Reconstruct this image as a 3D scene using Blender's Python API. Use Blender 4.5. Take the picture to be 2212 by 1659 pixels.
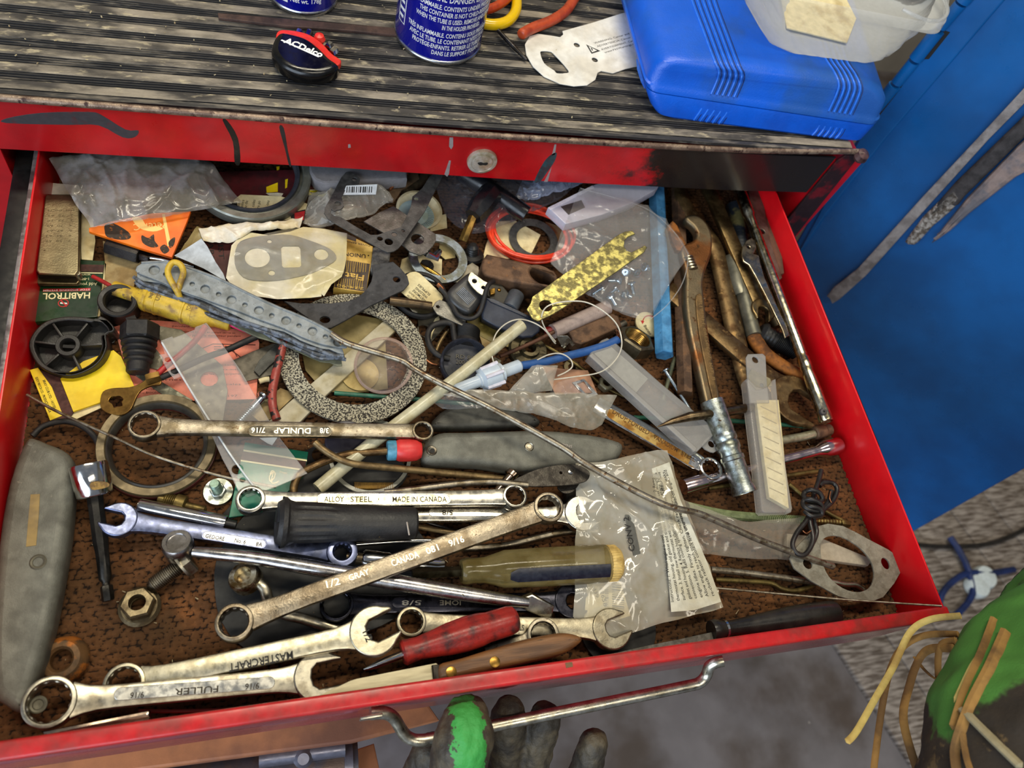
import bpy, bmesh, math, random
import numpy as np
from mathutils import Vector as V, Matrix, noise
random.seed(7)
for o in list(bpy.data.objects): bpy.data.objects.remove(o)
SC = bpy.context.scene
COL = SC.collection
# ---------------------------------------------------------------- camera
FPX = 1633.2
RW = np.array([[0.95742764, -0.15812757, 0.24151187],
               [-0.02865892, -0.88456031, -0.46554455],
               [0.28724724, 0.43880376, -0.85143425]])
C0 = V((0.15168643, -0.04501672, 0.47233569))
cam = bpy.data.cameras.new('camera')
co = bpy.data.objects.new('camera', cam)
COL.objects.link(co)
r, up, bk = V(RW[0]), V(-RW[1]), V(-RW[2])
m = Matrix(((r.x, up.x, bk.x, C0.x), (r.y, up.y, bk.y, C0.y), (r.z, up.z, bk.z, C0.z), (0, 0, 0, 1)))
co.matrix_world = m
cam.sensor_fit = 'HORIZONTAL'
cam.sensor_width = 36.0
cam.lens = FPX / 2212 * 36
cam.clip_start = 0.01
cam.clip_end = 30
cam.dof.use_dof = True
cam.dof.focus_distance = 0.50
cam.dof.aperture_fstop = 9.0
SC.camera = co
# ---------------------------------------------------------------- light, world, exposure
w = bpy.data.worlds.new('world'); SC.world = w
w.use_nodes = True
bg = w.node_tree.nodes['Background']
bg.inputs[0].default_value = (0.60, 0.66, 0.78, 1)
bg.inputs[1].default_value = 0.24
def area(name, loc, target, sx, sy, power, col):
    l = bpy.data.lights.new(name, 'AREA')
    l.shape = 'RECTANGLE'; l.size = sx; l.size_y = sy; l.energy = power; l.color = col
    o = bpy.data.objects.new(name, l); COL.objects.link(o)
    o.location = loc
    o.rotation_euler = (V(target) - V(loc)).to_track_quat('-Z', 'Y').to_euler()
    return o
area('ceiling_tube_light', (0.25, 0.80, 1.95), (0.25, 0.25, 0.0), 1.4, 0.16, 23, (1.0, 0.90, 0.70))
area('ceiling_tube_light_front', (0.6, -0.75, 2.0), (0.3, 0.15, 0.0), 1.3, 0.3, 12, (1.0, 0.90, 0.72))
area('daylight_opening', (-1.25, -1.35, 0.95), (0.25, 0.1, 0.0), 2.2, 1.6, 42, (0.74, 0.86, 1.0))
SC.view_settings.view_transform = 'Standard'
SC.view_settings.look = 'None'
SC.view_settings.exposure = 0.30
SC.view_settings.gamma = 1.0
SC.view_settings.use_curve_mapping = False
# ---------------------------------------------------------------- pixel -> place
def ray(px, py):
    d = RW.T @ np.array([px - 1106.0, py - 829.5, FPX])
    return V(d)
def O(px, py, z=0.0):                       # z in millimetres above the drawer floor
    d = ray(px, py); t = (z / 1000.0 - C0.z) / d.z
    return C0 + d * t
def S(px, py, z=0.0):                       # metres per photo pixel at that place
    return (z / 1000.0 - C0.z) / ray(px, py).z
class Fr:
    def __init__(s, o, u, v):
        s.o = V(o); s.u = V(u).normalized(); n = s.u.cross(V(v)).normalized(); s.n = n; s.v = n.cross(s.u)
    def pt(s, px, py):
        d = ray(px, py); t = (s.o - C0).dot(s.n) / d.dot(s.n); return C0 + d * t
    def hit(s, px, py):
        p = s.pt(px, py) - s.o; return (p.dot(s.u), p.dot(s.v))
    def w(s, a, b, c=0.0): return s.o + s.u * a + s.v * b + s.n * c
    def up(s, d): return Fr(s.o + s.n * (d / 1000.0), s.u, s.v)
    def sc(s, px, py):
        d = ray(px, py); return (s.o - C0).dot(s.n) / d.dot(s.n)
def hor(z): return Fr((0, 0, z / 1000.0), (1, 0, 0), (0, 1, 0))
def tri(a, b, c):                           # plane through three (px, py, z) places
    A, B, Cc = O(*a), O(*b), O(*c)
    f = Fr(A, B - A, Cc - A)
    if f.n.z < 0: f = Fr(A, B - A, A - Cc)
    return f
def sm(pts, n=4, closed=True):              # smooth outline (Catmull-Rom), any dimension
    P = [tuple(map(float, p)) for p in pts]; L = len(P); out = []
    rng = range(L) if closed else range(L - 1)
    for i in rng:
        if closed: a, b, c, d = P[i - 1], P[i], P[(i + 1) % L], P[(i + 2) % L]
        else: a, b, c, d = P[max(i - 1, 0)], P[i], P[i + 1], P[min(i + 2, L - 1)]
        for k in range(n):
            t = k / n
            out.append(tuple(0.5 * (2 * b[j] + (c[j] - a[j]) * t + (2 * a[j] - 5 * b[j] + 4 * c[j] - d[j]) * t * t
                                    + (3 * b[j] - a[j] - 3 * c[j] + d[j]) * t ** 3) for j in range(len(b))))
    if not closed: out.append(P[-1])
    return out
def W3(pts): return [O(*p[:3]) for p in pts]
# ---------------------------------------------------------------- materials
def lin(c):
    r_ = []
    for x in c:
        x = x / 255.0
        r_.append(x / 12.92 if x <= 0.04045 else ((x + 0.055) / 1.055) ** 2.4)
    return (*r_, 1.0)
MATS = {}
def N(nt, t, **k):
    n = nt.nodes.new(t)
    for a, b in k.items(): setattr(n, a, b)
    return n
def noise_n(nt, vec, scale, detail=4, rough=0.55, dist=0.0):
    n = N(nt, 'ShaderNodeTexNoise')
    n.inputs['Scale'].default_value = scale; n.inputs['Detail'].default_value = detail
    n.inputs['Roughness'].default_value = rough; n.inputs['Distortion'].default_value = dist
    nt.links.new(vec, n.inputs['Vector']); return n.outputs['Fac']
def mrange(nt, v, a, b, c=0.0, d=1.0):
    n = N(nt, 'ShaderNodeMapRange'); n.interpolation_type = 'SMOOTHSTEP'
    nt.links.new(v, n.inputs['Value'])
    for i, x in zip(('From Min', 'From Max', 'To Min', 'To Max'), (a, b, c, d)): n.inputs[i].default_value = x
    return n.outputs['Result']
def mixc(nt, f, a, b, mode='MIX'):
    n = N(nt, 'ShaderNodeMix', data_type='RGBA', blend_type=mode)
    if isinstance(f, float): n.inputs[0].default_value = f
    else: nt.links.new(f, n.inputs[0])
    for i, x in ((6, a), (7, b)):
        if isinstance(x, tuple): n.inputs[i].default_value = x
        else: nt.links.new(x, n.inputs[i])
    return n.outputs[2]
def mat(key, c=(128, 128, 128), c2=None, sc=90, th=(.42, .62), rough=.5, metal=0.0, bump=0.0, bsc=900,
        stretch=None, c3=None, sc3=300, th3=(.62, .7), film=0.0, spec=.5, coat=0.0, r2=None, m2=None, grime=.15, tr=0.0):
    if key in MATS: return MATS[key]
    M_ = bpy.data.materials.new(key); M_.use_nodes = True
    nt = M_.node_tree; b = nt.nodes['Principled BSDF']; out = nt.nodes['Material Output']
    tc = N(nt, 'ShaderNodeTexCoord'); vec = tc.outputs['Object']
    if stretch:
        mp = N(nt, 'ShaderNodeMapping'); mp.inputs['Scale'].default_value = stretch[:3]
        if len(stretch) > 3: mp.inputs['Rotation'].default_value = (0, 0, stretch[3])
        nt.links.new(vec, mp.inputs['Vector']); vec = mp.outputs['Vector']
    col = lin(c)
    f = None
    if c2 is not None:
        f = mrange(nt, noise_n(nt, vec, sc, 5), *th)
        col = mixc(nt, f, col, lin(c2))
    if c3 is not None:
        f3 = mrange(nt, noise_n(nt, vec, sc3, 5, .6), *th3)
        col = mixc(nt, f3, col, lin(c3))
    if grime:
        g = mrange(nt, noise_n(nt, vec, sc * 2.7, 6, .65), .3, .7, 1 - grime, 1 + grime * .5)
        cb = N(nt, 'ShaderNodeCombineColor'); [nt.links.new(g, cb.inputs[i]) for i in range(3)]
        col = mixc(nt, 1.0, col, cb.outputs[0], 'MULTIPLY')
    if isinstance(col, tuple): b.inputs['Base Color'].default_value = col
    else: nt.links.new(col, b.inputs['Base Color'])
    b.inputs['Roughness'].default_value = rough
    if r2 is not None and f is not None: nt.links.new(mrange(nt, f, 0, 1, rough, r2), b.inputs['Roughness'])
    elif grime:
        nt.links.new(mrange(nt, noise_n(nt, vec, sc * 1.9, 5, .6), .3, .7, max(rough - .07, .02), min(rough + .1, 1)), b.inputs['Roughness'])
    b.inputs['Metallic'].default_value = metal
    if m2 is not None and f is not None: nt.links.new(mrange(nt, f, 0, 1, metal, m2), b.inputs['Metallic'])
    b.inputs['Specular IOR Level'].default_value = spec
    b.inputs['Coat Weight'].default_value = coat; b.inputs['Coat Roughness'].default_value = .12
    if tr: b.inputs['Transmission Weight'].default_value = tr
    if bump:
        bp = N(nt, 'ShaderNodeBump'); bp.inputs['Strength'].default_value = bump; bp.inputs['Distance'].default_value = .0006
        nt.links.new(noise_n(nt, vec, bsc, 4, .6), bp.inputs['Height']); nt.links.new(bp.outputs[0], b.inputs['Normal'])
    if film:                                  # clear plastic: part of the light passes straight through
        t = N(nt, 'ShaderNodeBsdfTransparent'); mx = N(nt, 'ShaderNodeMixShader')
        lw = N(nt, 'ShaderNodeLayerWeight'); lw.inputs[0].default_value = .25
        fn = N(nt, 'ShaderNodeMath', operation='MULTIPLY_ADD')
        nt.links.new(lw.outputs['Fresnel'], fn.inputs[0]); fn.inputs[1].default_value = .5; fn.inputs[2].default_value = 1 - film
        cl = N(nt, 'ShaderNodeClamp'); nt.links.new(fn.outputs[0], cl.inputs[0])
        nt.links.new(cl.outputs[0], mx.inputs[0]); nt.links.new(t.outputs[0], mx.inputs[1]); nt.links.new(b.outputs[0], mx.inputs[2])
        nt.links.new(mx.outputs[0], out.inputs[0])
    MATS[key] = M_
    return M_
# ---------------------------------------------------------------- objects
LOC = {}
def tag(o, label=None, cat=None, group=None, kind=None):
    if label: o['label'] = label
    if cat: o['category'] = cat
    if group: o['group'] = group
    if kind: o['kind'] = kind
    return o
def thing(name, label, cat, loc, group=None):
    o = bpy.data.objects.new(name, None); COL.objects.link(o)
    o.empty_display_size = .01; o.location = loc
    LOC[o.name] = V(loc)
    return tag(o, label, cat, group)
class MB:                                       # collects shapes in world metres, builds ONE mesh
    def __init__(s): s.v = []; s.f = []; s.m = []
    def add(s, vs, fs, mi=0):
        k = len(s.v); s.v += [tuple(p) for p in vs]; s.f += [tuple(i + k for i in f) for f in fs]; s.m += [mi] * len(fs); return s
    def grid(s, rows, closed_u=False, closed_v=False, cap=False, mi=0):   # rows: list of equal-length loops
        nr, nc = len(rows), len(rows[0]); vs = [p for r_ in rows for p in r_]; fs = []
        for i in range(nr if closed_v else nr - 1):
            i2 = (i + 1) % nr
            for j in range(nc if closed_u else nc - 1):
                j2 = (j + 1) % nc
                fs.append((i * nc + j, i * nc + j2, i2 * nc + j2, i2 * nc + j))
        if cap and not closed_v:
            fs.append(tuple(range(nc))[::-1]); fs.append(tuple((nr - 1) * nc + j for j in range(nc)))
        return s.add(vs, fs, mi)
    def tube(s, pts, rad, seg=10, closed=False, mi=0, flat=1.0):
        pts = [V(p) for p in pts]; n = len(pts)
        rs = rad if isinstance(rad, (list, tuple)) else [rad] * n
        rows = []; ref = None
        for i, p in enumerate(pts):
            a = pts[(i - 1) % n] if (closed or i > 0) else p; b = pts[(i + 1) % n] if (closed or i < n - 1) else p
            t = (b - a).normalized()
            if ref is None:
                ref = V((0, 0, 1)); ref = ref if abs(t.dot(ref)) < .9 else V((1, 0, 0))
            x = (ref - t * ref.dot(t)).normalized(); y = t.cross(x); ref = x
            rows.append([p + (x * math.cos(q) * flat + y * math.sin(q)) * rs[i] for q in (2 * math.pi * k / seg for k in range(seg))])
        return s.grid(rows, True, closed, not closed, mi)
    def lathe(s, c, ax, prof, seg=28, closed=False, mi=0, ph=0.0, ref=None, cap=False):
        c, ax = V(c), V(ax).normalized()
        ref = V(ref) if ref else (V((1, 0, 0)) if abs(ax.x) < .8 else V((0, 1, 0)))
        x = (ref - ax * ref.dot(ax)).normalized(); y = ax.cross(x)
        rows = [[c + ax * h + (x * math.cos(q) + y * math.sin(q)) * r_ for q in (2 * math.pi * k / seg + ph for k in range(seg))] for r_, h in prof]
        return s.grid(rows, True, closed, cap and not closed, mi)
    def box(s, fr, a0, a1, b0, b1, c0, c1, mi=0):
        P = [fr.w(a, b, c) for c in (c0, c1) for a, b in ((a0, b0), (a1, b0), (a1, b1), (a0, b1))]
        return s.add(P, [(3, 2, 1, 0), (4, 5, 6, 7), (0, 1, 5, 4), (1, 2, 6, 5), (2, 3, 7, 6), (3, 0, 4, 7)], mi)
    def plate(s, fr, outline, th=1.0, holes=(), bev=.15, local=False, mi=0, res=1):   # th, bev in mm; top face lies in fr
        th, bev = th / 1000, min(bev, th * .45) / 1000
        cu = bpy.data.curves.new('c', 'CURVE'); cu.dimensions = '2D'; cu.fill_mode = 'BOTH'
        cu.extrude = max(th / 2 - bev, 1e-6); cu.bevel_depth = bev; cu.bevel_resolution = res; cu.offset = -bev
        for o in [outline] + list(holes):
            if o[0] == 'c':
                _, px, py, rr = o[:4]; a, b = (px, py) if local else fr.hit(px, py); q = rr if local else rr * fr.sc(px, py)
                ry = q * (o[4] if len(o) > 4 else 1); an = o[5] if len(o) > 5 else 0; nn = 40 if q > .008 else 20
                pl = []
                for k in range(nn):
                    x, y = q * math.cos(2 * math.pi * k / nn), ry * math.sin(2 * math.pi * k / nn)
                    pl.append((a + x * math.cos(an) - y * math.sin(an), b + x * math.sin(an) + y * math.cos(an)))
            else: pl = [tuple(p[:2]) for p in o] if local else [fr.hit(*p[:2]) for p in o]
            sp = cu.splines.new('POLY'); sp.points.add(len(pl) - 1)
            for k, p in enumerate(pl): sp.points[k].co = (p[0], p[1], 0, 1)
            sp.use_cyclic_u = True
        ob = bpy.data.objects.new('c', cu); me = bpy.data.meshes.new_from_object(ob)
        vs = [fr.w(q.co.x, q.co.y, q.co.z - th / 2) for q in me.vertices]
        s.add(vs, [tuple(p.vertices) for p in me.polygons], mi)
        bpy.data.objects.remove(ob); bpy.data.curves.remove(cu); bpy.data.meshes.remove(me)
        return s
    def text(s, fr, body, a, b, h, ext=.12, off=0.0, local=False, wrap=None, mi=0):   # baseline runs from pixel a to pixel b, h = letter height in px
        cu = bpy.data.curves.new('t', 'FONT'); cu.body = body; cu.extrude = .01; cu.resolution_u = 2; cu.offset = off
        ob = bpy.data.objects.new('t', cu); me = bpy.data.meshes.new_from_object(ob)
        if len(me.vertices):
            P = np.array([tuple(q.co) for q in me.vertices]); x0, x1 = P[:, 0].min(), P[:, 0].max()
            A = V((*(a if local else fr.hit(*a)), 0)); B = V((*(b if local else fr.hit(*b)), 0))
            d = B - A; L = d.length; d.normalize(); pe = V((-d.y, d.x, 0))
            hh = h if local else h * fr.sc(*a)
            vs = []
            for q in P:
                xx, yy, zz = (q[0] - x0) / (x1 - x0) * L, q[1] / .69 * hh, (ext / 1000 if q[2] > 0 else -.00005)
                l = A + d * xx + pe * yy
                vs.append(wrap(l.x, l.y, zz) if wrap else fr.w(l.x, l.y, zz))
            s.add(vs, [tuple(p.vertices) for p in me.polygons], mi)
        bpy.data.objects.remove(ob); bpy.data.curves.remove(cu); bpy.data.meshes.remove(me)
        return s
    def sheet(s, top, bot, nu=26, nv=18, wr=1.5, bulge=0.0, seed=0, thick=0.0, freq=60, zmin=1.0, mi=0):   # ruled film between two (px,py,z) lines
        def rs(pl):
            pl = sm(pl, 6, False) if len(pl) > 2 else pl
            W_ = W3(pl); D = [0]
            for i in range(1, len(W_)): D.append(D[-1] + (W_[i] - W_[i - 1]).length)
            o_ = []; k = 0
            for j in range(nu + 1):
                t = D[-1] * j / nu
                while k < len(D) - 2 and D[k + 1] < t: k += 1
                q = (t - D[k]) / max(D[k + 1] - D[k], 1e-9); o_.append(W_[k].lerp(W_[k + 1], q))
            return o_
        nu, nv = int(nu * 1.7), int(nv * 1.7); A, B = rs(top), rs(bot); rows = []
        for i in range(nv + 1):
            r_ = []
            for j in range(nu + 1):
                p = A[j].lerp(B[j], i / nv); fq = freq * .5; q = V((p.x * fq + seed * 7.3, p.y * fq * .8, seed * 3.1))
                e = 4 * (i / nv) * (1 - i / nv) * 4 * (j / nu) * (1 - j / nu)
                d1 = noise.voronoi(q + V((noise.noise(q * .7), noise.noise(q * .7 + V((9, 2, 1))), 0)) * .6)[0]; d2 = noise.voronoi(q * 2.3 + V((3, 1, 0)))[0]
                z = (.62 * math.exp(-7 * (d1[1] - d1[0])) + .26 * math.exp(-7 * (d2[1] - d2[0])) + .7 * noise.noise(q * .8)) * wr / 1000 + bulge / 1000 * e ** .6
                d = V((noise.noise(q * 1.7 + V((5, 1, 2))), noise.noise(q * 1.7 + V((1, 8, 4))), 0)) * wr * .35 / 1000
                p = p + V((0, 0, z)) + d; p.z = max(p.z, zmin / 1000); r_.append(p)
            rows.append(r_)
        s.grid(rows, mi=mi)
        if thick:
            rows2 = [[p - V((0, 0, thick / 1000 * min(1, 16 * (i / nv) * (1 - i / nv) * (j / nu) * (1 - j / nu) * 4) + .0003)) for j, p in enumerate(r_)] for i, r_ in enumerate(rows)]
            s.grid([r_[::-1] for r_ in rows2], mi=mi)
        return s
    def build(s, name, mt, parent=None, label=None, cat=None, group=None, smooth=38, bev=0.0, kind=None, seg=2):
        P = np.array([tuple(p) for p in s.v], dtype=float)
        if parent is None: L = V(((P[:, 0].min() + P[:, 0].max()) / 2, (P[:, 1].min() + P[:, 1].max()) / 2, P[:, 2].min()))
        else: L = LOC[parent.name]
        me = bpy.data.meshes.new(name); me.from_pydata([tuple(p) for p in P - np.array(L)], [], s.f)
        mts = mt if isinstance(mt, (list, tuple)) else [mt]
        for q in mts: me.materials.append(q)
        if len(mts) > 1: me.polygons.foreach_set('material_index', s.m)
        me.validate()
        b = bmesh.new(); b.from_mesh(me)
        if bev:
            bmesh.ops.remove_doubles(b, verts=b.verts, dist=1e-6)
            ed = [e for e in b.edges if len(e.link_faces) == 2 and e.calc_face_angle(0) > .5]
            bmesh.ops.bevel(b, geom=ed, offset=bev / 1000, segments=seg, profile=.5, affect='EDGES', clamp_overlap=True)
        bmesh.ops.recalc_face_normals(b, faces=b.faces)
        b.to_mesh(me); b.free()
        me.shade_smooth(); me.set_sharp_from_angle(angle=math.radians(smooth))
        o = bpy.data.objects.new(name, me); COL.objects.link(o)
        if parent is None: o.location = L
        else: o.parent = parent
        LOC[o.name] = L
        return tag(o, label, cat, group, kind)
def cc(px, py, z): return O(px, py, z)
def one(name, label, cat, mb, mt, **k): return mb.build(name, mt, None, label, cat, **k)
# ---------------------------------------------------------------- the materials of the place
STEEL = mat('polished_steel', (190, 186, 174), (160, 155, 142), 90, rough=.26, metal=1, bump=.015, bsc=1500, c3=(80, 70, 55), sc3=260, th3=(.66, .74))
SATIN = mat('satin_steel', (182, 176, 158), (146, 138, 120), 120, rough=.34, metal=1, bump=.05, bsc=1800, c3=(74, 62, 44), sc3=300, th3=(.64, .74))
WORN = mat('worn_steel', (150, 142, 126), (104, 94, 76), 110, rough=.38, metal=1, bump=.2, bsc=1500, c3=(70, 52, 34), sc3=240, th3=(.6, .72))
DSTEEL = mat('dark_steel', (84, 82, 82), (52, 48, 44), 120, rough=.36, metal=1, bump=.15, bsc=1400)
CHROME = mat('chrome', (205, 204, 200), rough=.12, metal=1, grime=.08)
BRONZE = mat('browned_steel', (120, 98, 66), (84, 62, 38), 90, rough=.42, metal=.85, bump=.2, bsc=900, c3=(150, 120, 76), sc3=160, th3=(.6, .7))
RUST = mat('rusty_steel', (112, 84, 62), (80, 60, 46), 110, rough=.62, metal=.45, bump=.4, bsc=900, c3=(138, 92, 50), sc3=150, th3=(.6, .75))
ORUST = mat('orange_rust', (150, 92, 34), (92, 56, 26), 110, rough=.7, metal=.3, bump=.4, bsc=900)
BRASS = mat('brass', (186, 146, 70), (130, 98, 46), 120, rough=.32, metal=1, bump=.1)
GOLDSP = mat('spotted_yellow_zinc', (190, 180, 108), (100, 94, 62), 190, (.38, .58), rough=.36, metal=.9, bump=.2, bsc=900, c3=(58, 50, 34), sc3=130, th3=(.62, .72))
ZINC = mat('zinc_plate', (172, 180, 178), (130, 134, 122), 160, rough=.35, metal=1, bump=.15, c3=(96, 78, 50), sc3=260, th3=(.6, .72))
GREYPAINT = mat('grey_cast_handle', (112, 112, 102), (92, 91, 82), 60, (.4, .65), rough=.5, metal=.25, bump=.35, bsc=1600, c3=(150, 146, 130), sc3=120, th3=(.66, .78))
GREYDK = mat('dark_grey_handle', (70, 70, 64), (50, 49, 44), 70, rough=.5, metal=.2, bump=.25, bsc=1500)
BLACKP = mat('black_plastic', (22, 21, 21), (32, 30, 28), 90, rough=.45, bump=.2, bsc=1200)
BLACKR = mat('black_rubber', (20, 19, 19), (34, 31, 29), 80, rough=.6, bump=.25, bsc=900)
BLACKG = mat('glossy_black_plastic', (10, 10, 11), rough=.2, coat=.0, grime=.05)
NAVYP = mat('blue_black_plastic', (34, 40, 56), (46, 52, 66), 80, rough=.4, bump=.2)
GASKET = mat('black_gasket', (62, 62, 64), (46, 46, 48), 150, rough=.7, bump=.3, bsc=1500, c3=(104, 102, 98), sc3=500, th3=(.66, .72))
GASKG = mat('grey_gasket_card', (132, 128, 114), (112, 106, 92), 150, rough=.8, bump=.4, bsc=1500, c3=(160, 156, 142), sc3=700, th3=(.62, .7))
STRAPG = mat('grey_rubber_strap', (128, 134, 136), (104, 108, 106), 100, rough=.42, bump=.2, bsc=900, c3=(74, 74, 70), sc3=500, th3=(.64, .7))
FRAY = mat('frayed_grey', (104, 112, 124), (66, 68, 70), 200, (.45, .55), rough=.5, bump=.6, bsc=600)
SPECK = mat('speckled_abrasive', (178, 172, 150), (50, 46, 42), 900, (.46, .54), rough=.85, bump=.5, bsc=1200, grime=.1)
SEALG = mat('grey_seal', (132, 134, 126), (112, 112, 100), 60, rough=.38, metal=.5, bump=.08)
SEALB = mat('bronze_seal', (118, 104, 76), (92, 80, 56), 70, rough=.45, metal=.45, bump=.1)
SEALR = mat('dark_red_rubber', (92, 30, 26), (66, 24, 22), 80, rough=.5)
ZRING = mat('blue_zinc_washer', (142, 154, 166), (112, 116, 108), 160, rough=.38, metal=.9, bump=.15)
PAPERW = mat('white_paper', (232, 228, 214), (206, 196, 168), 60, (.45, .7), rough=.8, bump=.15, bsc=500)
PAPERC = mat('cream_paper', (228, 214, 168), (196, 176, 126), 60, (.45, .7), rough=.8, bump=.15, bsc=500)
PAPERB = mat('bluish_paper', (196, 208, 220), (170, 180, 190), 70, rough=.8)
TANCARD = mat('tan_card', (172, 150, 104), (140, 116, 74), 70, rough=.85, bump=.2)
PINKP = mat('salmon_paper', (238, 146, 122), (222, 122, 98), 60, rough=.8, bump=.1)
YELLOWC = mat('yellow_card', (246, 216, 20), (232, 196, 12), 50, rough=.45, grime=.08)
GREENC = mat('dark_green_card', (28, 64, 34), (20, 48, 26), 60, rough=.3, coat=.3)
TEALC = mat('teal_green_card', (18, 122, 92), (12, 98, 76), 60, rough=.4, c3=(196, 206, 160), sc3=500, th3=(.7, .74))
BROWNS = mat('brown_striker', (84, 52, 46), (66, 40, 36), 200, rough=.8, bump=.3)
ORANGEC = mat('orange_card', (250, 124, 14), (240, 104, 10), 50, rough=.45, grime=.05)
REDINK = mat('red_print', (190, 36, 38), rough=.6)
MAROON = mat('maroon_print', (92, 26, 32), (66, 22, 24), 90, rough=.6)
INK = mat('black_print', (26, 24, 22), rough=.7, grime=0)
CREAMINK = mat('cream_print', (236, 226, 176), rough=.6, grime=0)
WHITEINK = mat('white_print', (238, 238, 236), rough=.5, grime=0)
ORPRINT = mat('light_orange_print', (255, 206, 120), rough=.5, grime=0)
GOLDC = mat('gold_card', (214, 176, 84), (190, 150, 66), 80, rough=.5)
DKBROWN = mat('dark_brown_print', (62, 40, 22), (48, 30, 18), 90, rough=.5)
LETTER = mat('stamped_mark', (52, 46, 36), rough=.6, metal=.5, grime=0)
LETTERB = mat('bright_letter', (196, 190, 172), rough=.3, metal=1, grime=0)
PANELD = mat('recess_shade_panel', (92, 88, 78), (70, 66, 58), 150, rough=.45, metal=1)  # darker inlay tone stands in for the shade of a sunken panel
PANELR = mat('rusty_panel', (176, 150, 90), (136, 92, 34), 90, (.4, .6), rough=.5, metal=.7, c3=(100, 64, 24), sc3=260)
REDCORD = mat('orange_red_cord', (248, 74, 40), (230, 60, 32), 90, rough=.35, grime=.08)
REDWIRE = mat('red_wire', (176, 40, 40), (140, 34, 32), 120, rough=.4)
PINKWIRE = mat('pink_wire', (222, 40, 110), rough=.4)
REDPEEL = mat('peeling_red_tube', (150, 62, 52), (26, 22, 22), 170, (.52, .56), rough=.45)
BLUEWIRE = mat('blue_wire', (42, 86, 148), rough=.4)
BLUEHEX = mat('light_blue_paint', (78, 142, 190), (52, 112, 158), 70, rough=.35, c3=(40, 66, 84), sc3=300, th3=(.64, .72))
REDCAP = mat('red_rubber_cap', (206, 52, 50), (186, 40, 34), 70, rough=.4)
BLUECOL = mat('light_blue_collar', (84, 148, 176), (60, 116, 140), 150, rough=.4)
YELFUSE = mat('yellow_fuse_holder', (202, 168, 52), (142, 112, 56), 110, (.48, .66), rough=.45, bump=.25, bsc=700, c3=(92, 78, 70), sc3=200, th3=(.62, .72))
WHITEPL = mat('milky_tube', (206, 200, 168), (190, 180, 142), 80, rough=.3, film=.12)
CONNECT = mat('milky_connector', (206, 220, 232), rough=.25, film=.25, grime=.05)
FROST = mat('frosted_case', (182, 180, 176), rough=.22, film=.62, grime=.05)
CASEW = mat('frosted_white_case', (206, 206, 222), rough=.3, film=.34, grime=.05)
CLEAR = mat('clear_plastic', (222, 218, 214), rough=.08, film=.84, grime=0)
DOME = mat('clear_dome', (226, 206, 196), rough=.05, film=.88, grime=0)
BAG = mat('clear_bag', (206, 206, 204), rough=.10, film=.86, grime=0, spec=1.0)
BAGD = mat('dirty_bag', (190, 188, 188), (140, 136, 124), 60, rough=.13, film=.72, spec=1.0)
BAGM = mat('milky_bag', (206, 200, 184), (180, 172, 152), 60, rough=.18, film=.58, spec=.9)
BAGDK = mat('smoky_bag', (92, 92, 100), rough=.1, film=.74, spec=.9)
BLADEY = mat('pale_blade_stack', (226, 216, 176), (206, 190, 140), 60, rough=.5)
WOOD = mat('oiled_wood', (128, 86, 46), (82, 52, 26), 60, (.38, .62), rough=.5, stretch=(.25, 2.6, 1.6, -.27), bump=.3, bsc=500, sc3=260, c3=(50, 30, 16))
WOODSTRIP = mat('pale_strip', (196, 182, 144), (170, 154, 112), 70, rough=.6)
REDH = mat('red_screwdriver_plastic', (150, 34, 26), (58, 24, 22), 90, (.42, .66), rough=.38, bump=.25, bsc=500)
AMBER = mat('amber_clear_handle', (150, 136, 90), (124, 108, 60), 60, rough=.1, film=.60, grime=.08)
AMBERCAP = mat('cream_ribbed_cap', (206, 176, 104), (170, 140, 76), 120, rough=.5)
NAVYST = mat('navy_stripe', (18, 22, 36), (30, 34, 46), 200, rough=.4)
GREENROD = mat('green_rod', (44, 108, 84), (36, 84, 64), 120, rough=.45)
GREENSPR = mat('green_spring', (128, 140, 98), (108, 120, 80), 120, rough=.5)
TANROD = mat('tan_rod', (138, 116, 78), (104, 84, 54), 120, rough=.42, metal=.6)
GREYROD = mat('grey_rod', (148, 140, 124), (112, 100, 82), 160, rough=.38, metal=.8, c3=(92, 66, 42), sc3=240, th3=(.56, .68))
REDPAINT = mat('red_enamel', (196, 14, 24), (176, 12, 22), 18, (.4, .6), rough=.34, bump=.1, bsc=900, c3=(92, 20, 24), sc3=60, th3=(.72, .8), grime=.1, coat=.15)
REDRIM = mat('worn_red_rim', (186, 30, 32), (150, 44, 40), 50, rough=.34, c3=(110, 78, 60), sc3=110, th3=(.68, .76), grime=.15, coat=.1)
BLUEPAINT = mat('blue_enamel', (14, 98, 170), (12, 82, 144), 9, (.38, .66), rough=.30, bump=.05, bsc=400, grime=.06, c3=(70, 120, 170), sc3=160, th3=(.76, .82), coat=.1)
BLUECASE = mat('blue_blow_moulded', (10, 92, 214), (8, 82, 196), 30, rough=.36, bump=.35, bsc=700, grime=.06)
BLUECASED = mat('dusty_blue_case', (34, 86, 160), (20, 84, 190), 30, (.45, .7), rough=.5, bump=.3, bsc=700, grime=.06)
SCREWZ = mat('bright_zinc_screw', (190, 204, 214), rough=.18, metal=1, grime=.05)
RAILB = mat('greasy_black_rail', (16, 15, 14), (26, 24, 22), 90, rough=.5, metal=.3)
RAILG = mat('grey_rail', (140, 132, 130), (96, 84, 82), 140, rough=.45, metal=.5)
CORDB = mat('black_cord', (24, 22, 21), (38, 34, 32), 90, rough=.4)
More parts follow.
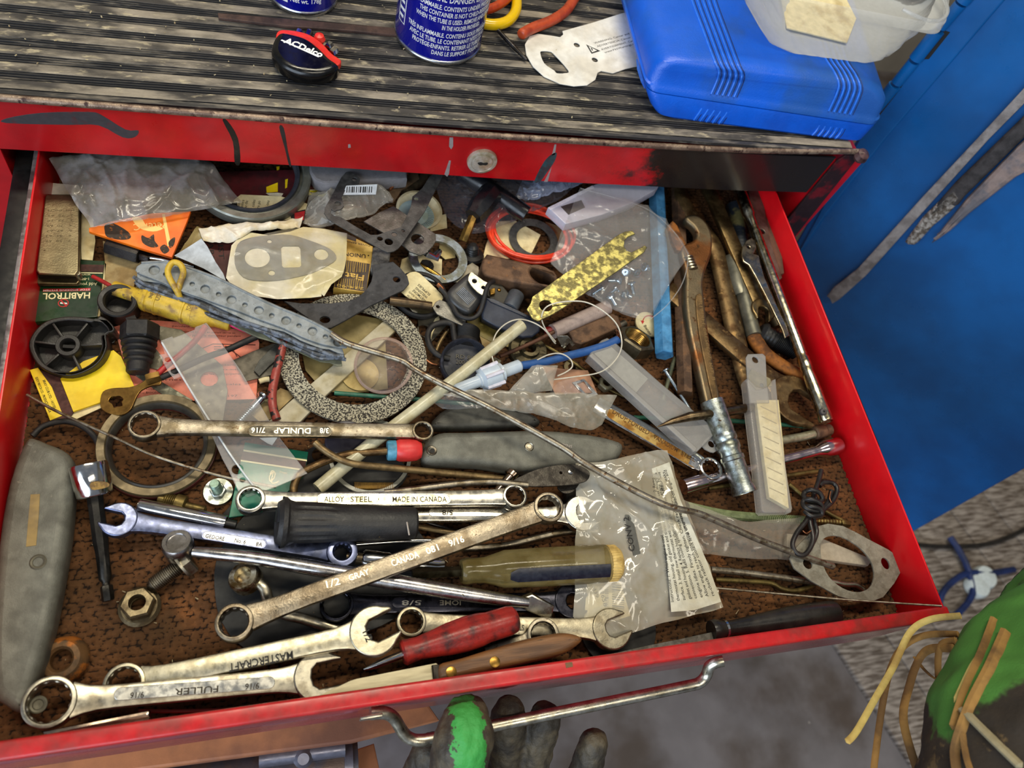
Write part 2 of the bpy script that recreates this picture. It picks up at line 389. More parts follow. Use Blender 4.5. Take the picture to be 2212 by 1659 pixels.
# ================================================================= THE SETTING
# floor far below
FLM = mat('workshop_floor', (112, 108, 110), (74, 64, 58), 5, (.38, .62), rough=.5, bump=.2, bsc=60, c3=(186, 180, 172), sc3=55, th3=(.735, .76))
fb = MB().box(hor(-750), -2.2, 2.6, -2.4, 1.6, -.03, 0)
floor = fb.build('floor', FLM, None, kind='structure')
PLK = mat('weathered_plank', (150, 138, 124), (96, 84, 70), 26, (.35, .68), rough=.75, stretch=(1, 1, 1), bump=.5, bsc=120)
def plank_mat(ang): return mat('weathered_plank_grain', (156, 146, 136), (84, 72, 62), 22, (.36, .64), rough=.75, stretch=(1.2, 9, 1, -ang), bump=.5, bsc=60)
A, B = O(2050, 1115, -750), O(2145, 1245, -750)
dv = (B - A).normalized(); ang = math.atan2(dv.y, dv.x); fpl = Fr((A.x, A.y, -.75), dv, (-dv.y, dv.x, 0))
for k in range(9):
    g = .001; b0 = (k - 4) * .105
    MB().box(fpl, -.5, .45, b0 + g, b0 + .105 - g, .0005, .012 + .001 * (k % 3)).build('plank', plank_mat(ang), floor, bev=1.5)
def back_wall():
    W1 = mat('garage_wall_paint', (150, 142, 128), (130, 122, 108), 3, rough=.85)
    MB().box(hor(-750), -2.2, 2.6, 1.6, 1.63, -.03, 2.8).build('wall_back', W1, None, kind='structure')
    MB().box(hor(-750), 2.6, 2.63, -2.4, 1.6, -.03, 2.8).build('wall_right', W1, None, kind='structure')
back_wall()

# ----------------------------------------------------------------- tool chest
LIP = Fr((0, .356, 0), (1, 0, 0), (0, 0, 1))
TOP = tri((0, 203, 87), (1850, 331, 97), (1000, 0, 93))
def lip_mat():
    m_ = mat('red_lip_enamel', (194, 14, 24), (172, 14, 22), 16, (.4, .6), rough=.3, bump=.1, c3=(88, 26, 30), sc3=70, th3=(.68, .8), grime=.12, coat=.2).copy()
    nt = m_.node_tree; b = nt.nodes['Principled BSDF']
    src = b.inputs['Base Color'].links[0].from_socket
    tc = N(nt, 'ShaderNodeTexCoord'); sp = N(nt, 'ShaderNodeSeparateXYZ'); nt.links.new(tc.outputs['Object'], sp.inputs[0])
    nz = noise_n(nt, tc.outputs['Object'], 34, 8, .7)
    ad = N(nt, 'ShaderNodeMath', operation='MULTIPLY_ADD'); nt.links.new(nz, ad.inputs[0]); ad.inputs[1].default_value = .16; nt.links.new(sp.outputs[0], ad.inputs[2])
    f = mrange(nt, ad.outputs[0], .205, .235)          # the worn black coat over the right end of the lip
    nt.links.new(mixc(nt, f, src, lin((30, 25, 25))), b.inputs['Base Color'])
    m_.name = 'red_lip_enamel_worn_black'
    return m_
LIPM = lip_mat()
POSTM = mat('black_over_red', (44, 26, 28), (110, 20, 28), 60, (.5, .66), rough=.35, bump=.15, c3=(150, 110, 104), sc3=120, th3=(.7, .74))
chest = thing('tool_chest', 'red steel tool chest with ribbed top and lock above the open drawer', 'tool chest', (.29, .6, -.74))
lp = MB().plate(LIP, [(-140, 206), (0, 215), (1000, 293), (1560, 329), (1806, 341), (1742, 416), (1560, 411), (1100, 388), (760, 365), (0, 322), (-140, 313)], 2.2, bev=.5)
lp.build('front_lip', LIPM, chest)
ROLL = mat('worn_rolled_edge', (112, 92, 80), (150, 130, 112), 160, (.45, .6), rough=.4, metal=.5, bump=.4, c3=(60, 40, 38), sc3=200, th3=(.55, .66))
pts = [LIP.pt(*p) + V((0, -.0012, 0)) for p in sm([(-140, 198), (0, 208), (500, 247), (1000, 286), (1560, 320), (1856, 325)], 8, False)]
MB().tube(pts, .0024, 12).build('rolled_edge', ROLL, chest)
MB().plate(Fr((0, .3545, 0), (1, 0, 0), (0, 0, 1)), [(.5975, -.70), (.632, -.70), (.6265, -.06), (.6165, .0950), (.6035, .0935), (.5995, .086)], 2.5, bev=.7, local=True).build('corner_post', POSTM, chest)
MB().plate(Fr((0, .3565, 0), (1, 0, 0), (0, 0, 1)), [(-.16, -.70), (-.0205, -.70), (-.0205, .05), (-.16, .05)], 2.5, bev=.5, local=True).build('corner_post', REDPAINT, chest)
MB().box(hor(0), .6, .629, .358, .82, -.70, .084).build('side_panel', REDPAINT, chest, bev=1)
MB().box(hor(0), -.16, -.024, .36, .82, -.70, .08).build('side_panel', REDPAINT, chest, bev=1)
tb = MB().box(TOP.up(-3.4), -.14, .612, .003, .46, -.0012, 0); tb.build('top_panel', mat('grimy_top', (30, 26, 26), (60, 34, 34), 60, rough=.6), chest)
MB().box(hor(0), -.024, .6, .80, .82, -.70, .08).build('back_panel', RAILB, chest)
for k, (z0, z1) in enumerate(((-.13, -.052), (-.235, -.135), (-.36, -.24), (-.52, -.365), (-.69, -.525))):
    MB().box(hor(0), -.018, .595, .352, .358, z0, z1).build('closed_drawer_front', REDPAINT, chest, bev=1.5)
cr = LIP.pt(1862, 322)
MB().lathe(cr + V((0, -.004, -.004)), (0, -.3, 1), [(0, -.004), (.005, -.003), (.0065, 0), (.005, .004), (0, .0055)], 16).build('corner_cap', mat('worn_corner', (96, 70, 70), (60, 40, 42), 150, rough=.35, metal=.3), chest)
# paint strokes and drips on the lip
PK = mat('black_paint', (40, 38, 40), (30, 28, 30), 90, rough=.5)
L2 = LIP.up(.12)
for pl, mm, nm in (([(14, 256), (89, 244), (192, 242), (220, 249), (271, 280), (299, 282), (292, 296), (265, 297), (213, 271), (148, 270), (14, 266)], mat('grey_black_paint', (62, 60, 64), (90, 40, 46), 90, (.55, .7), rough=.5), 'paint_stroke'),
                   ([(481, 261), (491, 261), (514, 299), (519, 352), (507, 352), (503, 306)], mat('fresh_black_paint', (12, 11, 12), rough=.3), 'paint_stroke'),
                   ([(603, 275), (613, 277), (622, 326), (629, 357), (624, 357), (615, 320)], PK, 'paint_stroke'),
                   ([(1154, 392), (1177, 347), (1201, 329), (1199, 347), (1180, 375), (1167, 392)], mat('teal_black_paint', (52, 50, 56), (40, 74, 82), 160, rough=.5), 'paint_stroke'),
                   ([(1175, 393), (1188, 368), (1192, 360), (1183, 393)], mat('grey_paint_drip', (150, 140, 140), rough=.5), 'paint_drip'),
                   ([(1192, 336), (1198, 312), (1202, 312), (1199, 334)], mat('grey_paint_drip'), 'paint_drip'),
                   ([(971, 297), (979, 297), (979, 316), (975, 323), (970, 317)], mat('grey_paint_drip'), 'paint_drip'),
                   ([(970, 347), (974, 347), (970, 376), (966, 382), (960, 377)], mat('grey_paint_drip'), 'paint_drip'),
                   ([(752, 312), (757, 312), (758, 319), (752, 320)], mat('grey_paint_drip'), 'paint_drip')):
    MB().plate(L2, sm(pl, 3) if len(pl) > 5 else pl, .3, bev=.1).build(nm, mm, chest)
lk = LIP.pt(1041, 346); q = LIP.sc(1041, 346)
ax = (0, -1, 0)
lock = MB().lathe(lk, ax, [(33 * q, 0), (33 * q, .0015), (32 * q, .0026), (28 * q, .0032), (25 * q, .0032), (24 * q, .0026), (22.5 * q, .0026), (22 * q, .0034), (0, .0036)], 44).build('lock', mat('nickel_lock', (206, 200, 188), (180, 168, 140), 120, rough=.34, metal=.45), chest)
kf = Fr(lk + V((0, -.00375, 0)), (1, 0, 0), (0, 0, 1)); kx, kz = kf.hit(1045, 350)
MB().plate(kf.up(.15), sm([(-.0040, .0006), (-.0015, .0016), (.0005, .0010), (.0030, .0016), (.0040, .0004), (.0028, -.0012), (.0006, -.0010), (-.0018, -.0016)], 3), .3, bev=.05, local=True).build('keyhole', INK, lock)

# ----------------------------------------------------------------- ribbed rubber mat on the chest
def mat_profile():
    MF = mat('dusty_mat_rib', (150, 140, 124), (66, 62, 58), 42, (.34, .60), rough=.85, stretch=(.5, 1.6, 1), bump=.6, bsc=500, c3=(176, 164, 136), sc3=150, th3=(.55, .7), grime=.3)
    MR = mat('black_mat_ridge', (38, 37, 38), (120, 112, 100), 90, (.5, .72), rough=.55, stretch=(.4, 2.5, 1), bump=.3, bsc=700)
    fr = TOP; per = .0150; prof = [(.0004, -.0022, 1), (.0006, .0000, 1), (.0012, .0002, 1), (.0040, .0004, 0), (.0044, -.0012, 1), (.0052, -.0012, 1)]
    v = .0052
    while v < .46:
        for a, h, mi in ((.0003, .0000, 0), (.0012, .0004, 0), (.0070, .0004, 0), (.0078, 0, 0), (.0080, -.0013, 1), (.0088, -.0013, 1), (.0091, -.0001, 1), (.0099, -.0001, 1),
                         (.0102, -.0013, 1), (.0110, -.0013, 1), (.0113, -.0001, 1), (.0121, -.0001, 1), (.0124, -.0013, 1), (.0132, -.0013, 1), (.0135, -.0001, 1), (.0143, -.0001, 1), (.0146, -.0013, 1), (.0150, -.0013, 1)):
            prof.append((v + a, h, mi))
        v += per
    us = np.linspace(-.16, .618, 90); b = MB(); rows = []
    for k, (vv, h, mi) in enumerate(prof):
        rows.append([fr.w(u, vv, h + .00035 * noise.noise(V((u * 40, vv * 220, 3))) + .0004 * noise.noise(V((u * 9, vv * 18, 9)))) for u in us])
    for k in range(len(rows) - 1):
        b.grid(rows[k:k + 2], mi=prof[k + 1][2] if prof[k + 1][2] == prof[k][2] else 1)
    o = b.build('rubber_mat', [MF, MR], None, 'dusty black ribbed rubber mat covering the top of the red chest', 'mat', smooth=50)
mat_profile()

# ----------------------------------------------------------------- open drawer
drawer = thing('drawer', 'red steel drawer pulled open and full of tools and odds and ends', 'drawer', (.285, .2, -.002))
X0, X1 = 0.0, .570
MB().box(hor(0), X0, X1, -.004, .72, -.0035, -.0022).build('bottom_panel', REDPAINT, drawer)
INRED = mat('inner_wall_red', (222, 12, 24), (206, 12, 22), 14, rough=.36, bump=.08, c3=(120, 26, 34), sc3=38, th3=(.7, .8), grime=.08, coat=.1)
MB().box(hor(0), X1, X1 + .0014, -.006, .72, -.0035, .040).build('side_wall', INRED, drawer, bev=.4)
MB().box(hor(0), X0 - .0014, X0, -.006, .72, -.0035, .040).build('side_wall', INRED, drawer, bev=.4)
RAILF = Fr((0, 0, 0), (0, 1, 0), (0, 0, 1))
MB().box(hor(0), -.0058, -.0016, .01, .72, -.004, .0345).build('slide_rail', RAILG, drawer, bev=.6)
MB().box(hor(0), -.0185, -.0062, .10, .72, -.006, .028).build('slide_channel', RAILB, drawer, bev=.8)
MB().box(hor(0), X1 + .0018, X1 + .012, .12, .72, -.006, .030).build('slide_channel', RAILB, drawer, bev=.8)
rim = MB().box(hor(0), X0 - .012, X1 + .004, -.0088, 0, .0335, .0408); rim.build('front_rim', REDRIM, drawer, bev=1.6, seg=3)
FRF = mat('front_panel_red', (170, 40, 52), (140, 36, 50), 16, rough=.22, coat=.4, c3=(70, 50, 60), sc3=60, th3=(.66, .8))
MB().box(hor(0), X0 - .010, X1 + .002, -.0072, -.0012, -.045, .036).build('front_panel', FRF, drawer, bev=.8)
f = hor(41.05)
MB().plate(f, [(1221, 1432), (1236, 1430), (1238, 1440), (1223, 1443)], .3, bev=.05).build('paint_chip', mat('brown_chip', (110, 78, 46), rough=.6), drawer)
# pull handle
hz = 2
def hp(px, py, y):                           # pixel at a given distance in front of the drawer
    d = ray(px, py); t = (y - C0.y) / d.y; return C0 + d * t
HPt = [O(*p) for p in ((800, 1541, 14), (832, 1540, 12), (852, 1552, 8), (868, 1578, 3), (884, 1594, 0), (915, 1599, -1), (1000, 1582, -1), (1075, 1566, -1), (1300, 1520, -1), (1480, 1483, -1), (1512, 1474, 0), (1526, 1458, 3), (1532, 1441, 8), (1545, 1432, 12), (1562, 1428, 14))]
hpts = [V(p) for p in sm([tuple(p) for p in HPt], 5, False)]
MB().tube(hpts, .0036, 12, flat=.8).build('pull_handle', mat('satin_aluminium', (204, 200, 184), (172, 166, 146), 120, rough=.3, metal=1), drawer)
MB().box(Fr((hpts[0].x, hpts[0].y - .001, hpts[0].z), (1, 0, 0), (0, 0, 1)), -.006, .006, -.004, .007, 0, .002).build('handle_foot', mat('satin_aluminium'), drawer, bev=.5)
# carpet
def carpet():
    g = .0009; nx, ny = int(.57 / g), int(.47 / g)
    xs = np.linspace(.0005, .5695, nx); ys = np.linspace(.0005, .45, ny)
    X, Y = np.meshgrid(xs, ys)
    rng = np.random.default_rng(3); px, py = .0030, .0027
    J = rng.uniform(-.27, .27, (300, 300, 2))
    iu, iv = np.floor(X / px).astype(int), np.floor(Y / py).astype(int)
    best = np.full(X.shape, 9.0)
    for a in (-1, 0, 1):
        for c in (-1, 0, 1):
            u, v_ = iu + a, iv + c
            jx, jy = J[u % 300, v_ % 300, 0], J[u % 300, v_ % 300, 1]
            cx, cy = (u + .5 + jx + .5 * (v_ % 2)) * px, (v_ + .5 + jy) * py
            best = np.minimum(best, np.hypot((X - cx) / px * .9, (Y - cy) / py))
    Z = .0019 * np.sqrt(np.clip(1 - (best / .53) ** 2, 0, 1)) - .0020
    vs = np.stack([X, Y, Z], -1).reshape(-1, 3).astype(np.float32)
    idx = np.arange(nx * ny).reshape(ny, nx)
    fs = np.stack([idx[:-1, :-1], idx[:-1, 1:], idx[1:, 1:], idx[1:, :-1]], -1).reshape(-1, 4).astype(np.int32)
    me = bpy.data.meshes.new('carpet_liner')
    me.vertices.add(len(vs)); me.vertices.foreach_set('co', vs.ravel())
    me.loops.add(fs.size); me.loops.foreach_set('vertex_index', fs.ravel())
    me.polygons.add(len(fs)); me.polygons.foreach_set('loop_start', np.arange(0, fs.size, 4, dtype=np.int32))
    me.update(); me.shade_smooth()
    me.materials.append(mat('brown_loop_carpet', (104, 68, 40), (76, 54, 33), 14, (.34, .66), rough=.9, bump=.5, bsc=1600, c3=(136, 86, 48), sc3=24, th3=(.54, .78), grime=.2, spec=.2))
    CM = me.materials[0]; nt = CM.node_tree; b = nt.nodes['Principled BSDF']; src = b.inputs['Base Color'].links[0].from_socket
    tc = N(nt, 'ShaderNodeTexCoord'); sp = N(nt, 'ShaderNodeSeparateXYZ'); nt.links.new(tc.outputs['Object'], sp.inputs[0])
    vo = N(nt, 'ShaderNodeTexVoronoi'); vo.inputs['Scale'].default_value = 350; nt.links.new(tc.outputs['Object'], vo.inputs['Vector'])
    sc_ = N(nt, 'ShaderNodeSeparateColor'); nt.links.new(vo.outputs['Color'], sc_.inputs[0]); tuft = mixc(nt, mrange(nt, sc_.outputs[0], 0, 1, 0, .5), src, lin((66, 44, 26)))   # tufts differ in shade
    nt.links.new(mixc(nt, mrange(nt, sp.outputs[2], -.0020, -.0010), lin((30, 20, 13)), tuft), b.inputs['Base Color'])   # shade between the loops painted into the colour by height
    o = bpy.data.objects.new('carpet_liner', me); COL.objects.link(o); LOC[o.name] = V((0, 0, 0))
    tag(o, 'brown looped carpet piece lining the bottom of the drawer', 'carpet')
carpet()

# ----------------------------------------------------------------- blue cabinet door to the right
DOOR = Fr((.702, .395, 0), (.605, -.796, 0), (0, 0, 1))
door = thing('cabinet_door', 'blue enamelled steel cabinet door with hinge standing right of the drawer', 'cabinet door', DOOR.w(.2, -.5, 0))
dp = [DOOR.hit(*p) for p in ((1690, 575), (1830, 330), (2060, 20), (2190, -140), (2520, -140), (2520, 840), (2212, 1014), (1973, 1149), (1880, 1200))]
MB().plate(DOOR, dp, 14, bev=2.5, local=True, res=3).build('door_panel', BLUEPAINT, door)
fl = [DOOR.up(3).hit(*p) for p in ((1700, 590), (1880, 255), (2042, 60), (2180, -130), (2300, -150), (2170, 0), (1910, 303), (1780, 470))]
MB().plate(DOOR.up(3), fl, 4, bev=1.6, local=True, res=3).build('hinge_flange', BLUEPAINT, door)
D6 = DOOR.up(6)
for a, b_ in (((1893, 232), (1933, 184)), ((1937, 179), (1974, 133)), ((1978, 127), (2026, 66)), ((2032, 58), (2075, 8)), ((2079, 3), (2120, -46))):
    k = (1 if a[0] in (1937, 2032) else 0)
    MB().tube([D6.pt(*a), D6.pt(*b_)], .0058 - .0008 * k, 14).build('hinge_knuckle', BLUEPAINT, door)
MB().plate(DOOR.up(3.6), [(1996, 128), (2006, 128), (2052, 70), (2040, 66)], .8, bev=.1).build('hinge_slot', INK, door)
MB().plate(DOOR.up(3.6), [(1880, 250), (1942, 190), (1950, 184), (1935, 205), (1890, 262)], .8, bev=.1).build('hinge_slot', INK, door)
D9 = DOOR.up(9)
t = thing('pry_bar', 'long flat grey steel blade with flared tip held on the blue door, leftmost of three', 'pry bar', D9.pt(1950, 470))
MB().plate(D9, [(1785, 640), (1800, 622), (1851, 582), (1990, 428), (2110, 300), (2260, 138), (2286, 150), (2135, 302), (2010, 440), (1870, 596), (1812, 648), (1797, 657), (1792, 646)], 6, bev=1.2).build('bar_shaft', mat('blade_grey_steel', (164, 156, 152), (132, 124, 120), 70, rough=.45, metal=.25, bump=.15), t)
t = thing('pry_bar', 'dark cold chisel with hammered silver tip on the blue door, middle of three', 'chisel', D9.pt(2050, 450))
MB().plate(D9.up(2), [(1990, 478), (2060, 398), (2200, 262), (2270, 190), (2296, 205), (2226, 284), (2080, 428), (2068, 444)], 8, bev=2.5, res=2).build('shaft', mat('dark_bar', (74, 70, 70), (56, 53, 53), 90, rough=.5, metal=.25, bump=.2), t)
MB().plate(D9.up(2), [(1953, 524), (1966, 505), (1992, 470), (2035, 428), (2062, 402), (2078, 430), (2052, 458), (2012, 492), (1985, 522), (1974, 531), (1960, 530)], 7, bev=2.8, res=2).build('hammered_tip', mat('hammered_silver', (206, 198, 188), (120, 110, 98), 260, (.4, .6), rough=.25, metal=.5, bump=1.0, bsc=420), t)
t = thing('pry_bar', 'pointed tapering steel punch on the blue door, rightmost of three', 'punch', D9.pt(2150, 430))
MB().plate(D9.up(3), [(2008, 530), (2030, 500), (2085, 432), (2195, 318), (2250, 268), (2300, 330), (2192, 386), (2092, 464), (2050, 502), (2022, 522)], 9, bev=4, res=1).build('bar_shaft', mat('pink_grey_steel', (168, 148, 140), (124, 120, 124), 60, rough=.4, metal=.25, bump=.1), t)

# ----------------------------------------------------------------- things on the floor and below the drawer
def wire(name, label, cat, pts, r, mt, n=8, parent=None, seg=8, **k):    # pts (px,py,z); r in px
    q = sm(pts, n, False); a = [O(*p[:3]) for p in q]
    rr = [(p[3] if len(p) > 3 else r) * S(*p[:3]) for p in q]
    return MB().tube(a, rr, seg).build(name, mt, parent, label, cat, **k)
wire('power_cord', 'thin black cord lying across the weathered planks under the blue door', 'cord', [(1940, 1172, -728), (2020, 1180, -728), (2090, 1180, -728), (2160, 1168, -728), (2260, 1120, -728)], 5, CORDB)
wire('air_hose', 'blue coiled hose lying on the weathered planks at the right', 'hose', [(2052, 1160, -722), (2078, 1200, -722), (2092, 1235, -722), (2100, 1285, -722), (2060, 1330, -722), (2030, 1310, -722), (2042, 1272, -722), (2085, 1240, -722), (2140, 1238, -722), (2190, 1230, -722)], 7, mat('dark_blue_hose', (26, 46, 98), (18, 34, 74), 30, rough=.45))
for i, (x, y) in enumerate(((2118, 1250), (2103, 1269))):
    c = O(x, y, -735)
    MB().lathe(c, (0, 0, 1), [(.022, 0), (.023, .012), (.02, .018), (0, .02)], 24).build('bottle_cap', mat('white_cap', (206, 216, 216), rough=.4), None, ('upper' if i == 0 else 'lower') + ' white plastic cap lying beside the blue hose on the planks', 'cap', 'white caps on the planks')
SHELF = hor(-130)
MB().plate(SHELF, [(-200, 1620), (0, 1585), (450, 1520), (890, 1470), (950, 1556), (760, 1604), (440, 1646), (0, 1704), (-200, 1730)], 18, bev=2).build('wooden_shelf', mat('orange_board', (186, 120, 78), (128, 82, 62), 16, (.4, .66), rough=.55, bump=.1), None, 'orange brown board edge below the front left of the drawer', 'board')
gg = thing('grease_gun', 'dark metal tube tool lying on the orange board below the drawer', 'tool', O(400, 1650, -170))
a, b_ = O(-80, 1758, -170), O(770, 1648, -170)
MB().tube([a, a.lerp(b_, .5), b_], .022, 24).build('barrel', mat('gunmetal', (84, 84, 94), (110, 92, 82), 30, (.45, .6), rough=.4, metal=.6, bump=.2), gg)
MB().tube([O(560, 1640, -146), O(745, 1616, -146)], .006, 10).build('side_bar', mat('gunmetal_light', (120, 120, 134), rough=.35, metal=.7), gg)
MB().lathe(O(750, 1651, -170), b_ - a, [(.020, -.003), (.0235, -.003), (.0235, .003), (.020, .003)], 28, closed=True).build('end_band', mat('gunmetal_light'), gg)
MB().lathe(O(655, 1634, -146), (0, -.3, 1), [(.007, -.004), (.007, .004), (.004, .007), (0, .007)], 16).build('screw_cap', mat('gunmetal_light'), gg)
MB().plate(hor(-190), [(660, 1690), (760, 1622), (808, 1606), (826, 1690)], 8, bev=1).build('wood_offcut', mat('orange_board'), None, 'small reddish wood offcut at the bottom edge below the drawer', 'wood piece')
# ================================================================= THINGS ON THE CHEST TOP
from mathutils.bvhtree import BVHTree
TOP0 = TOP; TOP = TOP.up(.9)
def T(px, py, h): return TOP.up(h).pt(px, py)
def rq(pts, r, n=5):                          # rounded outline (2-D local) from corner points
    out = []; L = len(pts)
    for i in range(L):
        p, a, b = V(pts[i][:2]), V(pts[i - 1][:2]), V(pts[(i + 1) % L][:2])
        da, db = (a - p), (b - p); rr = min(r, da.length * .45, db.length * .45)
        s_, e = p + da.normalized() * rr, p + db.normalized() * rr
        for k in range(n + 1):
            t = k / n; out.append(tuple(s_ * (1 - t) ** 2 + p * 2 * t * (1 - t) + e * t * t))
    return out
def loft(mb, levels, r=.006, n=5, cap=True, base=TOP, mi=0):   # levels: (height mm, [px corners])
    rows = []
    for h, pl in levels:
        f_ = base.up(h); rows.append([f_.w(*p) for p in rq([f_.hit(*q) for q in pl], r, n)])
    return mb.grid(rows, True, False, cap, mi)
def drape(obj, pts, off=.2):
    me = obj.data; L = LOC[obj.name]
    bv = BVHTree.FromPolygons([v.co + L for v in me.vertices], [tuple(p.vertices) for p in me.polygons])
    out = []
    for p in pts:
        d = ray(*p).normalized(); h = bv.ray_cast(C0, d)
        if h[0] is not None: out.append(h[0] - d * off / 1000)
    return out
def surf(obj):
    me = obj.data; L = LOC[obj.name]
    return BVHTree.FromPolygons([v.co + L for v in me.vertices], [tuple(p.vertices) for p in me.polygons])

# --- spray cans
CANB = mat('can_blue_print', (12, 20, 168), rough=.22, metal=.3, coat=.5, grime=.04)
CANR = mat('can_rim', (186, 188, 190), rough=.25, metal=1, grime=.05)
def can(label, cx, cy, rpx, H, lines):
    c = T(cx, cy, 0); R = rpx * TOP.sc(cx, cy)
    t = thing('spray_can', label, 'spray can', c)
    MB().lathe(c, TOP.n, [(R * .9, .0035), (R * .93, .0004), (R * .985, .0002), (R * 1.0, .0012), (R * 1.0, .0024), (R * .985, .0032), (R * .97, .0036)], 64).build('rim', CANR, t)
    MB().lathe(c, TOP.n, [(R * .965, .0034), (R * .98, .0042), (R * .98, H - .004), (R * .97, H), (0, H)], 64).build('can_body', CANB, t)
    MB().lathe(c + TOP.n * H, TOP.n, [(R * .98, -.001), (R * .98, .002), (R * .8, .008), (R * .4, .014), (0, .015)], 40).build('dome_top', CANR, t)
    vd = (C0 - c); vd = (vd - TOP.n * vd.dot(TOP.n)).normalized(); rt = TOP.n.cross(vd)
    Rt = R * .982
    def wrap(x, y, z):
        q = x / Rt; return c + TOP.n * y + (vd * math.cos(q) + rt * math.sin(q)) * (Rt + max(z, 0))
    mb = MB()
    for s_, x0, x1, y, h in lines: mb.text(TOP, s_, (x0 * R, y), (x1 * R, y), h, ext=.08, local=True, wrap=wrap, off=.012)
    mb.build('lettering', WHITEINK, t, smooth=10)
    return t, wrap, R, c
t, wrap, R, c = can('blue spray can with a white safety text, beside the yellow handle', 946, 76, 95, .13, [
    ('DANS LE SUPPORT FOURNI', -.08, 1.13, .0085, .0034), ('PROTÈGE-ENFANTS. RETIRER LE TUBE ET', -.56, 1.20, .0136, .0034),
    ("AVEC LE TUBE. LE CONTENANT N'EST PLUS", -.66, 1.25, .0187, .0034), ('TRÈS INFLAMMABLE. CONTENU SOUS PRESSION', -.72, 1.32, .0238, .0034),
    ('IN THE HOLDER PROVIDED.', .06, .98, .0300, .0034), ('WHEN THE TUBE IS USED. REMOVE AND STORE', -.55, 1.36, .0351, .0034),
    ('THIS CONTAINER IS NOT CHILD-RESISTANT', -.48, 1.34, .0402, .0034), ('FLAMMABLE. CONTENTS UNDER PRESSURE', -.52, 1.3, .0453, .0034),
    ('EXTREME DANGER EXTRÊME', -.5, 1.3, .0515, .0052)])
fb_ = MB()
for x0, x1, y0, y1 in ((-.86, -.835, .018, .075), (-1.1, -1.075, .018, .075), (-1.1, -.835, .018, .0186)):
    rows = [[wrap(x * R, y, .0001) for x in np.linspace(x0, x1, 6)] for y in (y0, y1)]
    fb_.grid(rows)
for k in range(9):
    y = .022 + k * .0055
    fb_.grid([[wrap(x * R, yy, .0001) for x in np.linspace(-1.06, -.9 + .03 * (k % 2), 5)] for yy in (y, y + .0024)])
fb_.build('side_panel_print', WHITEINK, t)
t2, wrap2, R2, c2 = can('blue spray can marked Net wt. 178g at the top edge, left one', 654, -14, 75, .13, [('Net wt. 178g', -.34, .52, .0105, .0034)])
MB().grid([[wrap2(x * R2, y, .0001) for x in np.linspace(-.62 , -.42, 5)] for y in (.0085, .0122)]).build('print_mark', WHITEINK, t2)
# flat bar on the mat
MB().plate(TOP.up(2.6), [(470, 27), (620, 40), (860, 60), (862, 76), (760, 66), (620, 56), (472, 38)], 2.4, bev=.6).build('flat_bar', mat('brown_bar', (92, 70, 62), (70, 54, 50), 90, rough=.6, metal=.3, bump=.3), None, 'brown rusty flat bar on the ribbed mat between the two spray cans', 'bar')
# --- pocket bit driver
t = thing('bit_driver', 'small black teardrop pocket bit driver with white lettering on the mat', 'screwdriver', T(660, 130, 0))
MB().plate(TOP.up(9), sm([(603, 65), (632, 65), (666, 73), (695, 92), (717, 115), (737, 130), (726, 142), (690, 140), (640, 128), (606, 106), (596, 82)], 4), 5, bev=1, res=2).build('red_back_plate', mat('red_driver_plate', (232, 52, 40), rough=.35), t)
MB().plate(TOP.up(13), sm([(606, 66), (634, 70), (664, 80), (690, 99), (712, 121), (732, 137), (722, 150), (686, 158), (640, 152), (604, 134), (586, 106), (592, 80)], 4), 12.4, bev=4.5, res=3).build('driver_body', BLACKG, t)
tb_ = MB().text(TOP.up(13.02), 'ACDelco', (612, 91), (694, 124), 17, off=.035)
tb_.build('lettering', WHITEINK, t, smooth=10)
MB().plate(TOP.up(13.06), [(606, 87), (609, 85), (690, 121), (688, 124)], .1, bev=.02).build('underline', WHITEINK, t)
MB().lathe(T(690, 84, 6), TOP.n, [(0, -.004), (.003, -.003), (.0042, 0), (.003, .003), (0, .004)], 16).build('red_button', mat('red_driver_plate'), t)
for a, b_ in (((664, 80), (670, 66)), ((706, 104), (716, 93)), ((716, 116), (728, 106)), ((644, 74), (648, 66))):
    p, q_ = T(*a, 6), T(*b_, 6)
    MB().lathe(p, q_ - p, [(.0026, 0), (.0026, (q_ - p).length * .8), (.0015, (q_ - p).length)], 6, cap=True).build('screw_bit', CHROME, t)
# --- yellow handled pliers, orange handle, screwdriver shaft
t = thing('pliers', 'yellow looped handle tool behind the right spray can', 'pliers', T(1085, 20, 0))
YEL = mat('glossy_yellow', (238, 196, 10), rough=.18, coat=.4, grime=.05)
MB().tube([T(*p, 5) for p in sm([(1012, 40), (1042, 50), (1070, 53), (1096, 46), (1112, 28), (1116, 4), (1110, -25)], 6, False)], [.0042] * 37, 16).build('handle', YEL, t)
MB().tube([T(*p, 8) for p in sm([(1030, 25), (1062, 18), (1090, 2), (1110, -20)], 6, False)], .0036, 12).build('handle', mat('orange_brown_plastic', (190, 72, 26), (160, 54, 20), 90, rough=.35), t)
q = [T(*p, 5) for p in sm([(1270, -40), (1244, -8), (1222, 24), (1188, 46), (1150, 61), (1130, 72), (1124, 76)], 6, False)]
MB().tube(q, [.0042] * (len(q) - 5) + [.004, .0038, .0034, .0026, .001], 16).build('handle', mat('orange_brown_handle', (186, 74, 36), (156, 56, 26), 80, rough=.4), None, 'curved orange handle lying on the mat above the white card', 'handle')
MB().tube([T(1076, 66, 4), T(1112, 104, 3), T(1138, 130, 2)], [.0017, .0017, .001], 10).build('screwdriver_shaft', DSTEEL, None, 'thin dark screwdriver shaft on the mat left of the white card', 'screwdriver')
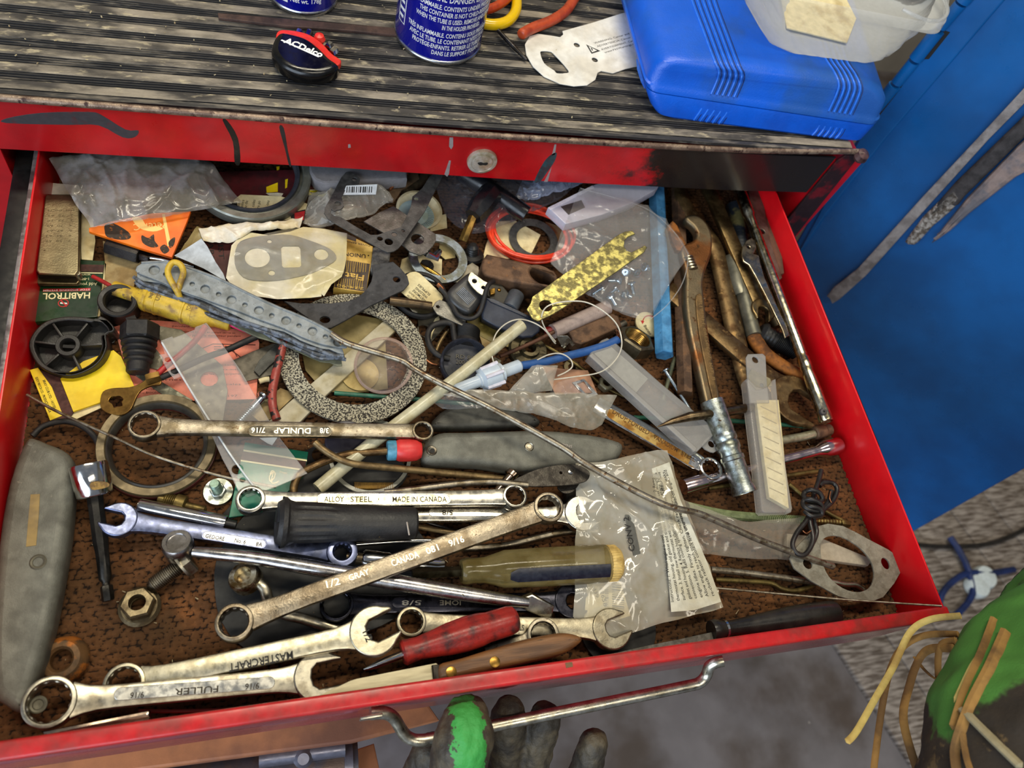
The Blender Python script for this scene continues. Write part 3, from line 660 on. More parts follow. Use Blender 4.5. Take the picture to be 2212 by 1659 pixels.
# --- white hang card with warning text
t = thing('hang_card', 'white plastic hang card with warning text and punched oval handle hole', 'card', T(1250, 120, 0))
OL = [(1400, 15), (1342, 29), (1280, 49), (1215, 67), (1217, 74), (1210, 80), (1192, 77), (1162, 73), (1144, 78), (1134, 96), (1137, 119), (1152, 144), (1175, 165), (1210, 181), (1240, 186), (1268, 184), (1286, 172), (1291, 157), (1299, 153), (1324, 158), (1350, 149), (1440, 128)]
F_ = TOP.up(1.2)
MB().plate(F_, OL, .6, [sm([(1167, 114), (1173, 110), (1187, 111), (1196, 116), (1228, 152), (1220, 158), (1203, 158), (1197, 152), (1176, 137)], 3), ('c', 1246, 97, 7), ('c', 1285, 129, 7)], bev=.1).build('card', mat('white_card', (236, 234, 226), (216, 210, 196), 30, rough=.4, bump=.1, bsc=120), t)
mb = MB()
for s_, a, b_ in (('WARNING: Cancer and Reproductive Harm', (1285, 95), (1420, 57)), ('ADVERTENCIA: Cáncer y Daño Reproductivo', (1291, 102), (1425, 65)), ('AVERTISSEMENT: Cancer et Système', (1300, 109), (1412, 77)), ('www.P65Warnings.ca.gov', (1307, 115), (1385, 92))):
    mb.text(F_.up(.02), s_, a, b_, 5, ext=.04)
mb.plate(F_.up(.1), [(1266, 96), (1297, 110), (1278, 116)], .1, [[(1271, 99), (1290, 109), (1279, 113)]], bev=.02)
mb.plate(F_.up(.1), [(1276, 103), (1279, 104), (1281, 109), (1279, 109)], .1, bev=.02)
mb.build('warning_print', INK, t, smooth=10)
# --- blue tool case
t = thing('tool_case', 'blue blow moulded plastic tool case with ribbed stripes on the chest top', 'tool case', T(1600, 150, 0))
def q4(fl, fr_, d=(-92, -335), e=(-108, -330)): return [fl, fr_, (fr_[0] + e[0], fr_[1] + e[1]), (fl[0] + d[0], fl[1] + d[1])]
lo = loft(MB(), [(.2, q4((1430, 252), (1852, 306))), (2, q4((1416, 248), (1868, 306))), (6, q4((1408, 236), (1878, 296))), (14, q4((1399, 208), (1894, 279))), (16.2, q4((1399, 200), (1898, 273)))], .011, 6)
base = lo.build('case_bottom', BLUECASE, t)
li = loft(MB(), [(16.9, q4((1398, 197), (1900, 272))), (20, q4((1396, 186), (1906, 264))), (21, q4((1400, 182), (1903, 259))), (24, q4((1402, 172), (1909, 250))), (32, q4((1416, 148), (1918, 226))), (37, q4((1430, 138), (1908, 205))), (40, q4((1452, 132), (1888, 190))), (41.5, q4((1480, 128), (1862, 180))), (42, q4((1520, 118), (1820, 162)))], .011, 6)
lid = li.build('case_lid', mat('blue_case_lid', (12, 92, 212), (28, 84, 164), 14, (.42, .62), rough=.36, bump=.35, bsc=800, grime=.06), t)
DKB = mat('blue_groove_shade', (14, 40, 96), rough=.5)  # shade of the grooves, laid on as dark strips over the blue plastic
BRB = mat('blue_rib_lit', (40, 116, 232), rough=.4)  # lighter copy of the same blue paints the light along the ribs
def ribs(obj, path, n, dx, dy, nm):
    for k in range(n):
        pp = sm([(x + dx * k, y + dy * k) for x, y in path], 7, False)
        d = drape(obj, pp, .25)
        if len(d) > 3: MB().tube(d, .00075, 7).build(nm, BRB, t)
        d = drape(obj, [(x + dx * .5, y + dy * .5) for x, y in pp], .1)
        if len(d) > 3: MB().tube(d, .0004, 6).build('groove_shade', DKB, t)
ribs(lid, [(1484, -40), (1494, 0), (1520, 70), (1543, 132), (1552, 152), (1550, 170), (1536, 203)], 5, 12.4, 1.6, 'rib')
ribs(lid, [(1768, 80), (1782, 124), (1800, 152), (1811, 178), (1808, 200), (1790, 240)], 5, 11.6, 1.8, 'rib')
ribs(base, [(1516, 234), (1507, 248), (1497, 262)], 5, 13.5, 2.0, 'rib')
ribs(base, [(1770, 270), (1762, 284), (1750, 296)], 5, 12.5, 1.8, 'rib')
MB().plate(tri((1380, 120, 108), (1410, 200, 108), (1420, 120, 118)), [(1374, 128), (1396, 112), (1404, 146), (1398, 170), (1392, 192), (1384, 176), (1376, 150)], .8, bev=.2).build('torn_tape', mat('blue_tape', (40, 104, 214), (70, 130, 226), 80, rough=.5), t)
# --- clear ribbed food tub on the case
t = thing('plastic_tub', 'clear ribbed plastic food tub standing on the blue case', 'tub', T(1800, 60, 43))
TUBM = mat('clear_ribbed_tub', (200, 202, 200), rough=.1, film=.74, spec=1.0, grime=.05)
rows = []
def ring(h, pl, r, amp):
    f_ = TOP.up(h); pts_ = rq([f_.hit(*q_) for q_ in pl], r, 9); n = 160
    P = [V(p) for p in pts_]; L = [0]
    for i in range(len(P)): L.append(L[-1] + (P[(i + 1) % len(P)] - P[i]).length)
    cen = sum(P, V((0, 0))) / len(P); o_ = []; k = 0
    for j in range(n):
        d_ = L[-1] * j / n
        while L[k + 1] < d_: k += 1
        p = P[k].lerp(P[(k + 1) % len(P)], (d_ - L[k]) / max(L[k + 1] - L[k], 1e-9))
        p = p + (p - cen).normalized() * amp * abs(math.sin(j * math.pi / 5.0))
        o_.append(f_.w(*p))
    return o_
B4 = [(1668, 112), (1900, 140), (1985, 30), (1760, -80)]
for h, pl, r_, am in ((43.5, [(1720, 112), (1870, 132), (1930, 40), (1780, -60)], .01, 0), (43.2, [(1690, 112), (1888, 138), (1960, 30), (1770, -70)], .012, .0006),
                      (47, [(1655, 96), (1908, 132), (2000, 10), (1740, -100)], .014, .0016), (58, [(1632, 62), (1935, 112), (2030, -20), (1720, -130)], .014, .0016),
                      (74, [(1604, 14), (1975, 82), (2046, -60), (1700, -170)], .014, .0014), (80, [(1596, -4), (1990, 70), (2050, -70), (1690, -180)], .014, .0004),
                      (81, [(1580, -10), (2030, 78), (2062, -80), (1680, -190)], .012, 0), (87, [(1568, -28), (2042, 60), (2066, -100), (1670, -200)], .012, 0),
                      (88, [(1576, -34), (2034, 54), (2058, -100), (1680, -200)], .012, 0)): rows.append(ring(h, pl, r_, am))
tub = MB().grid(rows, True, False, False); tub.f.append(tuple(range(160))[::-1]); tub.m.append(0)
tub.build('tub_wall', TUBM, t, smooth=60)
hp_ = [T(*p, 88.5) for p in sm([(1950, 20), (1996, 42), (2028, 44), (2046, 28), (2040, 0), (2020, -30)], 5, False)]
MB().tube(hp_, .0016, 8).build('rim_bead', TUBM, t)
MB().plate(TOP.up(46), [(1700, 60), (1830, 92), (1850, 40), (1800, -60), (1680, -40)], 1.2, bev=.3).build('paper_liner', PAPERC, None, 'folded cream paper lying inside the clear plastic tub', 'paper')
# ================================================================= BUILDERS FOR TOOLS
def ring12(mb, c, u, v, n, ro, ri, th, mi=0, pts=12):
    S_ = 72; rows = []; ch = min(th * .18, (ro - ri) * .3)
    def loop(rad, z, star): return [c + n * z + (u * math.cos(2 * math.pi * k / S_) + v * math.sin(2 * math.pi * k / S_)) * (rad * (1 + (.075 * (abs(((k * pts / S_) % 1) - .5) * 2) if star else 0))) for k in range(S_)]
    h = th / 2; w_ = (ro - ri)
    rows = [loop(ro - ch * 1.4, -h, 0), loop(ro - ch * .4, -h + ch * .35, 0), loop(ro, -h + ch * 1.3, 0), loop(ro, h - ch * 1.3, 0), loop(ro - ch * .4, h - ch * .35, 0), loop(ro - ch * 1.4, h, 0),
            loop(ri + w_ * .24, h, 0), loop(ri + w_ * .06, h - ch * 1.2, 0), loop(ri * .95, h - ch * 1.5, 1), loop(ri * .95, -h + ch * 1.5, 1), loop(ri + w_ * .24, -h, 0)]
    return mb.grid(rows, True, True, False, mi)
def jaw(mb, fr, R, slot, ang, th, mi=0, tip=1.0):    # open end; slot opens along angle ang (deg) from fr.u ; fr at top face
    ca, sa = math.cos(math.radians(ang)), math.sin(math.radians(ang)); w_ = slot / 2; o = []
    a0 = math.degrees(math.asin(min((w_ + .52 * (R - w_)) / R, .98)))
    for k in range(25):
        q = math.radians(a0 + (360 - 2 * a0) * k / 24); o.append((R * math.cos(q), R * math.sin(q) * 1.0))
    e = R * tip
    o += [(e * .92, -w_ - .26 * (R - w_)), (e * .98, -w_ - .08 * (R - w_)), (e * .95, -w_), (-.02 * R, -w_), (-.22 * R, -w_ * .62), (-.28 * R, 0), (-.22 * R, w_ * .62), (-.02 * R, w_), (e * .95, w_), (e * .98, w_ + .08 * (R - w_)), (e * .92, w_ + .26 * (R - w_))]
    o = [(x * ca - y * sa, x * sa + y * ca) for x, y in o]
    return mb.plate(fr, o, th * 1000, bev=min(th * 1000 * .28, 1.0), local=True, res=2, mi=mi)
def shank(mb, fr, secs, mi=0):              # secs: (u, v_off, halfwidth, halfthick, z_off) ; soft-edged bar in fr
    rows = []
    for u, vo, hw, ht, zo in secs:
        k = min(hw, ht) * .45
        pr = [(-hw, -ht + k), (-hw + k * .3, -ht + k * .3), (-hw + k, -ht), (hw - k, -ht), (hw - k * .3, -ht + k * .3), (hw, -ht + k), (hw, ht - k), (hw - k * .3, ht - k * .3), (hw - k, ht), (-hw + k, ht), (-hw + k * .3, ht - k * .3), (-hw, ht - k)]
        rows.append([fr.w(u, vo + a, zo + b_) for a, b_ in pr])
    return mb.grid(rows, True, False, True, mi)
def stadium(fr, u0, u1, hw, vo=0):
    o = []
    for k in range(13):
        q = math.pi / 2 + math.pi * k / 12; o.append((u0 + hw + hw * math.cos(q), vo + hw * math.sin(q)))
    for k in range(13):
        q = -math.pi / 2 + math.pi * k / 12; o.append((u1 - hw + hw * math.cos(q), vo + hw * math.sin(q)))
    return o
def wrench(label, p0, p1, h0, h1, hw, th, m_, panel=None, texts=(), pm=None, lm=None, name='combination_wrench', cat='wrench', group=None, zs=(), vs=(), roll=0, tl=.02):
    """p0,p1 head centres (px,py,z mm); h=('R',ro,ri,th,dz) or ('O',R,slot,ang,th,dz), radii in px; hw px; th mm"""
    A, B = O(*p0), O(*p1); L = (B - A).length; u = (B - A).normalized()
    up_ = V((0, 0, 1)); side = V((0, 0, 1)).cross(u).normalized()
    n = u.cross(side).normalized()
    if roll: n = (n * math.cos(math.radians(roll)) + side * math.sin(math.radians(roll))).normalized(); side = n.cross(u)
    fr = Fr(A, u, side); s0, s1 = S(*p0), S(*p1)
    t = thing(name, label, cat, A.lerp(B, .5) - V((0, 0, th / 2000)), group); mb = MB()
    ends = []
    for i, (h, c, s_, sg) in enumerate(((h0, A, s0, 1), (h1, B, s1, -1))):
        if h is None: ends.append((.0, 0, hw * s_, 0)); continue
        if h[0] == 'R':
            ro, ri, ht, dz = h[1] * s_, h[2] * s_, h[3] / 1000, h[4] / 1000
            ring12(mb, c + n * dz, u, side, n, ro, ri, ht); ends.append((ro * .80, dz, ro * .72, ht * .36))
        else:
            R_, sl, an, ht, dz = h[1] * s_, h[2] * s_, h[3], h[4] / 1000, h[5] / 1000
            jaw(mb, Fr(c + n * (ht / 2 + dz), u, side), R_, sl, an, ht); ends.append((R_ * .72, dz, R_ * .62, ht * .40))
    hh, T_ = th / 2000, lambda t_: hw * (s0 + (s1 - s0) * t_)
    def off(t_, tab):
        if not tab: return 0
        tb2 = [(0, 0)] * 0 + list(tab)
        for (a, x), (b_, y) in zip(tb2[:-1], tb2[1:]):
            if a <= t_ <= b_:
                q = (t_ - a) / max(b_ - a, 1e-6); q = q * q * (3 - 2 * q); return (x + (y - x) * q) / 1000
        return (tb2[0][1] if t_ < tb2[0][0] else tb2[-1][1]) / 1000
    e0, e1 = ends; us = [e0[0]] + [e0[0] + (L * .16) * k for k in (.25, .55, 1)] + [L * x for x in (.3, .4, .5, .6, .7)] + [L - e1[0] - L * .16 * k for k in (1, .55, .25)] + [L - e1[0]]
    secs = []
    for i, uu in enumerate(us):
        t_ = uu / L; base = T_(t_); w_, z_, h_ = base, off(t_, zs), hh
        if h0 and i < 4: q = (1, .45, .12, 0)[i]; w_ = base + (e0[2] - base) * q; z_ = z_ + (e0[1] - z_) * (1, .7, .3, 0)[i]; h_ = hh + (max(e0[3], hh * .8) - hh) * q
        j = len(us) - 1 - i
        if h1 and j < 4: q = (1, .45, .12, 0)[j]; w_ = base + (e1[2] - base) * q; z_ = z_ + (e1[1] - z_) * (1, .7, .3, 0)[j]; h_ = hh + (max(e1[3], hh * .8) - hh) * q
        secs.append((uu, off(t_, vs), w_, h_, z_))
    shank(mb, fr, secs)
    mb.build('wrench_body', m_, t)
    top = Fr(A + n * hh, u, side)
    if panel:
        kind, x0, x1, phw = panel[:4]
        pa, pb = top.hit(*x0), top.hit(*x1); fr2 = Fr(top.w(*pa), top.w(*pb) - top.w(*pa), n.cross(top.w(*pb) - top.w(*pa)))
        Lp = (top.w(*pb) - top.w(*pa)).length; w_ = phw * top.sc(*x0)
        if kind == 'raised': MB().plate(fr2.up(.45), stadium(fr2, 0, Lp, w_), .9, bev=.25, local=True).build('panel', pm or m_, t)
        else:
            MB().plate(fr2.up(.12), stadium(fr2, 0, Lp, w_), .3, bev=.05, local=True).build('panel', pm or PANELD, t)
            MB().plate(fr2.up(.4), stadium(fr2, -.0006, Lp + .0006, w_ + .0006), .6, [stadium(fr2, .0002, Lp - .0002, w_ - .0002)], bev=.2, local=True).build('panel_edge', m_, t)
    if texts:
        lift = {'raised': .47, 'recess': .15}.get(panel[0] if panel else None, tl)
        for s_, a, b_, h in texts: MB().text(top.up(lift), s_, a, b_, h, ext=.14, off=.01).build('lettering', lm or LETTER, t, smooth=10)
    return t, fr, top
def rod(name, label, cat, pts, r, mt, n=6, seg=10, parent=None, **k): return wire(name, label, cat, pts, r, mt, n, parent, seg, **k)
def bolt(mb, p0, p1, prof, seg=20, mi=0): # lathe along p0->p1, profile in (fraction along, radius m)
    A, B = V(p0), V(p1); L = (B - A).length
    return mb.lathe(A, B - A, [(r_, f_ * L) for f_, r_ in prof], seg, mi=mi)
def thread(f0, f1, r_, n, dep=.14):
    o = []
    for k in range(n):
        a = f0 + (f1 - f0) * k / n; d = (f1 - f0) / n
        o += [(a, r_ * (1 - dep)), (a + d * .4, r_), (a + d * .6, r_), (a + d * .98, r_ * (1 - dep))]
    return o
def hexa(mb, p0, p1, r_, ch=.12, bore=0, ph=0.0, mi=0):
    A, B = V(p0), V(p1); L = (B - A).length
    pr = [(bore, 0), (r_ * .9, 0), (r_, L * ch), (r_, L * (1 - ch)), (r_ * .9, L), (bore, L)] if bore else [(0, 0), (r_ * .9, 0), (r_, L * ch), (r_, L * (1 - ch)), (r_ * .9, L), (0, L)]
    if bore: # round bore, hexagonal outside
        S_ = 36; ax = (B - A).normalized(); ref = V((1, 0, 0)) if abs(ax.x) < .8 else V((0, 1, 0)); x = (ref - ax * ref.dot(ax)).normalized(); y = ax.cross(x); rows = []
        for k_, (rad, h) in enumerate(pr):
            lp_ = []
            for k in range(S_):
                q = 2 * math.pi * k / S_; f_ = 1.0
                if k_ not in (0, 5): f_ = math.cos(math.pi / 6) / math.cos(((q + math.pi / 6 + ph) % (math.pi / 3)) - math.pi / 6)
                lp_.append(A + ax * h + (x * math.cos(q) + y * math.sin(q)) * rad * f_)
            rows.append(lp_)
        return mb.grid(rows, True, True, False, mi)
    return mb.lathe(A, B - A, pr, 6, mi=mi, ph=ph)
def flatp(name, label, cat, z, outline, th, mt, holes=(), bev=.15, smo=0, group=None, parent=None, pl=None, res=1, seg=None):
    f_ = pl or hor(z)
    return MB().plate(f_, sm(outline, smo) if smo else outline, th, holes, bev, res=res).build(name, mt, parent, label, cat, group)
def flip(*lines): pass
# ================================================================= FRONT HALF OF THE DRAWER: WRENCHES AND HAND TOOLS
# dark rubber discs lying on the carpet
flatp('rubber_sheet', 'large dark grey rubber disc on the carpet under the front wrenches', 'gasket', 2.0, [(560, 1090), (500, 1150), (466, 1215), (465, 1290), (480, 1345), (525, 1398), (600, 1400), (700, 1392), (770, 1372), (850, 1338), (905, 1280), (930, 1210), (900, 1140), (830, 1100), (700, 1075)], 1.6, mat('dark_rubber_sheet', (40, 40, 39), (32, 32, 31), 60, rough=.75, bump=.15, c3=(120, 116, 106), sc3=420, th3=(.76, .8)), bev=.3, smo=3)
flatp('rubber_sheet', 'dark rubber disc peeking out under the clear parts bag near the front rim', 'gasket', 2.0, ('c', 1335, 1352, 88), 1.6, mat('dark_rubber_sheet'), bev=.3)
flatp('rubber_sheet', 'dark rubber gasket flap under the green matchbook and long tube', 'gasket', 1.8, [(640, 985), (700, 958), (800, 960), (880, 1010), (850, 1060), (760, 1070), (560, 1100), (470, 1130), (540, 1050)], 1.4, mat('dark_rubber_sheet'), ('',) and [('c', 690, 982, 16)], bev=.3, smo=3)
# --- dunlap style double box wrench across the middle
wrench('double ring wrench with recessed panel lying across the middle, left ring over bronze seal', (314, 922, 25), (912, 934, 23), ('R', 33, 26, 7.5, .6), ('R', 23, 17, 6, .6), 16.5, 5.2, WORN,
       ('recess', (537, 930), (716, 932), 11.5), (('3/8', (710, 925), (691, 925), 12), ('DUNLAP', (671, 925), (592, 924), 13), ('7/16', (573, 924), (543, 924), 12)), PANELD, LETTERB, name='double_ring_wrench')
# --- alloy steel double ring
wrench('bright double ring wrench with oval panel, left ring above the green matchbook', (542, 1083, 19), (1109, 1076, 21), ('R', 31, 21.5, 8, 1), ('R', 26.5, 20, 8, 1), 17, 5.5, STEEL,
       ('recess', (686, 1078), (972, 1078), 10.5), (('ALLOY', (700, 1084), (743, 1084), 12), ('STEEL', (757, 1084), (803, 1084), 12), ('MADE IN CANADA', (848, 1084), (965, 1084), 12)), mat('bright_panel', (196, 188, 150), (170, 160, 120), 160, rough=.3, metal=1), LETTER, name='double_ring_wrench')
o = bpy.data.objects[[q.name for q in bpy.data.objects if q.name.startswith('double_ring_wrench') and q.parent is None][-1]]
MB().lathe(O(825, 1078, 22.6), (0, 0, 1), [(.0014, 0), (.0024, 0), (.0024, .0002), (.0014, .0002)], 8, closed=True).build('stamp_mark', LETTER, o)
# --- 5/8 combination under it
wrench('bright combination wrench marked 5/8 half under the black grip, open jaw to the right', (820, 1113, 12), (1254, 1112, 14), None, ('O', 40, 40, 4, 6.5, 1), 15.5, 5.0, STEEL,
       ('raised', (926, 1107), (1190, 1108), 9), (('5/8', (978, 1102), (955, 1102), 11),), STEEL, LETTER)
# --- gedore
wrench('blue tinted open ended wrench left of the black grip, jaw facing left', (258, 1124, 13), (738, 1198, 12), ('O', 38, 29, 176, 6, 0), ('R', 33, 17, 12, 1.5), 17, 5.4, mat('bluish_steel', (120, 128, 160), (104, 110, 132), 140, rough=.34, metal=1, bump=.03, bsc=2200, grime=.1),
       ('recess', (438, 1154), (574, 1176), 8.5), (('GEDORE', (443, 1161), (484, 1168), 8), ('No. 6', (506, 1171), (530, 1175), 9), ('8A', (552, 1179), (566, 1181), 9)), mat('bluish_panel', (150, 152, 158), rough=.3, metal=1), LETTER)
# --- chrome sockets
t = thing('deep_socket', 'chrome deep socket tube lying behind the blue tinted wrench', 'socket', O(395, 1105, 0))
a, b_ = O(300, 1093, 9), O(488, 1130, 9); r_ = 17 * S(390, 1110, 9)
MB().lathe(a, b_ - a, [(0, 0), (r_ * .9, 0), (r_, .001), (r_, (b_ - a).length - .001), (r_ * .94, (b_ - a).length), (r_ * .7, (b_ - a).length), (r_ * .66, (b_ - a).length - .01), (0, (b_ - a).length - .01)], 32).build('socket_body', CHROME, t)
MB().tube([b_ - (b_ - a) * .03, b_ + (b_ - a) * .12], .0026, 12).build('dark_pin', BLACKP, t)
t = thing('deep_socket', 'chrome deep socket under the long stamped wrench, beside the amber screwdriver', 'socket', O(870, 1205, 0))
a, b_ = O(782, 1207, 8), O(957, 1226, 7); r_ = 20 * S(870, 1215, 8); L = (b_ - a).length
MB().lathe(a, b_ - a, [(0, 0), (r_ * .8, 0), (r_, .0015), (r_, L * .32), (r_ * .93, L * .34), (r_ * .93, L * .92), (r_ * .97, L * .93), (r_ * .97, L), (r_ * .7, L), (0, L * .95)], 32).build('socket_body', CHROME, t)
rod('drive_pin', 'dark narrow neck between the blue tinted wrench ring and chrome socket', 'tool', [(748, 1204, 8), (768, 1206, 8), (786, 1208, 8)], 13, mat('brown_neck', (96, 84, 64), (60, 52, 40), 120, rough=.4, metal=.7))
for i, (p, r_, lb, m_) in enumerate((([(770, 1176, 5), (900, 1168, 5), (1010, 1172, 4)], 5, 'thin polished rod behind the chrome socket below the black grip', CHROME),
                                     ([(890, 1136, 4), (960, 1148, 4), (1030, 1160, 3)], 6, 'thin dull rod on the carpet right of the black grip', TANROD),
                                     ([(900, 1122, 3), (960, 1140, 3), (1000, 1152, 3)], 3.5, 'thin dark wire beside the dull rod right of the black grip', DSTEEL),
                                     ([(1000, 1185, 3), (1090, 1178, 3), (1215, 1150, 4), (1290, 1148, 4)], 8, 'grey flat rod below the 5/8 wrench jaw', WORN))):
    rod('steel_rod', lb, 'rod', p, r_, m_)
# --- long offset box wrench (round shank)
t = thing('offset_ring_wrench', 'long round shank offset wrench with box end on a bolt at left', 'wrench', O(780, 1240, 0))
pp = sm([(418, 1192, 17, 11), (470, 1197, 19, 14), (560, 1207, 21, 15), (700, 1231, 22, 17), (850, 1257, 22, 17), (1000, 1282, 21, 16), (1100, 1297, 20, 13), (1140, 1302, 19, 11)], 5, False)
SM_ = mat('satin_bluish_steel', (186, 184, 184), (156, 152, 148), 90, rough=.25, metal=1, bump=.06, grime=.1, c3=(90, 80, 62), sc3=260, th3=(.7, .76))
MB().tube([O(*p[:3]) for p in pp], [p[3] * S(*p[:3]) for p in pp], 18).build('shank', SM_, t)
A_, B_ = O(381, 1200, 14), O(396, 1168, 22); q = S(390, 1185, 18)
MB().lathe(O(390, 1192, 11), V((-.10, .30, 1)), [(0, 0), (29 * q, 0), (33 * q, .0012), (33 * q, .0095), (29 * q, .011), (21 * q, .011), (20 * q, .010), (0, .010)], 32).build('box_head', SM_, t)
MB().plate(tri((1130, 1300, 17), (1195, 1310, 15), (1150, 1330, 12)), [(1128, 1292), (1150, 1284), (1198, 1310), (1193, 1334), (1180, 1338), (1138, 1320), (1126, 1310)], 4.5, bev=1).build('flat_end', STEEL, t)
bt = MB(); bolt(bt, O(398, 1215, 9), O(319, 1272, 4), [(0, 0)] + thread(.16, .86, .0046, 15) + [(.95, .0028), (1.0, .0008), (1.0, 0)], 18)
bt2 = MB(); hexa(bt2, O(412, 1206, 10), O(392, 1221, 9), .0088)
t = thing('hex_bolt', 'hex bolt with threaded shank under the offset box end, pointing at the flange nut', 'bolt', O(360, 1240, 0))
bt.build('threaded_shank', WORN, t, smooth=25); bt2.build('hex_head', SATIN, t)
MB().lathe(O(393, 1219, 8.6), O(392, 1221, 9) - O(412, 1206, 10), [(.003, -.0008), (.0105, -.0008), (.0105, .0006), (.003, .0006)], 28, closed=True).build('washer', SATIN, t)
# --- flange nut, rusty washer
t = MB(); c = O(303, 1312, 0); q = S(303, 1305, 4)
t.lathe(c, (0, 0, 1), [(17 * q, .0004), (42 * q, .0004), (43 * q, .0018), (36 * q, .0032), (17 * q, .0034)], 36, closed=True)
hexa(t, c + V((0, 0, .003)), c + V((0, .0006, .0105)), 35 * q, .16, 17.5 * q, .35)
one('flange_nut', 'brown flanged hex nut lying alone on the carpet at left', 'nut', t, mat('brown_nut', (120, 108, 82), (86, 74, 54), 140, rough=.4, metal=.8, bump=.2), smooth=30)
q = S(140, 1425, 4); c = O(140, 1428, 0)
MB().lathe(c, (-.05, -.02, 1), [(23 * q, .0006), (50 * q, .0004), (52 * q, .002), (48 * q, .0050), (38 * q, .0075), (27 * q, .0078), (22 * q, .0062)], 44, closed=True).build('rusty_washer', mat('rusty_collar', (116, 84, 50), (86, 66, 44), 60, (.4, .6), rough=.6, metal=.4, bump=.3, c3=(166, 98, 34), sc3=80, th3=(.54, .64)), None, 'thick rusty conical washer beside the grey knife handle at left front', 'washer')
# --- gray canada long curved ring wrench
wrench('long curved double ring wrench with stamped letters lying diagonally over the others', (507, 1346, 26), (1182, 1100, 34), ('R', 40, 29, 10, -1), ('R', 33, 24.5, 9, 1), 21.5, 5.5, mat('stamped_grey_steel', (150, 140, 122), (116, 104, 86), 90, rough=.34, metal=1, bump=.35, bsc=900, c3=(70, 58, 40), sc3=240, th3=(.66, .74)),
       None, (('1/2', (706, 1270), (736, 1262), 15), ('GRAY', (755, 1255), (799, 1240), 13), ('CANADA', (848, 1224), (906, 1203), 14), ('081', (923, 1198), (949, 1188), 14), ('9/16', (972, 1181), (1004, 1170), 14)), None, mat('stamped_letter', (206, 198, 180), rough=.3, metal=1, grime=0), name='double_ring_wrench',
       tl=1.53, zs=((0, -1), (.2, 1.5), (.8, 1.5), (1, 0)))
o = bpy.data.objects[[q.name for q in bpy.data.objects if q.name.startswith('double_ring_wrench') and q.parent is None][-1]]
lf = MB(); 
for k in range(5):
    q = math.radians(70 + (k - 2) * 48); lf.tube([O(824 + 2 * math.cos(q), 1231 - 2 * math.sin(q), 32.3), O(824 + 11 * math.cos(q), 1231 - 11 * math.sin(q), 32.3)], [.0012, .0004], 6)
lf.build('leaf_mark', mat('stamped_letter'), o)
# --- small S wrench
t = thing('offset_ring_wrench', 'small S bent box wrench with worn chrome head under the long diagonal wrench', 'wrench', O(620, 1310, 0))
MB().lathe(O(537, 1256, 6), V((-.35, .25, 1)), [(0, 0), (31 * S(537, 1250, 9), 0), (34 * S(537, 1250, 9), .001), (34 * S(537, 1250, 9), .0075), (30 * S(537, 1250, 9), .009), (19 * S(537, 1250, 9), .009), (18 * S(537, 1250, 9), .004), (0, .004)], 30).build('box_head', mat('worn_chrome', (196, 186, 160), (120, 96, 60), 110, (.45, .6), rough=.3, metal=1), t)
pp = sm([(556, 1255, 11), (572, 1272, 12), (582, 1300, 9), (610, 1325, 6), (660, 1338, 5), (735, 1363, 4), (800, 1384, 4)], 6, False)
MB().tube([O(*p) for p in pp], 12 * S(640, 1330, 6), 12, flat=.7).build('shank', SATIN, t)
# --- black japanned combination wrench
wrench('black finished combination wrench lying under the red screwdriver handle and diagonal wrench', (727, 1308, 6), (1232, 1300, 7), ('R', 36, 28, 8, 0), ('O', 38, 30, -8, 6, 0), 20, 5, mat('black_oxide', (58, 58, 66), (42, 42, 48), 90, rough=.26, metal=1, grime=.1),
       ('raised', (846, 1302), (1190, 1302), 11), (('JOME', (998, 1297), (950, 1297), 10), ('5/8', (910, 1297), (868, 1297), 10)), mat('black_oxide'), LETTERB)
# --- mastercraft
wrench('large bright combination wrench marked 1/2 with open jaw beside the red screwdriver', (270, 1478, 14), (808, 1364, 24), ('R', 43, 33, 8, -1), ('O', 53, 50, 15, 7, 0), 22, 6.5, mat('bright_satin', (206, 200, 176), (180, 172, 146), 120, rough=.36, metal=1, bump=.06, c3=(110, 96, 66), sc3=260, th3=(.72, .78)),
       None, (('MASTERCRAFT', (632, 1406), (494, 1434), 17), ('1/2', (783, 1366), (792, 1388), 15)), None, INK, tl=.34)
# --- fuller
wrench('big combination wrench with raised polished panel nearest the front rim, ring at left', (110, 1518, 20), (688, 1462, 15), ('R', 53.5, 41.5, 10, 0), ('O', 53, 52, 6, 7, 0), 24, 6.2, SATIN,
       ('raised', (246, 1500), (594, 1474), 13.5), (('9/16', (560, 1475), (530, 1477), 12), ('FULLER', (472, 1481), (378, 1488), 13), ('9/16', (312, 1494), (282, 1496), 12)), mat('polished_panel', (200, 200, 194), (192, 190, 182), 90, rough=.24, metal=1), LETTER)
# --- silver one behind the red screwdriver
wrench('grey combination wrench behind the red screwdriver, open jaw gripping the clear bag corner', (887, 1346, 10), (1318, 1360, 12), ('R', 32, 23.5, 9, 1), ('O', 44, 36, 22, 7, 0), 20, 6, mat('pale_satin', (168, 160, 138), (140, 130, 108), 120, rough=.38, metal=1, bump=.12), None,
       (('STTN', (1132, 1350), (1104, 1349), 12),), None, LETTER)
wrench('short ring end of a wrench half hidden under the wooden knife handle', (1172, 1372, 15), (1050, 1412, 8), ('R', 35, 25, 8, 0), None, 14, 5, WORN, name='ring_wrench')
# --- rusty etched combination wrench at right
wrench('chromed combination wrench with rusty recessed panel under the clear blade case', (1286, 876, 6), (1531, 1016, 9), None, ('R', 26, 19, 8, .5), 22, 6, CHROME,
       ('recess', (1310, 888), (1508, 1006), 12.5), (('DROP FORGED', (1322, 892), (1400, 940), 12), ('VANADIUM', (1410, 946), (1462, 977), 11), ('STEEL', (1470, 981), (1500, 998), 12)), PANELR, mat('dark_rust_letter', (92, 62, 26), rough=.6, metal=.4))
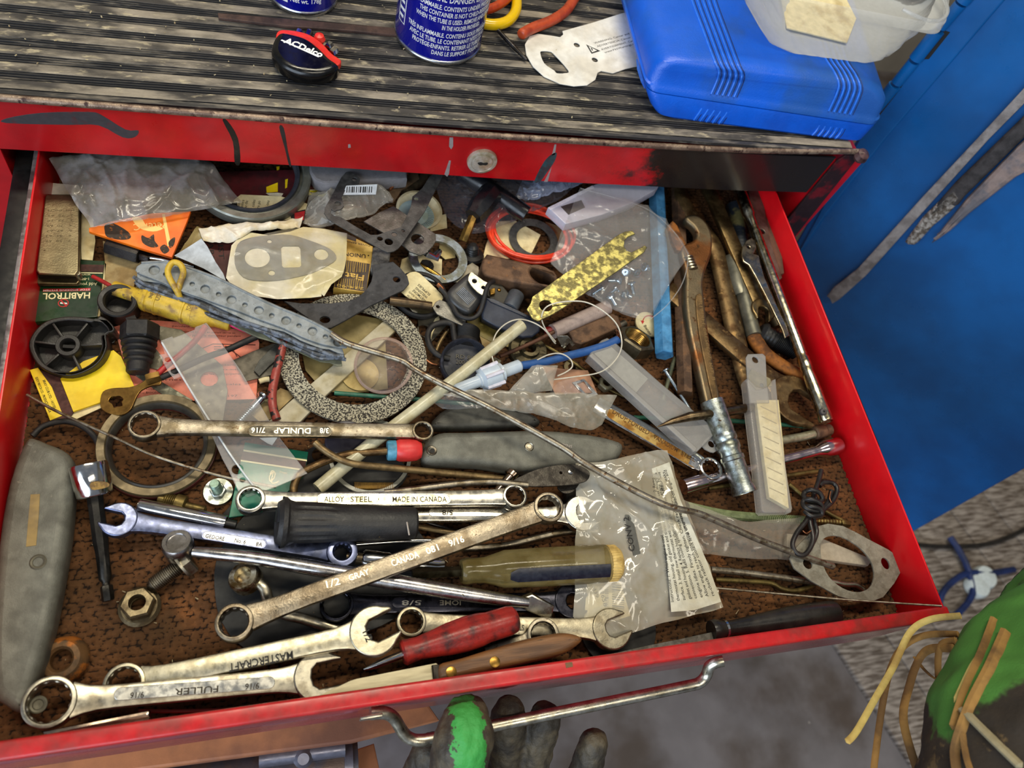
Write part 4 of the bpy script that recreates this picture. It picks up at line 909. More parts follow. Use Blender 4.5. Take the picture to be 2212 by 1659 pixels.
# --- black rubber grip
t = thing('rubber_grip', 'black ribbed rubber grip sleeve with flared end lying on the wrenches', 'grip', O(740, 1130, 10))
a, b_ = O(598, 1128, 24), O(900, 1130, 21); L = (b_ - a).length; q = S(740, 1130, 22)
GR = mat('dirty_black_rubber', (26, 26, 27), (40, 38, 37), 60, (.4, .7), rough=.5, bump=.3, bsc=700, c3=(104, 82, 44), sc3=180, th3=(.74, .8))
g_ = MB(); S_ = 60; prof = [(.0, 0, 0), (.0, .80 * 54, 0), (.004 / L, 53, 0), (.03, 55, 0), (.06, 53, 0), (.09, 47, .1), (.12, 44, .5), (.18, 44, 1), (.32, 42.5, 1), (.40, 41, .6), (.43, 40.5, 0), (.7, 38.5, 0), (.95, 36, 0), (.985, 34.5, 0), (1.0, 30, 0), (1.0, 0, 0)]
ax = (b_ - a).normalized(); x = V((0, 0, 1)); x = (x - ax * x.dot(ax)).normalized(); y = ax.cross(x); rows = []
for f_, r_, rb in prof:
    rows.append([a + ax * (f_ * L + (0.0015 * math.cos(2 * math.pi * k / S_) if f_ < .08 else 0)) + (x * math.cos(2 * math.pi * k / S_) * .92 + y * math.sin(2 * math.pi * k / S_)) * q * (r_ - rb * 3.2 * (1 if (k % 5) in (0, 1) else 0)) for k in range(S_)])
g_.grid(rows, True, False, False).build('grip_body', GR, t, smooth=30)
MB().tube([O(879, 1128, 30), O(881, 1140, 31), O(884, 1156, 30)], .0005, 6).build('white_scratch', mat('pale_scratch', (170, 160, 150), rough=.7), t)
# --- amber screwdriver
t = thing('screwdriver', 'clear amber screwdriver with black stripe and ribbed cream end cap', 'screwdriver', O(1160, 1225, 8))
a, b_ = O(996, 1234, 17), O(1338, 1216, 17); L = (b_ - a).length; q = S(1160, 1225, 17); S_ = 48; rows = []
ax = (b_ - a).normalized(); x = V((0, 0, 1)); x = (x - ax * x.dot(ax)).normalized(); y = ax.cross(x)
for f_, r_, fl_ in ((0, 0, 0), (0, 24, 0), (.015, 27, 0), (.04, 28, 0), (.07, 26, 0), (.14, 27, 0), (.20, 33, .3), (.26, 40, 1), (.5, 42, 1), (.8, 42.5, 1), (.905, 42, 1), (.92, 38, 0), (.93, 0, 0)):
    rows.append([a + ax * f_ * L + (x * math.cos(2 * math.pi * k / S_) + y * math.sin(2 * math.pi * k / S_)) * q * r_ * (1 - fl_ * .06 * (1 - abs(math.cos(3 * 2 * math.pi * k / S_)))) for k in range(S_)])
MB().grid(rows, True).build('handle', AMBER, t, smooth=30)
MB().lathe(a, ax, [(0, L * .9), (q * 38, L * .905), (q * 40, L * .93), (q * 39, L * .97), (q * 33, L * .995), (q * 22, L * 1.006), (0, L * 1.01)], 40).build('end_cap', AMBERCAP, t)
rb = MB()
for k in range(40):
    w_ = 2 * math.pi * k / 40; d_ = x * math.cos(w_) + y * math.sin(w_); rb.tube([a + ax * L * .915 + d_ * q * 39, a + ax * L * .97 + d_ * q * 39], q * 1.6, 5)
rb.build('cap_ribs', AMBERCAP, t)
sp = MB(); rows = []
for f_ in np.linspace(.27, .895, 14):
    e = min(1, (f_ - .262) / .03) ** .5
    rows.append([a + ax * f_ * L + (x * math.cos(w_) + y * math.sin(w_)) * q * 42.6 for w_ in np.linspace(.62 - .36 * e, .62 + .36 * e, 8)])
st = sp.grid(rows); sgn = st.v[0]
st.build('black_stripe', NAVYST, t)
MB().tube([a - ax * .030, a + ax * L * .45], .0032, 4).build('square_shaft', mat('oily_steel', (92, 86, 66), (70, 64, 48), 120, rough=.35, metal=1), t)
# --- red screwdriver
t = thing('screwdriver', 'small screwdriver with grimy red handle lying above the wooden knife', 'screwdriver', O(980, 1385, 10))
a, b_ = O(868, 1411, 22), O(1117, 1336, 24); L = (b_ - a).length; q = S(990, 1375, 23); S_ = 42
ax = (b_ - a).normalized(); x = V((0, 0, 1)); x = (x - ax * x.dot(ax)).normalized(); y = ax.cross(x); rows = []
for f_, r_, fl_ in ((0, 0, 0), (0, 22, 0), (.02, 27, 0), (.07, 25, 0), (.14, 24, .2), (.26, 29, 1), (.40, 35, 1), (.55, 38, 1), (.66, 37, 1), (.74, 33, .8), (.82, 33, .8), (.92, 33, 1), (.975, 29, .6), (1.0, 20, 0), (1.0, 0, 0)):
    rows.append([a + ax * f_ * L + (x * math.cos(2 * math.pi * k / S_) + y * math.sin(2 * math.pi * k / S_)) * q * r_ * (1 - fl_ * .09 * (1 - abs(math.cos(3 * 2 * math.pi * k / S_)))) for k in range(S_)])
MB().grid(rows, True).build('handle', REDH, t, smooth=34)
pp = [O(872, 1413, 22), O(835, 1427, 19), O(812, 1437, 17), O(786, 1446, 15)]
MB().tube(pp, [.0022, .0022, .0018, .0006], 12).build('shaft', CHROME, t)
# --- wooden paring knife
t = thing('knife', 'wooden handled knife with brass rivets leaning along the front rim', 'knife', O(1000, 1440, 8))
KP = tri((680, 1512, 20), (945, 1448, 26), (1200, 1380, 29))
KH = tri((950, 1455, 27), (1250, 1382, 27), (1100, 1400, 33))
MB().plate(hor(26), [(662, 1516), (757, 1470), (770, 1466), (942, 1432), (952, 1440), (952, 1475), (820, 1510), (680, 1540)], 1.1, bev=.2).build('blade', mat('knife_blade', (168, 160, 134), (140, 132, 108), 40, rough=.4, metal=1, stretch=(.5, 3, 1, -.25)), t)
MB().plate(hor(30), sm([(946, 1437), (1000, 1420), (1090, 1392), (1150, 1376), (1205, 1366), (1240, 1368), (1259, 1378), (1250, 1392), (1215, 1412), (1150, 1428), (1060, 1448), (985, 1466), (948, 1474)], 3), 11, bev=3.2, res=3).build('wood_handle', WOOD, t)
for px, py in ((975, 1452), (1069, 1430)): MB().lathe(O(px, py, 30), (0, 0, 1), [(0, .0001), (.0029, .0001), (.0031, 0), (.0031, -.001)], 24).build('rivet', BRASS, t)
MB().plate(hor(29.4), [(934, 1436), (950, 1434), (956, 1474), (938, 1477)], 8, bev=1.5).build('bolster', mat('dark_bolster', (50, 44, 36), rough=.5, metal=.5), t)
# --- rasp with black handle
t = thing('file', 'grey file with black plastic handle lying along the front rim at right', 'file', O(1530, 1370, 4))
a, b_ = O(1536, 1362, 14), O(1806, 1324, 12); L = (b_ - a).length; q = S(1680, 1340, 12); ax = (b_ - a).normalized()
MB().lathe(a, ax, [(0, 0), (20 * q, 0), (22 * q, .003), (20 * q, .006), (16 * q, .010), (15 * q, .016), (21 * q, L * .38), (27 * q, L * .60), (29 * q, L * .76), (28 * q, L * .97), (26 * q, L * .99), (20 * q, L), (0, L)], 36).build('handle', mat('hard_black_handle', (30, 28, 27), (44, 40, 36), 60, rough=.32, bump=.1), t)
MB().lathe(a + ax * .0095, ax, [(15 * q, 0), (18 * q, 0), (18 * q, .0016), (15 * q, .0016)], 28, closed=True).build('ferrule', CHROME, t)
MB().plate(hor(14), [(1268, 1424), (1400, 1394), (1470, 1380), (1552, 1362), (1558, 1380), (1480, 1399), (1400, 1414), (1270, 1442)], 5, bev=.6).build('file_blade', mat('file_grey', (140, 138, 130), (112, 110, 100), 200, rough=.45, metal=.7, bump=.8, bsc=2500), t)
# --- chrome channel at bottom left and red rod
CH = thing('chrome_channel', 'short chrome channel piece lying below the big front wrench at left', 'channel', O(200, 1570, 0))
PLc = hor(24)
MB().plate(PLc, [(90, 1580), (322, 1534), (323, 1549), (96, 1594)], 7, bev=1.5).build('channel_top', mat('pinkish_chrome', (182, 160, 140), (150, 130, 110), 40, rough=.18, metal=1), CH)
MB().plate(hor(20), [(72, 1592), (322, 1550), (324, 1566), (72, 1612)], 5, bev=.6).build('channel_flange', SATIN, CH)
rod('red_rod', 'thin red rod on the carpet below the big front wrench', 'rod', [(300, 1536, 4), (400, 1536, 4), (545, 1531, 4)], 4, mat('red_brown_rod', (140, 40, 30), rough=.4))
# --- big grey utility knife handle at the left
t = thing('utility_knife', 'big grey cast metal utility knife handle at the left edge of the drawer', 'utility knife', O(75, 1230, 0))
kp = MB().plate(hor(19), sm([(52, 948), (66, 940), (100, 953), (132, 966), (150, 982), (156, 1010), (152, 1085), (144, 1160), (132, 1235), (114, 1330), (98, 1395), (80, 1455), (64, 1508), (48, 1532), (30, 1536), (6, 1522), (-20, 1495), (-26, 1400), (-16, 1250), (0, 1120), (16, 1040), (36, 980)], 2), 19, bev=6, res=4)
kp.build('handle_body', GREYPAINT, t, smooth=50)
MB().plate(hor(19.3), [(66, 1068), (86, 1067), (84, 1110), (78, 1178), (56, 1181), (61, 1120)], .6, bev=.1).build('slider_slot', mat('yellowed_slot', (150, 124, 66), (128, 106, 62), 60, rough=.5), t)
for px, py in ((82, 1214), (82, 1522)): MB().lathe(O(px, py, 19.1), (0, 0, 1), [(0, -.0006), (.0022, -.0004), (.0026, .0002), (.0036, .0004), (.0042, .0001), (.0042, -.001)], 26).build('screw', mat('dull_screw', (88, 84, 70), rough=.5, metal=.5), t)
# --- grey utility knife in the middle
t = thing('utility_knife', 'grey utility knife with screw lying right of the red capped tool', 'utility knife', O(1130, 965, 0))
MB().plate(hor(17), sm([(914, 972), (922, 950), (940, 936), (962, 930), (1010, 930), (1137, 926), (1210, 928), (1280, 936), (1325, 946), (1347, 956), (1347, 972), (1335, 990), (1305, 999), (1262, 1002), (1200, 1010), (1137, 1014), (1080, 1008), (1036, 1001), (960, 998), (930, 998), (914, 990)], 2), 15, bev=5, res=4).build('handle_body', GREYPAINT, t, smooth=50)
MB().lathe(O(933, 973, 17.2), (.1, .05, 1), [(.0018, -.004), (.0019, .0002), (.0029, .0006), (.0035, .0001), (.0035, -.001)], 26).build('eyelet', WORN, t)
MB().lathe(O(934, 974, 17.25), (0, 0, 1), [(0, 0), (.0018, 0), (.0018, -.001)], 18).build('eyelet_hole', INK, t)
MB().lathe(O(1143, 965, 17.1), (0, 0, 1), [(0, .0004), (.0016, .0004), (.0018, 0), (.0026, -.0001), (.003, .0003), (.0034, 0), (.0034, -.001)], 26).build('screw', SATIN, t)
ub = MB(); ub.text(hor(17.1), 'SNAP', (1236, 962), (1212, 957), 6, ext=.06); ub.build('lettering', mat('pale_scratch', (170, 160, 150), rough=.7), t, smooth=10)
flatp('utility_knife', 'second darker grey knife handle half covered by the torn plastic bag', 'utility knife', 11, [(930, 918), (950, 890), (990, 872), (1060, 874), (1130, 884), (1160, 898), (1168, 912), (1130, 920), (1040, 922), (960, 924)], 10, GREYDK, bev=3.5, smo=2, res=3)
# --- pull-through tool: dark lever with rivet and thin curved arm
t = thing('lever_tool', 'dark riveted lever with long thin curved arm above the bright ring wrench', 'tool', O(1190, 1030, 12))
MB().plate(hor(26), sm([(1108, 1040), (1130, 1026), (1165, 1012), (1205, 1004), (1240, 1003), (1262, 1010), (1274, 1022), (1268, 1038), (1240, 1046), (1190, 1050), (1140, 1050)], 3), 1.6, [('c', 1212, 1021, 3)], bev=.3).build('lever_plate', mat('dark_lever', (74, 70, 64), (54, 50, 46), 140, rough=.42, metal=.85, bump=.3), t)
MB().lathe(O(1232, 1020, 26), (0, 0, 1), [(0, .0012), (.0016, .001), (.0018, 0)], 20).build('rivet', CHROME, t)
pp = sm([(1140, 1048, 25), (1100, 1044, 25), (1060, 1041, 24), (1000, 1044, 23), (940, 1051, 22), (880, 1059, 21), (830, 1064, 20)], 5, False)
MB().tube([O(*p) for p in pp], 7 * S(1000, 1045, 22), 10).build('curved_arm', WORN, t)
MB().plate(hor(20), sm([(1206, 1050), (1240, 1048), (1252, 1044), (1238, 1062), (1222, 1066), (1210, 1060)], 3), 1.5, bev=.3).build('pivot_tab', mat('dark_lever'), t)
t = thing('ratchet_block', 'dark metal spring block under the open jaw of the 5/8 wrench', 'tool', O(1270, 1080, 0))
MB().plate(hor(10), sm([(1235, 1012), (1285, 1016), (1306, 1040), (1312, 1100), (1304, 1130), (1250, 1136), (1222, 1120)], 2), 9, bev=2, res=2).build('block_body', mat('dark_block', (56, 52, 44), (38, 35, 30), 90, rough=.5, metal=.5, bump=.3), t)
a = O(1262, 1020, 11); b_ = O(1262, 1092, 11); sg = MB()
sg.tube([a.lerp(b_, k / 140) + V((math.cos(k * .9) * .0042, 0, math.sin(k * .9) * .0042)) for k in range(141)], .0006, 6); sg.build('coil_spring', mat('oily_spring', (120, 104, 66), (84, 70, 44), 150, rough=.4, metal=.8), t)
MB().tube([O(1240, 1108, 12), O(1300, 1104, 12)], .0026, 10).build('cross_pin', BRONZE, t)
# --- chrome drive socket + black bit holder at left
t = thing('socket_driver', 'chrome socket on a black hex bit holder standing left of the bronze seal', 'socket', O(215, 1130, 0))
a, b_ = O(190, 1002, 22), O(205, 1068, 15); q = S(195, 1030, 18); ax = (b_ - a).normalized(); L = (b_ - a).length
MB().lathe(a, ax, [(0, .004), (24 * q, .004), (26 * q, 0), (36 * q, 0), (38 * q, .0012), (38 * q, L * .75), (36.5 * q, L * .8), (36 * q, L), (33 * q, L + .001), (0, L + .001)], 44).build('socket_body', CHROME, t)
MB().plate(Fr(O(210, 1050, 28), (1, 0, 0), (0, 1, .5)), sm([(194, 1045), (210, 1040), (232, 1042), (236, 1050), (220, 1056), (198, 1058)], 3), .6, bev=.2).build('glue_blob', mat('brown_glue', (150, 116, 50), (110, 80, 30), 300, rough=.6, bump=1), t)
a, b_ = O(205, 1070, 14), O(234, 1298, 5); L = (b_ - a).length; q = S(215, 1180, 10); bh = MB()
bh.lathe(a, b_ - a, [(0, 0), (17 * q, 0), (17.5 * q, L * .10), (16.5 * q, L * .11), (16.5 * q, L * .45), (14 * q, L * .55), (13.5 * q, L * .80), (8 * q, L * .83), (8 * q, L * .86), (0, L * .86)], 8, ph=.3)
hexa(bh, a.lerp(b_, .86), b_, 12.5 * q, .1)
bh.build('bit_holder', mat('black_oxide_tool', (46, 44, 40), (32, 31, 29), 120, rough=.35, metal=.7, bump=.1), t)
# --- rubber ring (hose) at left
rod('hose_ring', 'black rubber hose ring behind the grey utility knife handle at left', 'ring', [(70, 942, 6), (95, 920, 6), (140, 910, 6), (180, 922, 6), (208, 950, 6), (217, 985, 6), (200, 1020, 5), (150, 1040, 5), (100, 1030, 5)], 6.5, BLACKR)
# --- bronze oil seal
t = thing('oil_seal', 'bronze ringed oil seal with dark red rubber base under the double ring wrench', 'seal', O(344, 966, 0)); q = S(344, 966, 6); c = O(344, 969, 0)
MB().lathe(c, (0, 0, 1), [(93 * q, .0004), (118 * q, .0004), (121 * q, .0016), (121 * q, .0058), (114 * q, .006), (95 * q, .006)], 90, closed=True).build('rubber_base', SEALR, t)
MB().lathe(c, (0, 0, 1), [(101 * q, .0058), (119.5 * q, .0058), (120 * q, .0076), (118 * q, .0086), (103 * q, .0084), (100 * q, .007)], 90, closed=True).build('bronze_ring', SEALB, t)
MB().lathe(c, (0, 0, 1), [(91 * q, .003), (97 * q, .001), (101 * q, .0035), (101 * q, .0076), (97 * q, .0082), (92.5 * q, .0066)], 90, closed=True).build('inner_lip', mat('dark_lip', (50, 48, 44), (64, 62, 56), 60, rough=.4), t)
# --- screw stud on washer
t = thing('washer_bolt', 'zinc bolt standing on its washer left of the green matchbook', 'bolt', O(472, 1062, 0)); c = O(472, 1064, 0); q = S(472, 1062, 2)
MB().lathe(c, (0, 0, 1), [(0, 0), (31 * q, 0), (32 * q, .001), (30 * q, .0022), (0, .0024)], 36).build('washer', ZINC, t)
b = MB(); hexa(b, c + V((0, 0, .0022)), c + V((0, 0, .005)), 17 * q); b.build('hex_head', ZINC, t)
b = MB(); bolt(b, c + V((0, 0, .0045)), c + V((-.0012, .0006, .0145)), thread(0, .9, 11.5 * q, 6) + [(.97, 10 * q), (1, 9 * q), (1, 0)], 20); b.build('threaded_stud', mat('green_zinc', (150, 176, 160), (120, 140, 120), 200, rough=.35, metal=.8), t, smooth=25)
b = MB(); bolt(b, O(343, 1077, 4), O(402, 1092, 4), [(0, 0), (0, .003), (.2, .003), (.22, .0045)] + thread(.25, .6, .0048, 5) + [(.62, .0056), (.95, .0056), (1, .004), (1, 0)], 18)
bolt(b, O(402, 1092, 4), O(446, 1102, 4), [(0, 0), (0, .0024), (.9, .0022), (1, .001), (1, 0)], 12)
one('brass_fitting', 'small dull brass threaded fitting below the bronze seal', 'fitting', b, mat('dull_brass', (120, 104, 60), (90, 76, 44), 140, rough=.45, metal=.8), smooth=30)
# --- green matchbook
t = thing('matchbook', 'teal green matchbook with brown striker strip under clear plastic', 'matchbook', O(590, 1020, 0)); F_ = tri((530, 955, 7), (664, 976, 7), (500, 1110, 4))
MB().plate(F_, [(529, 955), (666, 976), (661, 1008), (655, 1030), (604, 1080), (560, 1108), (494, 1118), (508, 1050)], 2, bev=.3).build('cover', TEALC, t)
MB().plate(F_.up(.2), [(525, 975), (662, 997), (658, 1016), (520, 994)], .3, bev=.05).build('striker', BROWNS, t)
mb = MB()
for a, b_ in ((((526, 971)), (663, 993)), ((520, 993), (659, 1014))): mb.plate(F_.up(.35), [a, b_, (b_[0], b_[1] + 3.5), (a[0], a[1] + 3.5)], .2, bev=.02)
def script(mb, F_, pts, r_): mb.tube([F_.up(.25).pt(*p) for p in sm(pts, 6, False)], r_, 6)
script(mb, F_, [(583, 1024), (588, 1017), (594, 1022), (592, 1032), (585, 1040), (582, 1030), (590, 1020), (586, 1040), (592, 1044), (602, 1040)], .0004)
script(mb, F_, [(536, 1060), (542, 1048), (552, 1050), (560, 1056), (552, 1060)], .0003)
mb.text(F_.up(.25), 'Dept', (604, 1021), (620, 1024), 4)
mb.build('print_lines', CREAMINK, t, smooth=20)
flatp('paper_scrap', 'pale torn paper under the double ring wrench above the green matchbook', 'paper', 3, [(560, 946), (600, 944), (588, 962), (578, 958)], .3, PAPERB)
# --- L shaped rod with red cap
t = thing('tip_tool', 'bent steel rod tool with red rubber tip and light blue collar', 'tool', O(780, 990, 6))
pp = sm([(634, 1064, 12), (636, 1046, 13), (648, 1024, 14), (680, 1006, 15), (720, 990, 16), (760, 980, 16), (800, 977, 17), (842, 974, 18)], 6, False)
MB().tube([O(*p) for p in pp], 8.5 * S(740, 1000, 15), 12).build('bent_rod', BRONZE, t)
a, b_ = O(836, 973, 19), O(912, 972, 19); L = (b_ - a).length; q = S(870, 973, 19)
MB().lathe(a, b_ - a, [(0, 0), (20 * q, 0), (22 * q, .0008), (22 * q, L * .24), (20 * q, L * .27), (0, L * .27)], 26).build('collar', BLUECOL, t)
MB().lathe(a, b_ - a, [(0, L * .24), (21 * q, L * .25), (24.5 * q, L * .34), (25 * q, L * .6), (23 * q, L * .84), (17 * q, L * .97), (9 * q, L), (0, L)], 30).build('red_tip', REDCAP, t)
rod('bent_rod', 'tan bent rod running from under the middle wrench to the right', 'rod', [(680, 955, 24), (700, 972, 23), (730, 990, 22), (770, 1003, 20), (850, 1011, 16), (960, 1022, 10), (1040, 1030, 7), (1100, 1036, 6)], 7.5, TANROD)
rod('thin_wire', 'thin stiff wire from the left wall over the bronze seal to the green matchbook', 'wire', [(58, 853, 12), (130, 892, 14), (250, 946, 18), (330, 983, 20), (440, 1018, 16), (520, 1038, 14), (596, 1052, 12)], 3.2, GREYROD)
# --- translucent ring and black disc below the middle
t = O(800, 985, 2); q = S(800, 985, 2)
MB().lathe(t, (0, 0, 1), [(80 * q, 0), (88 * q, 0), (88 * q, .0016), (80 * q, .0016)], 70, closed=True).build('plastic_ring', mat('translucent_ring', (176, 176, 160), rough=.3, film=.4), None, 'translucent plastic ring on the carpet under the tan bent rod', 'ring')
MB().lathe(O(748, 958, 5), (.05, -.1, 1), [(0, 0), (44 * q, 0), (46 * q, .001), (46 * q, .005), (43 * q, .006), (0, .0062)], 40).build('black_disc', mat('purple_black', (44, 42, 54), (60, 58, 68), 60, rough=.35), None, 'dark disc cap under the middle of the double ring wrench', 'cap')
cg = MB()
for k in range(20): cg.tube([O(768 + k * 4.2, 1043, 3), O(768 + k * 4.2, 1056, 3)], .0007, 6)
cg.plate(hor(2.6), [(765, 1041), (852, 1043), (852, 1058), (765, 1056)], 1.5, bev=.2)
one('brush_strip', 'yellowish ribbed strip peeking out above the bright ring wrench', 'strip', cg, mat('ochre_strip', (150, 116, 50), (120, 90, 40), 200, rough=.6))
a, b_ = O(1075, 1062, 9), O(1110, 1022, 12)
MB().lathe(a, b_ - a, [(0, 0), (.0032, 0), (.0034, .004), (.0034, (b_ - a).length * .8), (.005, (b_ - a).length * .82), (.005, (b_ - a).length), (0, (b_ - a).length)], 18).build('tube_fitting', mat('pinkish_chrome'), None, 'small shiny tube fitting behind the right ring of the bright ring wrench', 'fitting')
# ================================================================= LEFT BACK PART OF THE DRAWER
# --- steel gauge in a folded case
t = thing('steel_gauge', 'worn steel gauge in folded metal case along the left wall', 'gauge', O(125, 510, 0))
GM = mat('old_nickel', (150, 140, 108), (126, 116, 88), 60, (.4, .65), rough=.38, metal=.9, bump=.2, c3=(84, 70, 48), sc3=240, th3=(.66, .74))
MB().plate(tri((98, 420, 21), (172, 418, 21), (80, 590, 19)), sm([(100, 420), (168, 419), (172, 424), (169, 585), (162, 594), (84, 591), (78, 584), (97, 426)], 1), 2.2, bev=.8, res=3).build('upper_cover', GM, t)
MB().plate(hor(12), [(84, 425), (176, 424), (172, 606), (166, 613), (82, 613), (77, 606)], 3, bev=.6).build('lower_cover', mat('old_nickel_dark', (112, 100, 74), (84, 74, 52), 70, rough=.4, metal=.9), t)
MB().plate(hor(15), [(86, 430), (166, 430), (163, 596), (82, 596)], 4, bev=.2).build('leaf_pack', mat('dark_leaf', (50, 44, 34), rough=.5, metal=.6), t)
MB().lathe(O(170, 596, 14), (0, 0, 1), [(0, .003), (.0016, .003), (.002, .002), (.002, -.002)], 16).build('rivet', SATIN, t)
mb = MB(); G_ = tri((98, 420, 21.02), (172, 418, 21.02), (80, 590, 19.02))
for k, s_ in enumerate(('MM  INCH', '2   75  65', '3   72  70', '4   70  69', '5   67  67', '6   61  63', '7   58  59')):
    y = 452 + k * 11; mb.text(G_, s_, (160 - k * 1.2, y), (104 - k * .9, y + 1), 5, ext=.03)
mb.build('engraved_numbers', mat('engraved', (92, 82, 58), rough=.5, metal=.6), t, smooth=10)
# --- cards and papers low down
flatp('card', 'cream card strip standing behind the steel gauge at the left wall', 'card', 6, [(172, 452), (200, 470), (206, 520), (200, 562), (176, 560)], 1, PAPERC)
flatp('card', 'white card corner above the steel gauge under the big clear bag', 'card', 9, [(112, 395), (170, 400), (176, 420), (110, 419)], .8, PAPERW)
flatp('card', 'tan cardboard flap beside the green matchbook under the black handle', 'card', 5, [(222, 520), (262, 532), (304, 556), (304, 570), (286, 628), (225, 622), (226, 560)], 1.2, TANCARD)
# --- orange packet
t = thing('orange_packet', 'orange printed packet with black smears under the big clear bag', 'packet', O(300, 500, 12)); F_ = tri((192, 494, 22), (406, 470, 23), (368, 552, 20))
MB().plate(F_, [(192, 492), (240, 478), (330, 460), (412, 456), (404, 478), (371, 556), (300, 535), (192, 500)], 3, bev=.4).build('packet_body', ORANGEC, t)
mb = MB(); mb.text(F_.up(.05), 'Peter C', (360, 480), (288, 484), 16); mb.plate(F_.up(.1), sm([(285, 470), (300, 492), (330, 500), (352, 494), (340, 489), (318, 488), (304, 470)], 3), .1, bev=.02); mb.plate(F_.up(.1), [(350, 463), (356, 462), (370, 530), (362, 532)], .1, bev=.02)
mb.build('light_print', ORPRINT, t, smooth=10)
mb = MB(); SMR = F_.up(.12)
for pl in ([(227, 486), (244, 482), (276, 500), (282, 514), (262, 518), (232, 512), (226, 498)], [(306, 508), (320, 514), (332, 506), (334, 520), (342, 532), (326, 534), (308, 524)], [(366, 520), (378, 512), (376, 528), (368, 536), (364, 528)], [(346, 534), (356, 528), (366, 540), (356, 548), (348, 542)]): mb.plate(SMR, sm(pl, 3), .12, bev=.02)
mb.build('black_smear', mat('tar_smear', (46, 30, 16), (150, 80, 20), 300, (.56, .66), rough=.6), t)
# --- big clear bag (top left)
MB().sheet([(108, 352, 26), (180, 338, 28), (280, 332, 30), (400, 340, 30), (452, 352, 30)], [(194, 492, 26), (260, 485, 28), (330, 474, 28), (410, 458, 28), (523, 432, 29)], 46, 30, wr=4.5, bulge=7, seed=3, freq=62, thick=5).build('plastic_bag', BAGD, None, 'big crumpled clear plastic bag lying at the top left under the chest lip', 'plastic bag', smooth=80)
# --- black handled driver
t = thing('hex_driver', 'black hex handled driver under the orange packet', 'screwdriver', O(280, 540, 6)); b = MB(); hexa(b, O(232, 530, 12), O(302, 552, 12), 20 * S(265, 540, 12), .06); b.build('handle', BLACKP, t)
b = MB(); hexa(b, O(302, 552, 12), O(324, 558, 12), 11 * S(310, 555, 12)); b.build('hex_collar', DSTEEL, t)
MB().tube([O(320, 556, 12), O(350, 560, 13), O(420, 578, 14)], 6 * S(360, 560, 12), 12).build('shaft', CHROME, t)
# --- green matchbook HABITROL
t = thing('matchbook', 'dark green stop smoking matchbook with white lettering at the left wall', 'matchbook', O(145, 640, 0)); F_ = hor(6)
MB().plate(F_, [(90, 560), (226, 563), (221, 610), (210, 684), (140, 690), (66, 696), (74, 630)], 4.5, bev=.5).build('cover', GREENC, t)
MB().plate(F_.up(.2), [(172, 571), (225, 572), (223, 588), (170, 586)], .3, bev=.05).build('striker', BROWNS, t)
mb = MB(); mb.text(F_.up(.05), 'HABITROL', (195, 632), (93, 634), 15, off=.02); mb.text(F_.up(.05), 'Add your', (210, 610), (168, 612), 8); mb.text(F_.up(.05), '1-888', (192, 600), (172, 601), 6); mb.text(F_.up(.05), 'www', (196, 592), (172, 592), 5)
mb.plate(F_.up(.12), [(170, 588), (222, 589), (222, 591), (170, 590)], .1, bev=.02)
mb.build('lettering', CREAMINK, t, smooth=10)
b = MB(); b.plate(F_.up(.12), [(93, 624), (196, 622), (195, 628), (92, 630)], .15, bev=.02); c = F_.hit(137, 655); q = F_.sc(137, 655)
b.lathe(F_.w(*c, .0001), (0, 0, 1), [(8.5 * q, 0), (10.5 * q, 0), (10.5 * q, .00012), (8.5 * q, .00012)], 30, closed=True); b.plate(F_.up(.14), [(130, 649), (132, 647), (145, 661), (143, 663)], .1, bev=.02); b.build('red_print', REDINK, t)
b = MB(); b.text(F_.up(.2), 'STOP SMOKING SYSTEM', (194, 624), (94, 626), 4); b.plate(F_.up(.1), [(130, 653), (145, 654), (145, 657), (130, 656)], .1, bev=.02); b.build('white_print', WHITEINK, t, smooth=10)
MB().plate(hor(5), [(226, 566), (230, 570), (216, 682), (209, 684)], 3, bev=.2).build('paper_edge', PAPERC, t)
# --- black threaded cap
t = thing('threaded_cap', 'black plastic threaded cap lying open beside the yellow fuse holder', 'cap', O(260, 668, 0)); q = S(260, 668, 10); c = O(262, 672, 0)
MB().lathe(c, (.05, -.12, 1), [(0, .003), (27 * q, .003), (28 * q, .006)] + [(p, .006 + .0012 * k) for k, p in enumerate((28 * q, 25.5 * q) * 4)] + [(29 * q, .0160), (37 * q, .0165), (39.5 * q, .0155), (39.5 * q, .001), (37 * q, 0), (0, 0)], 40).build('cap_body', BLACKP, t, smooth=25)
MB().box(Fr(O(284, 690, 16), (1, .4, 0), (-.4, 1, 0)), -.003, .003, -.002, .002, -.003, .001).build('notch', INK, t, bev=.3)
# --- yellow fuse holder
t = thing('fuse_holder', 'yellow rubber in-line fuse holder with loop lying beside the grey strap', 'fuse holder', O(370, 655, 6))
a, b_ = O(245, 622, 12), O(498, 702, 12); L = (b_ - a).length; q = S(370, 660, 12); ax = (b_ - a).normalized()
MB().lathe(a, ax, [(0, 0), (15 * q, 0), (16 * q, .001), (16 * q, L * .17), (20 * q, L * .22), (28 * q, L * .27), (29 * q, L * .30), (27 * q, L * .31), (28 * q, L * .32), (28 * q, L * .37), (29.5 * q, L * .375), (29.5 * q, L * .385), (28 * q, L * .39), (28 * q, L * .60), (30 * q, L * .605), (30 * q, L * .62), (28 * q, L * .625), (28.5 * q, L * .69), (30 * q, L * .695), (29.5 * q, L * .72), (26 * q, L * .77), (19 * q, L * .84), (15 * q, L * .88), (14 * q, L * .99), (12 * q, L), (0, L)], 36).build('body', YELFUSE, t)
pp = sm([(392, 655, 17), (384, 632, 24), (366, 600, 30), (363, 582, 32), (374, 567, 33), (390, 572, 33), (396, 590, 31), (388, 615, 27), (384, 640, 21)], 5, False)
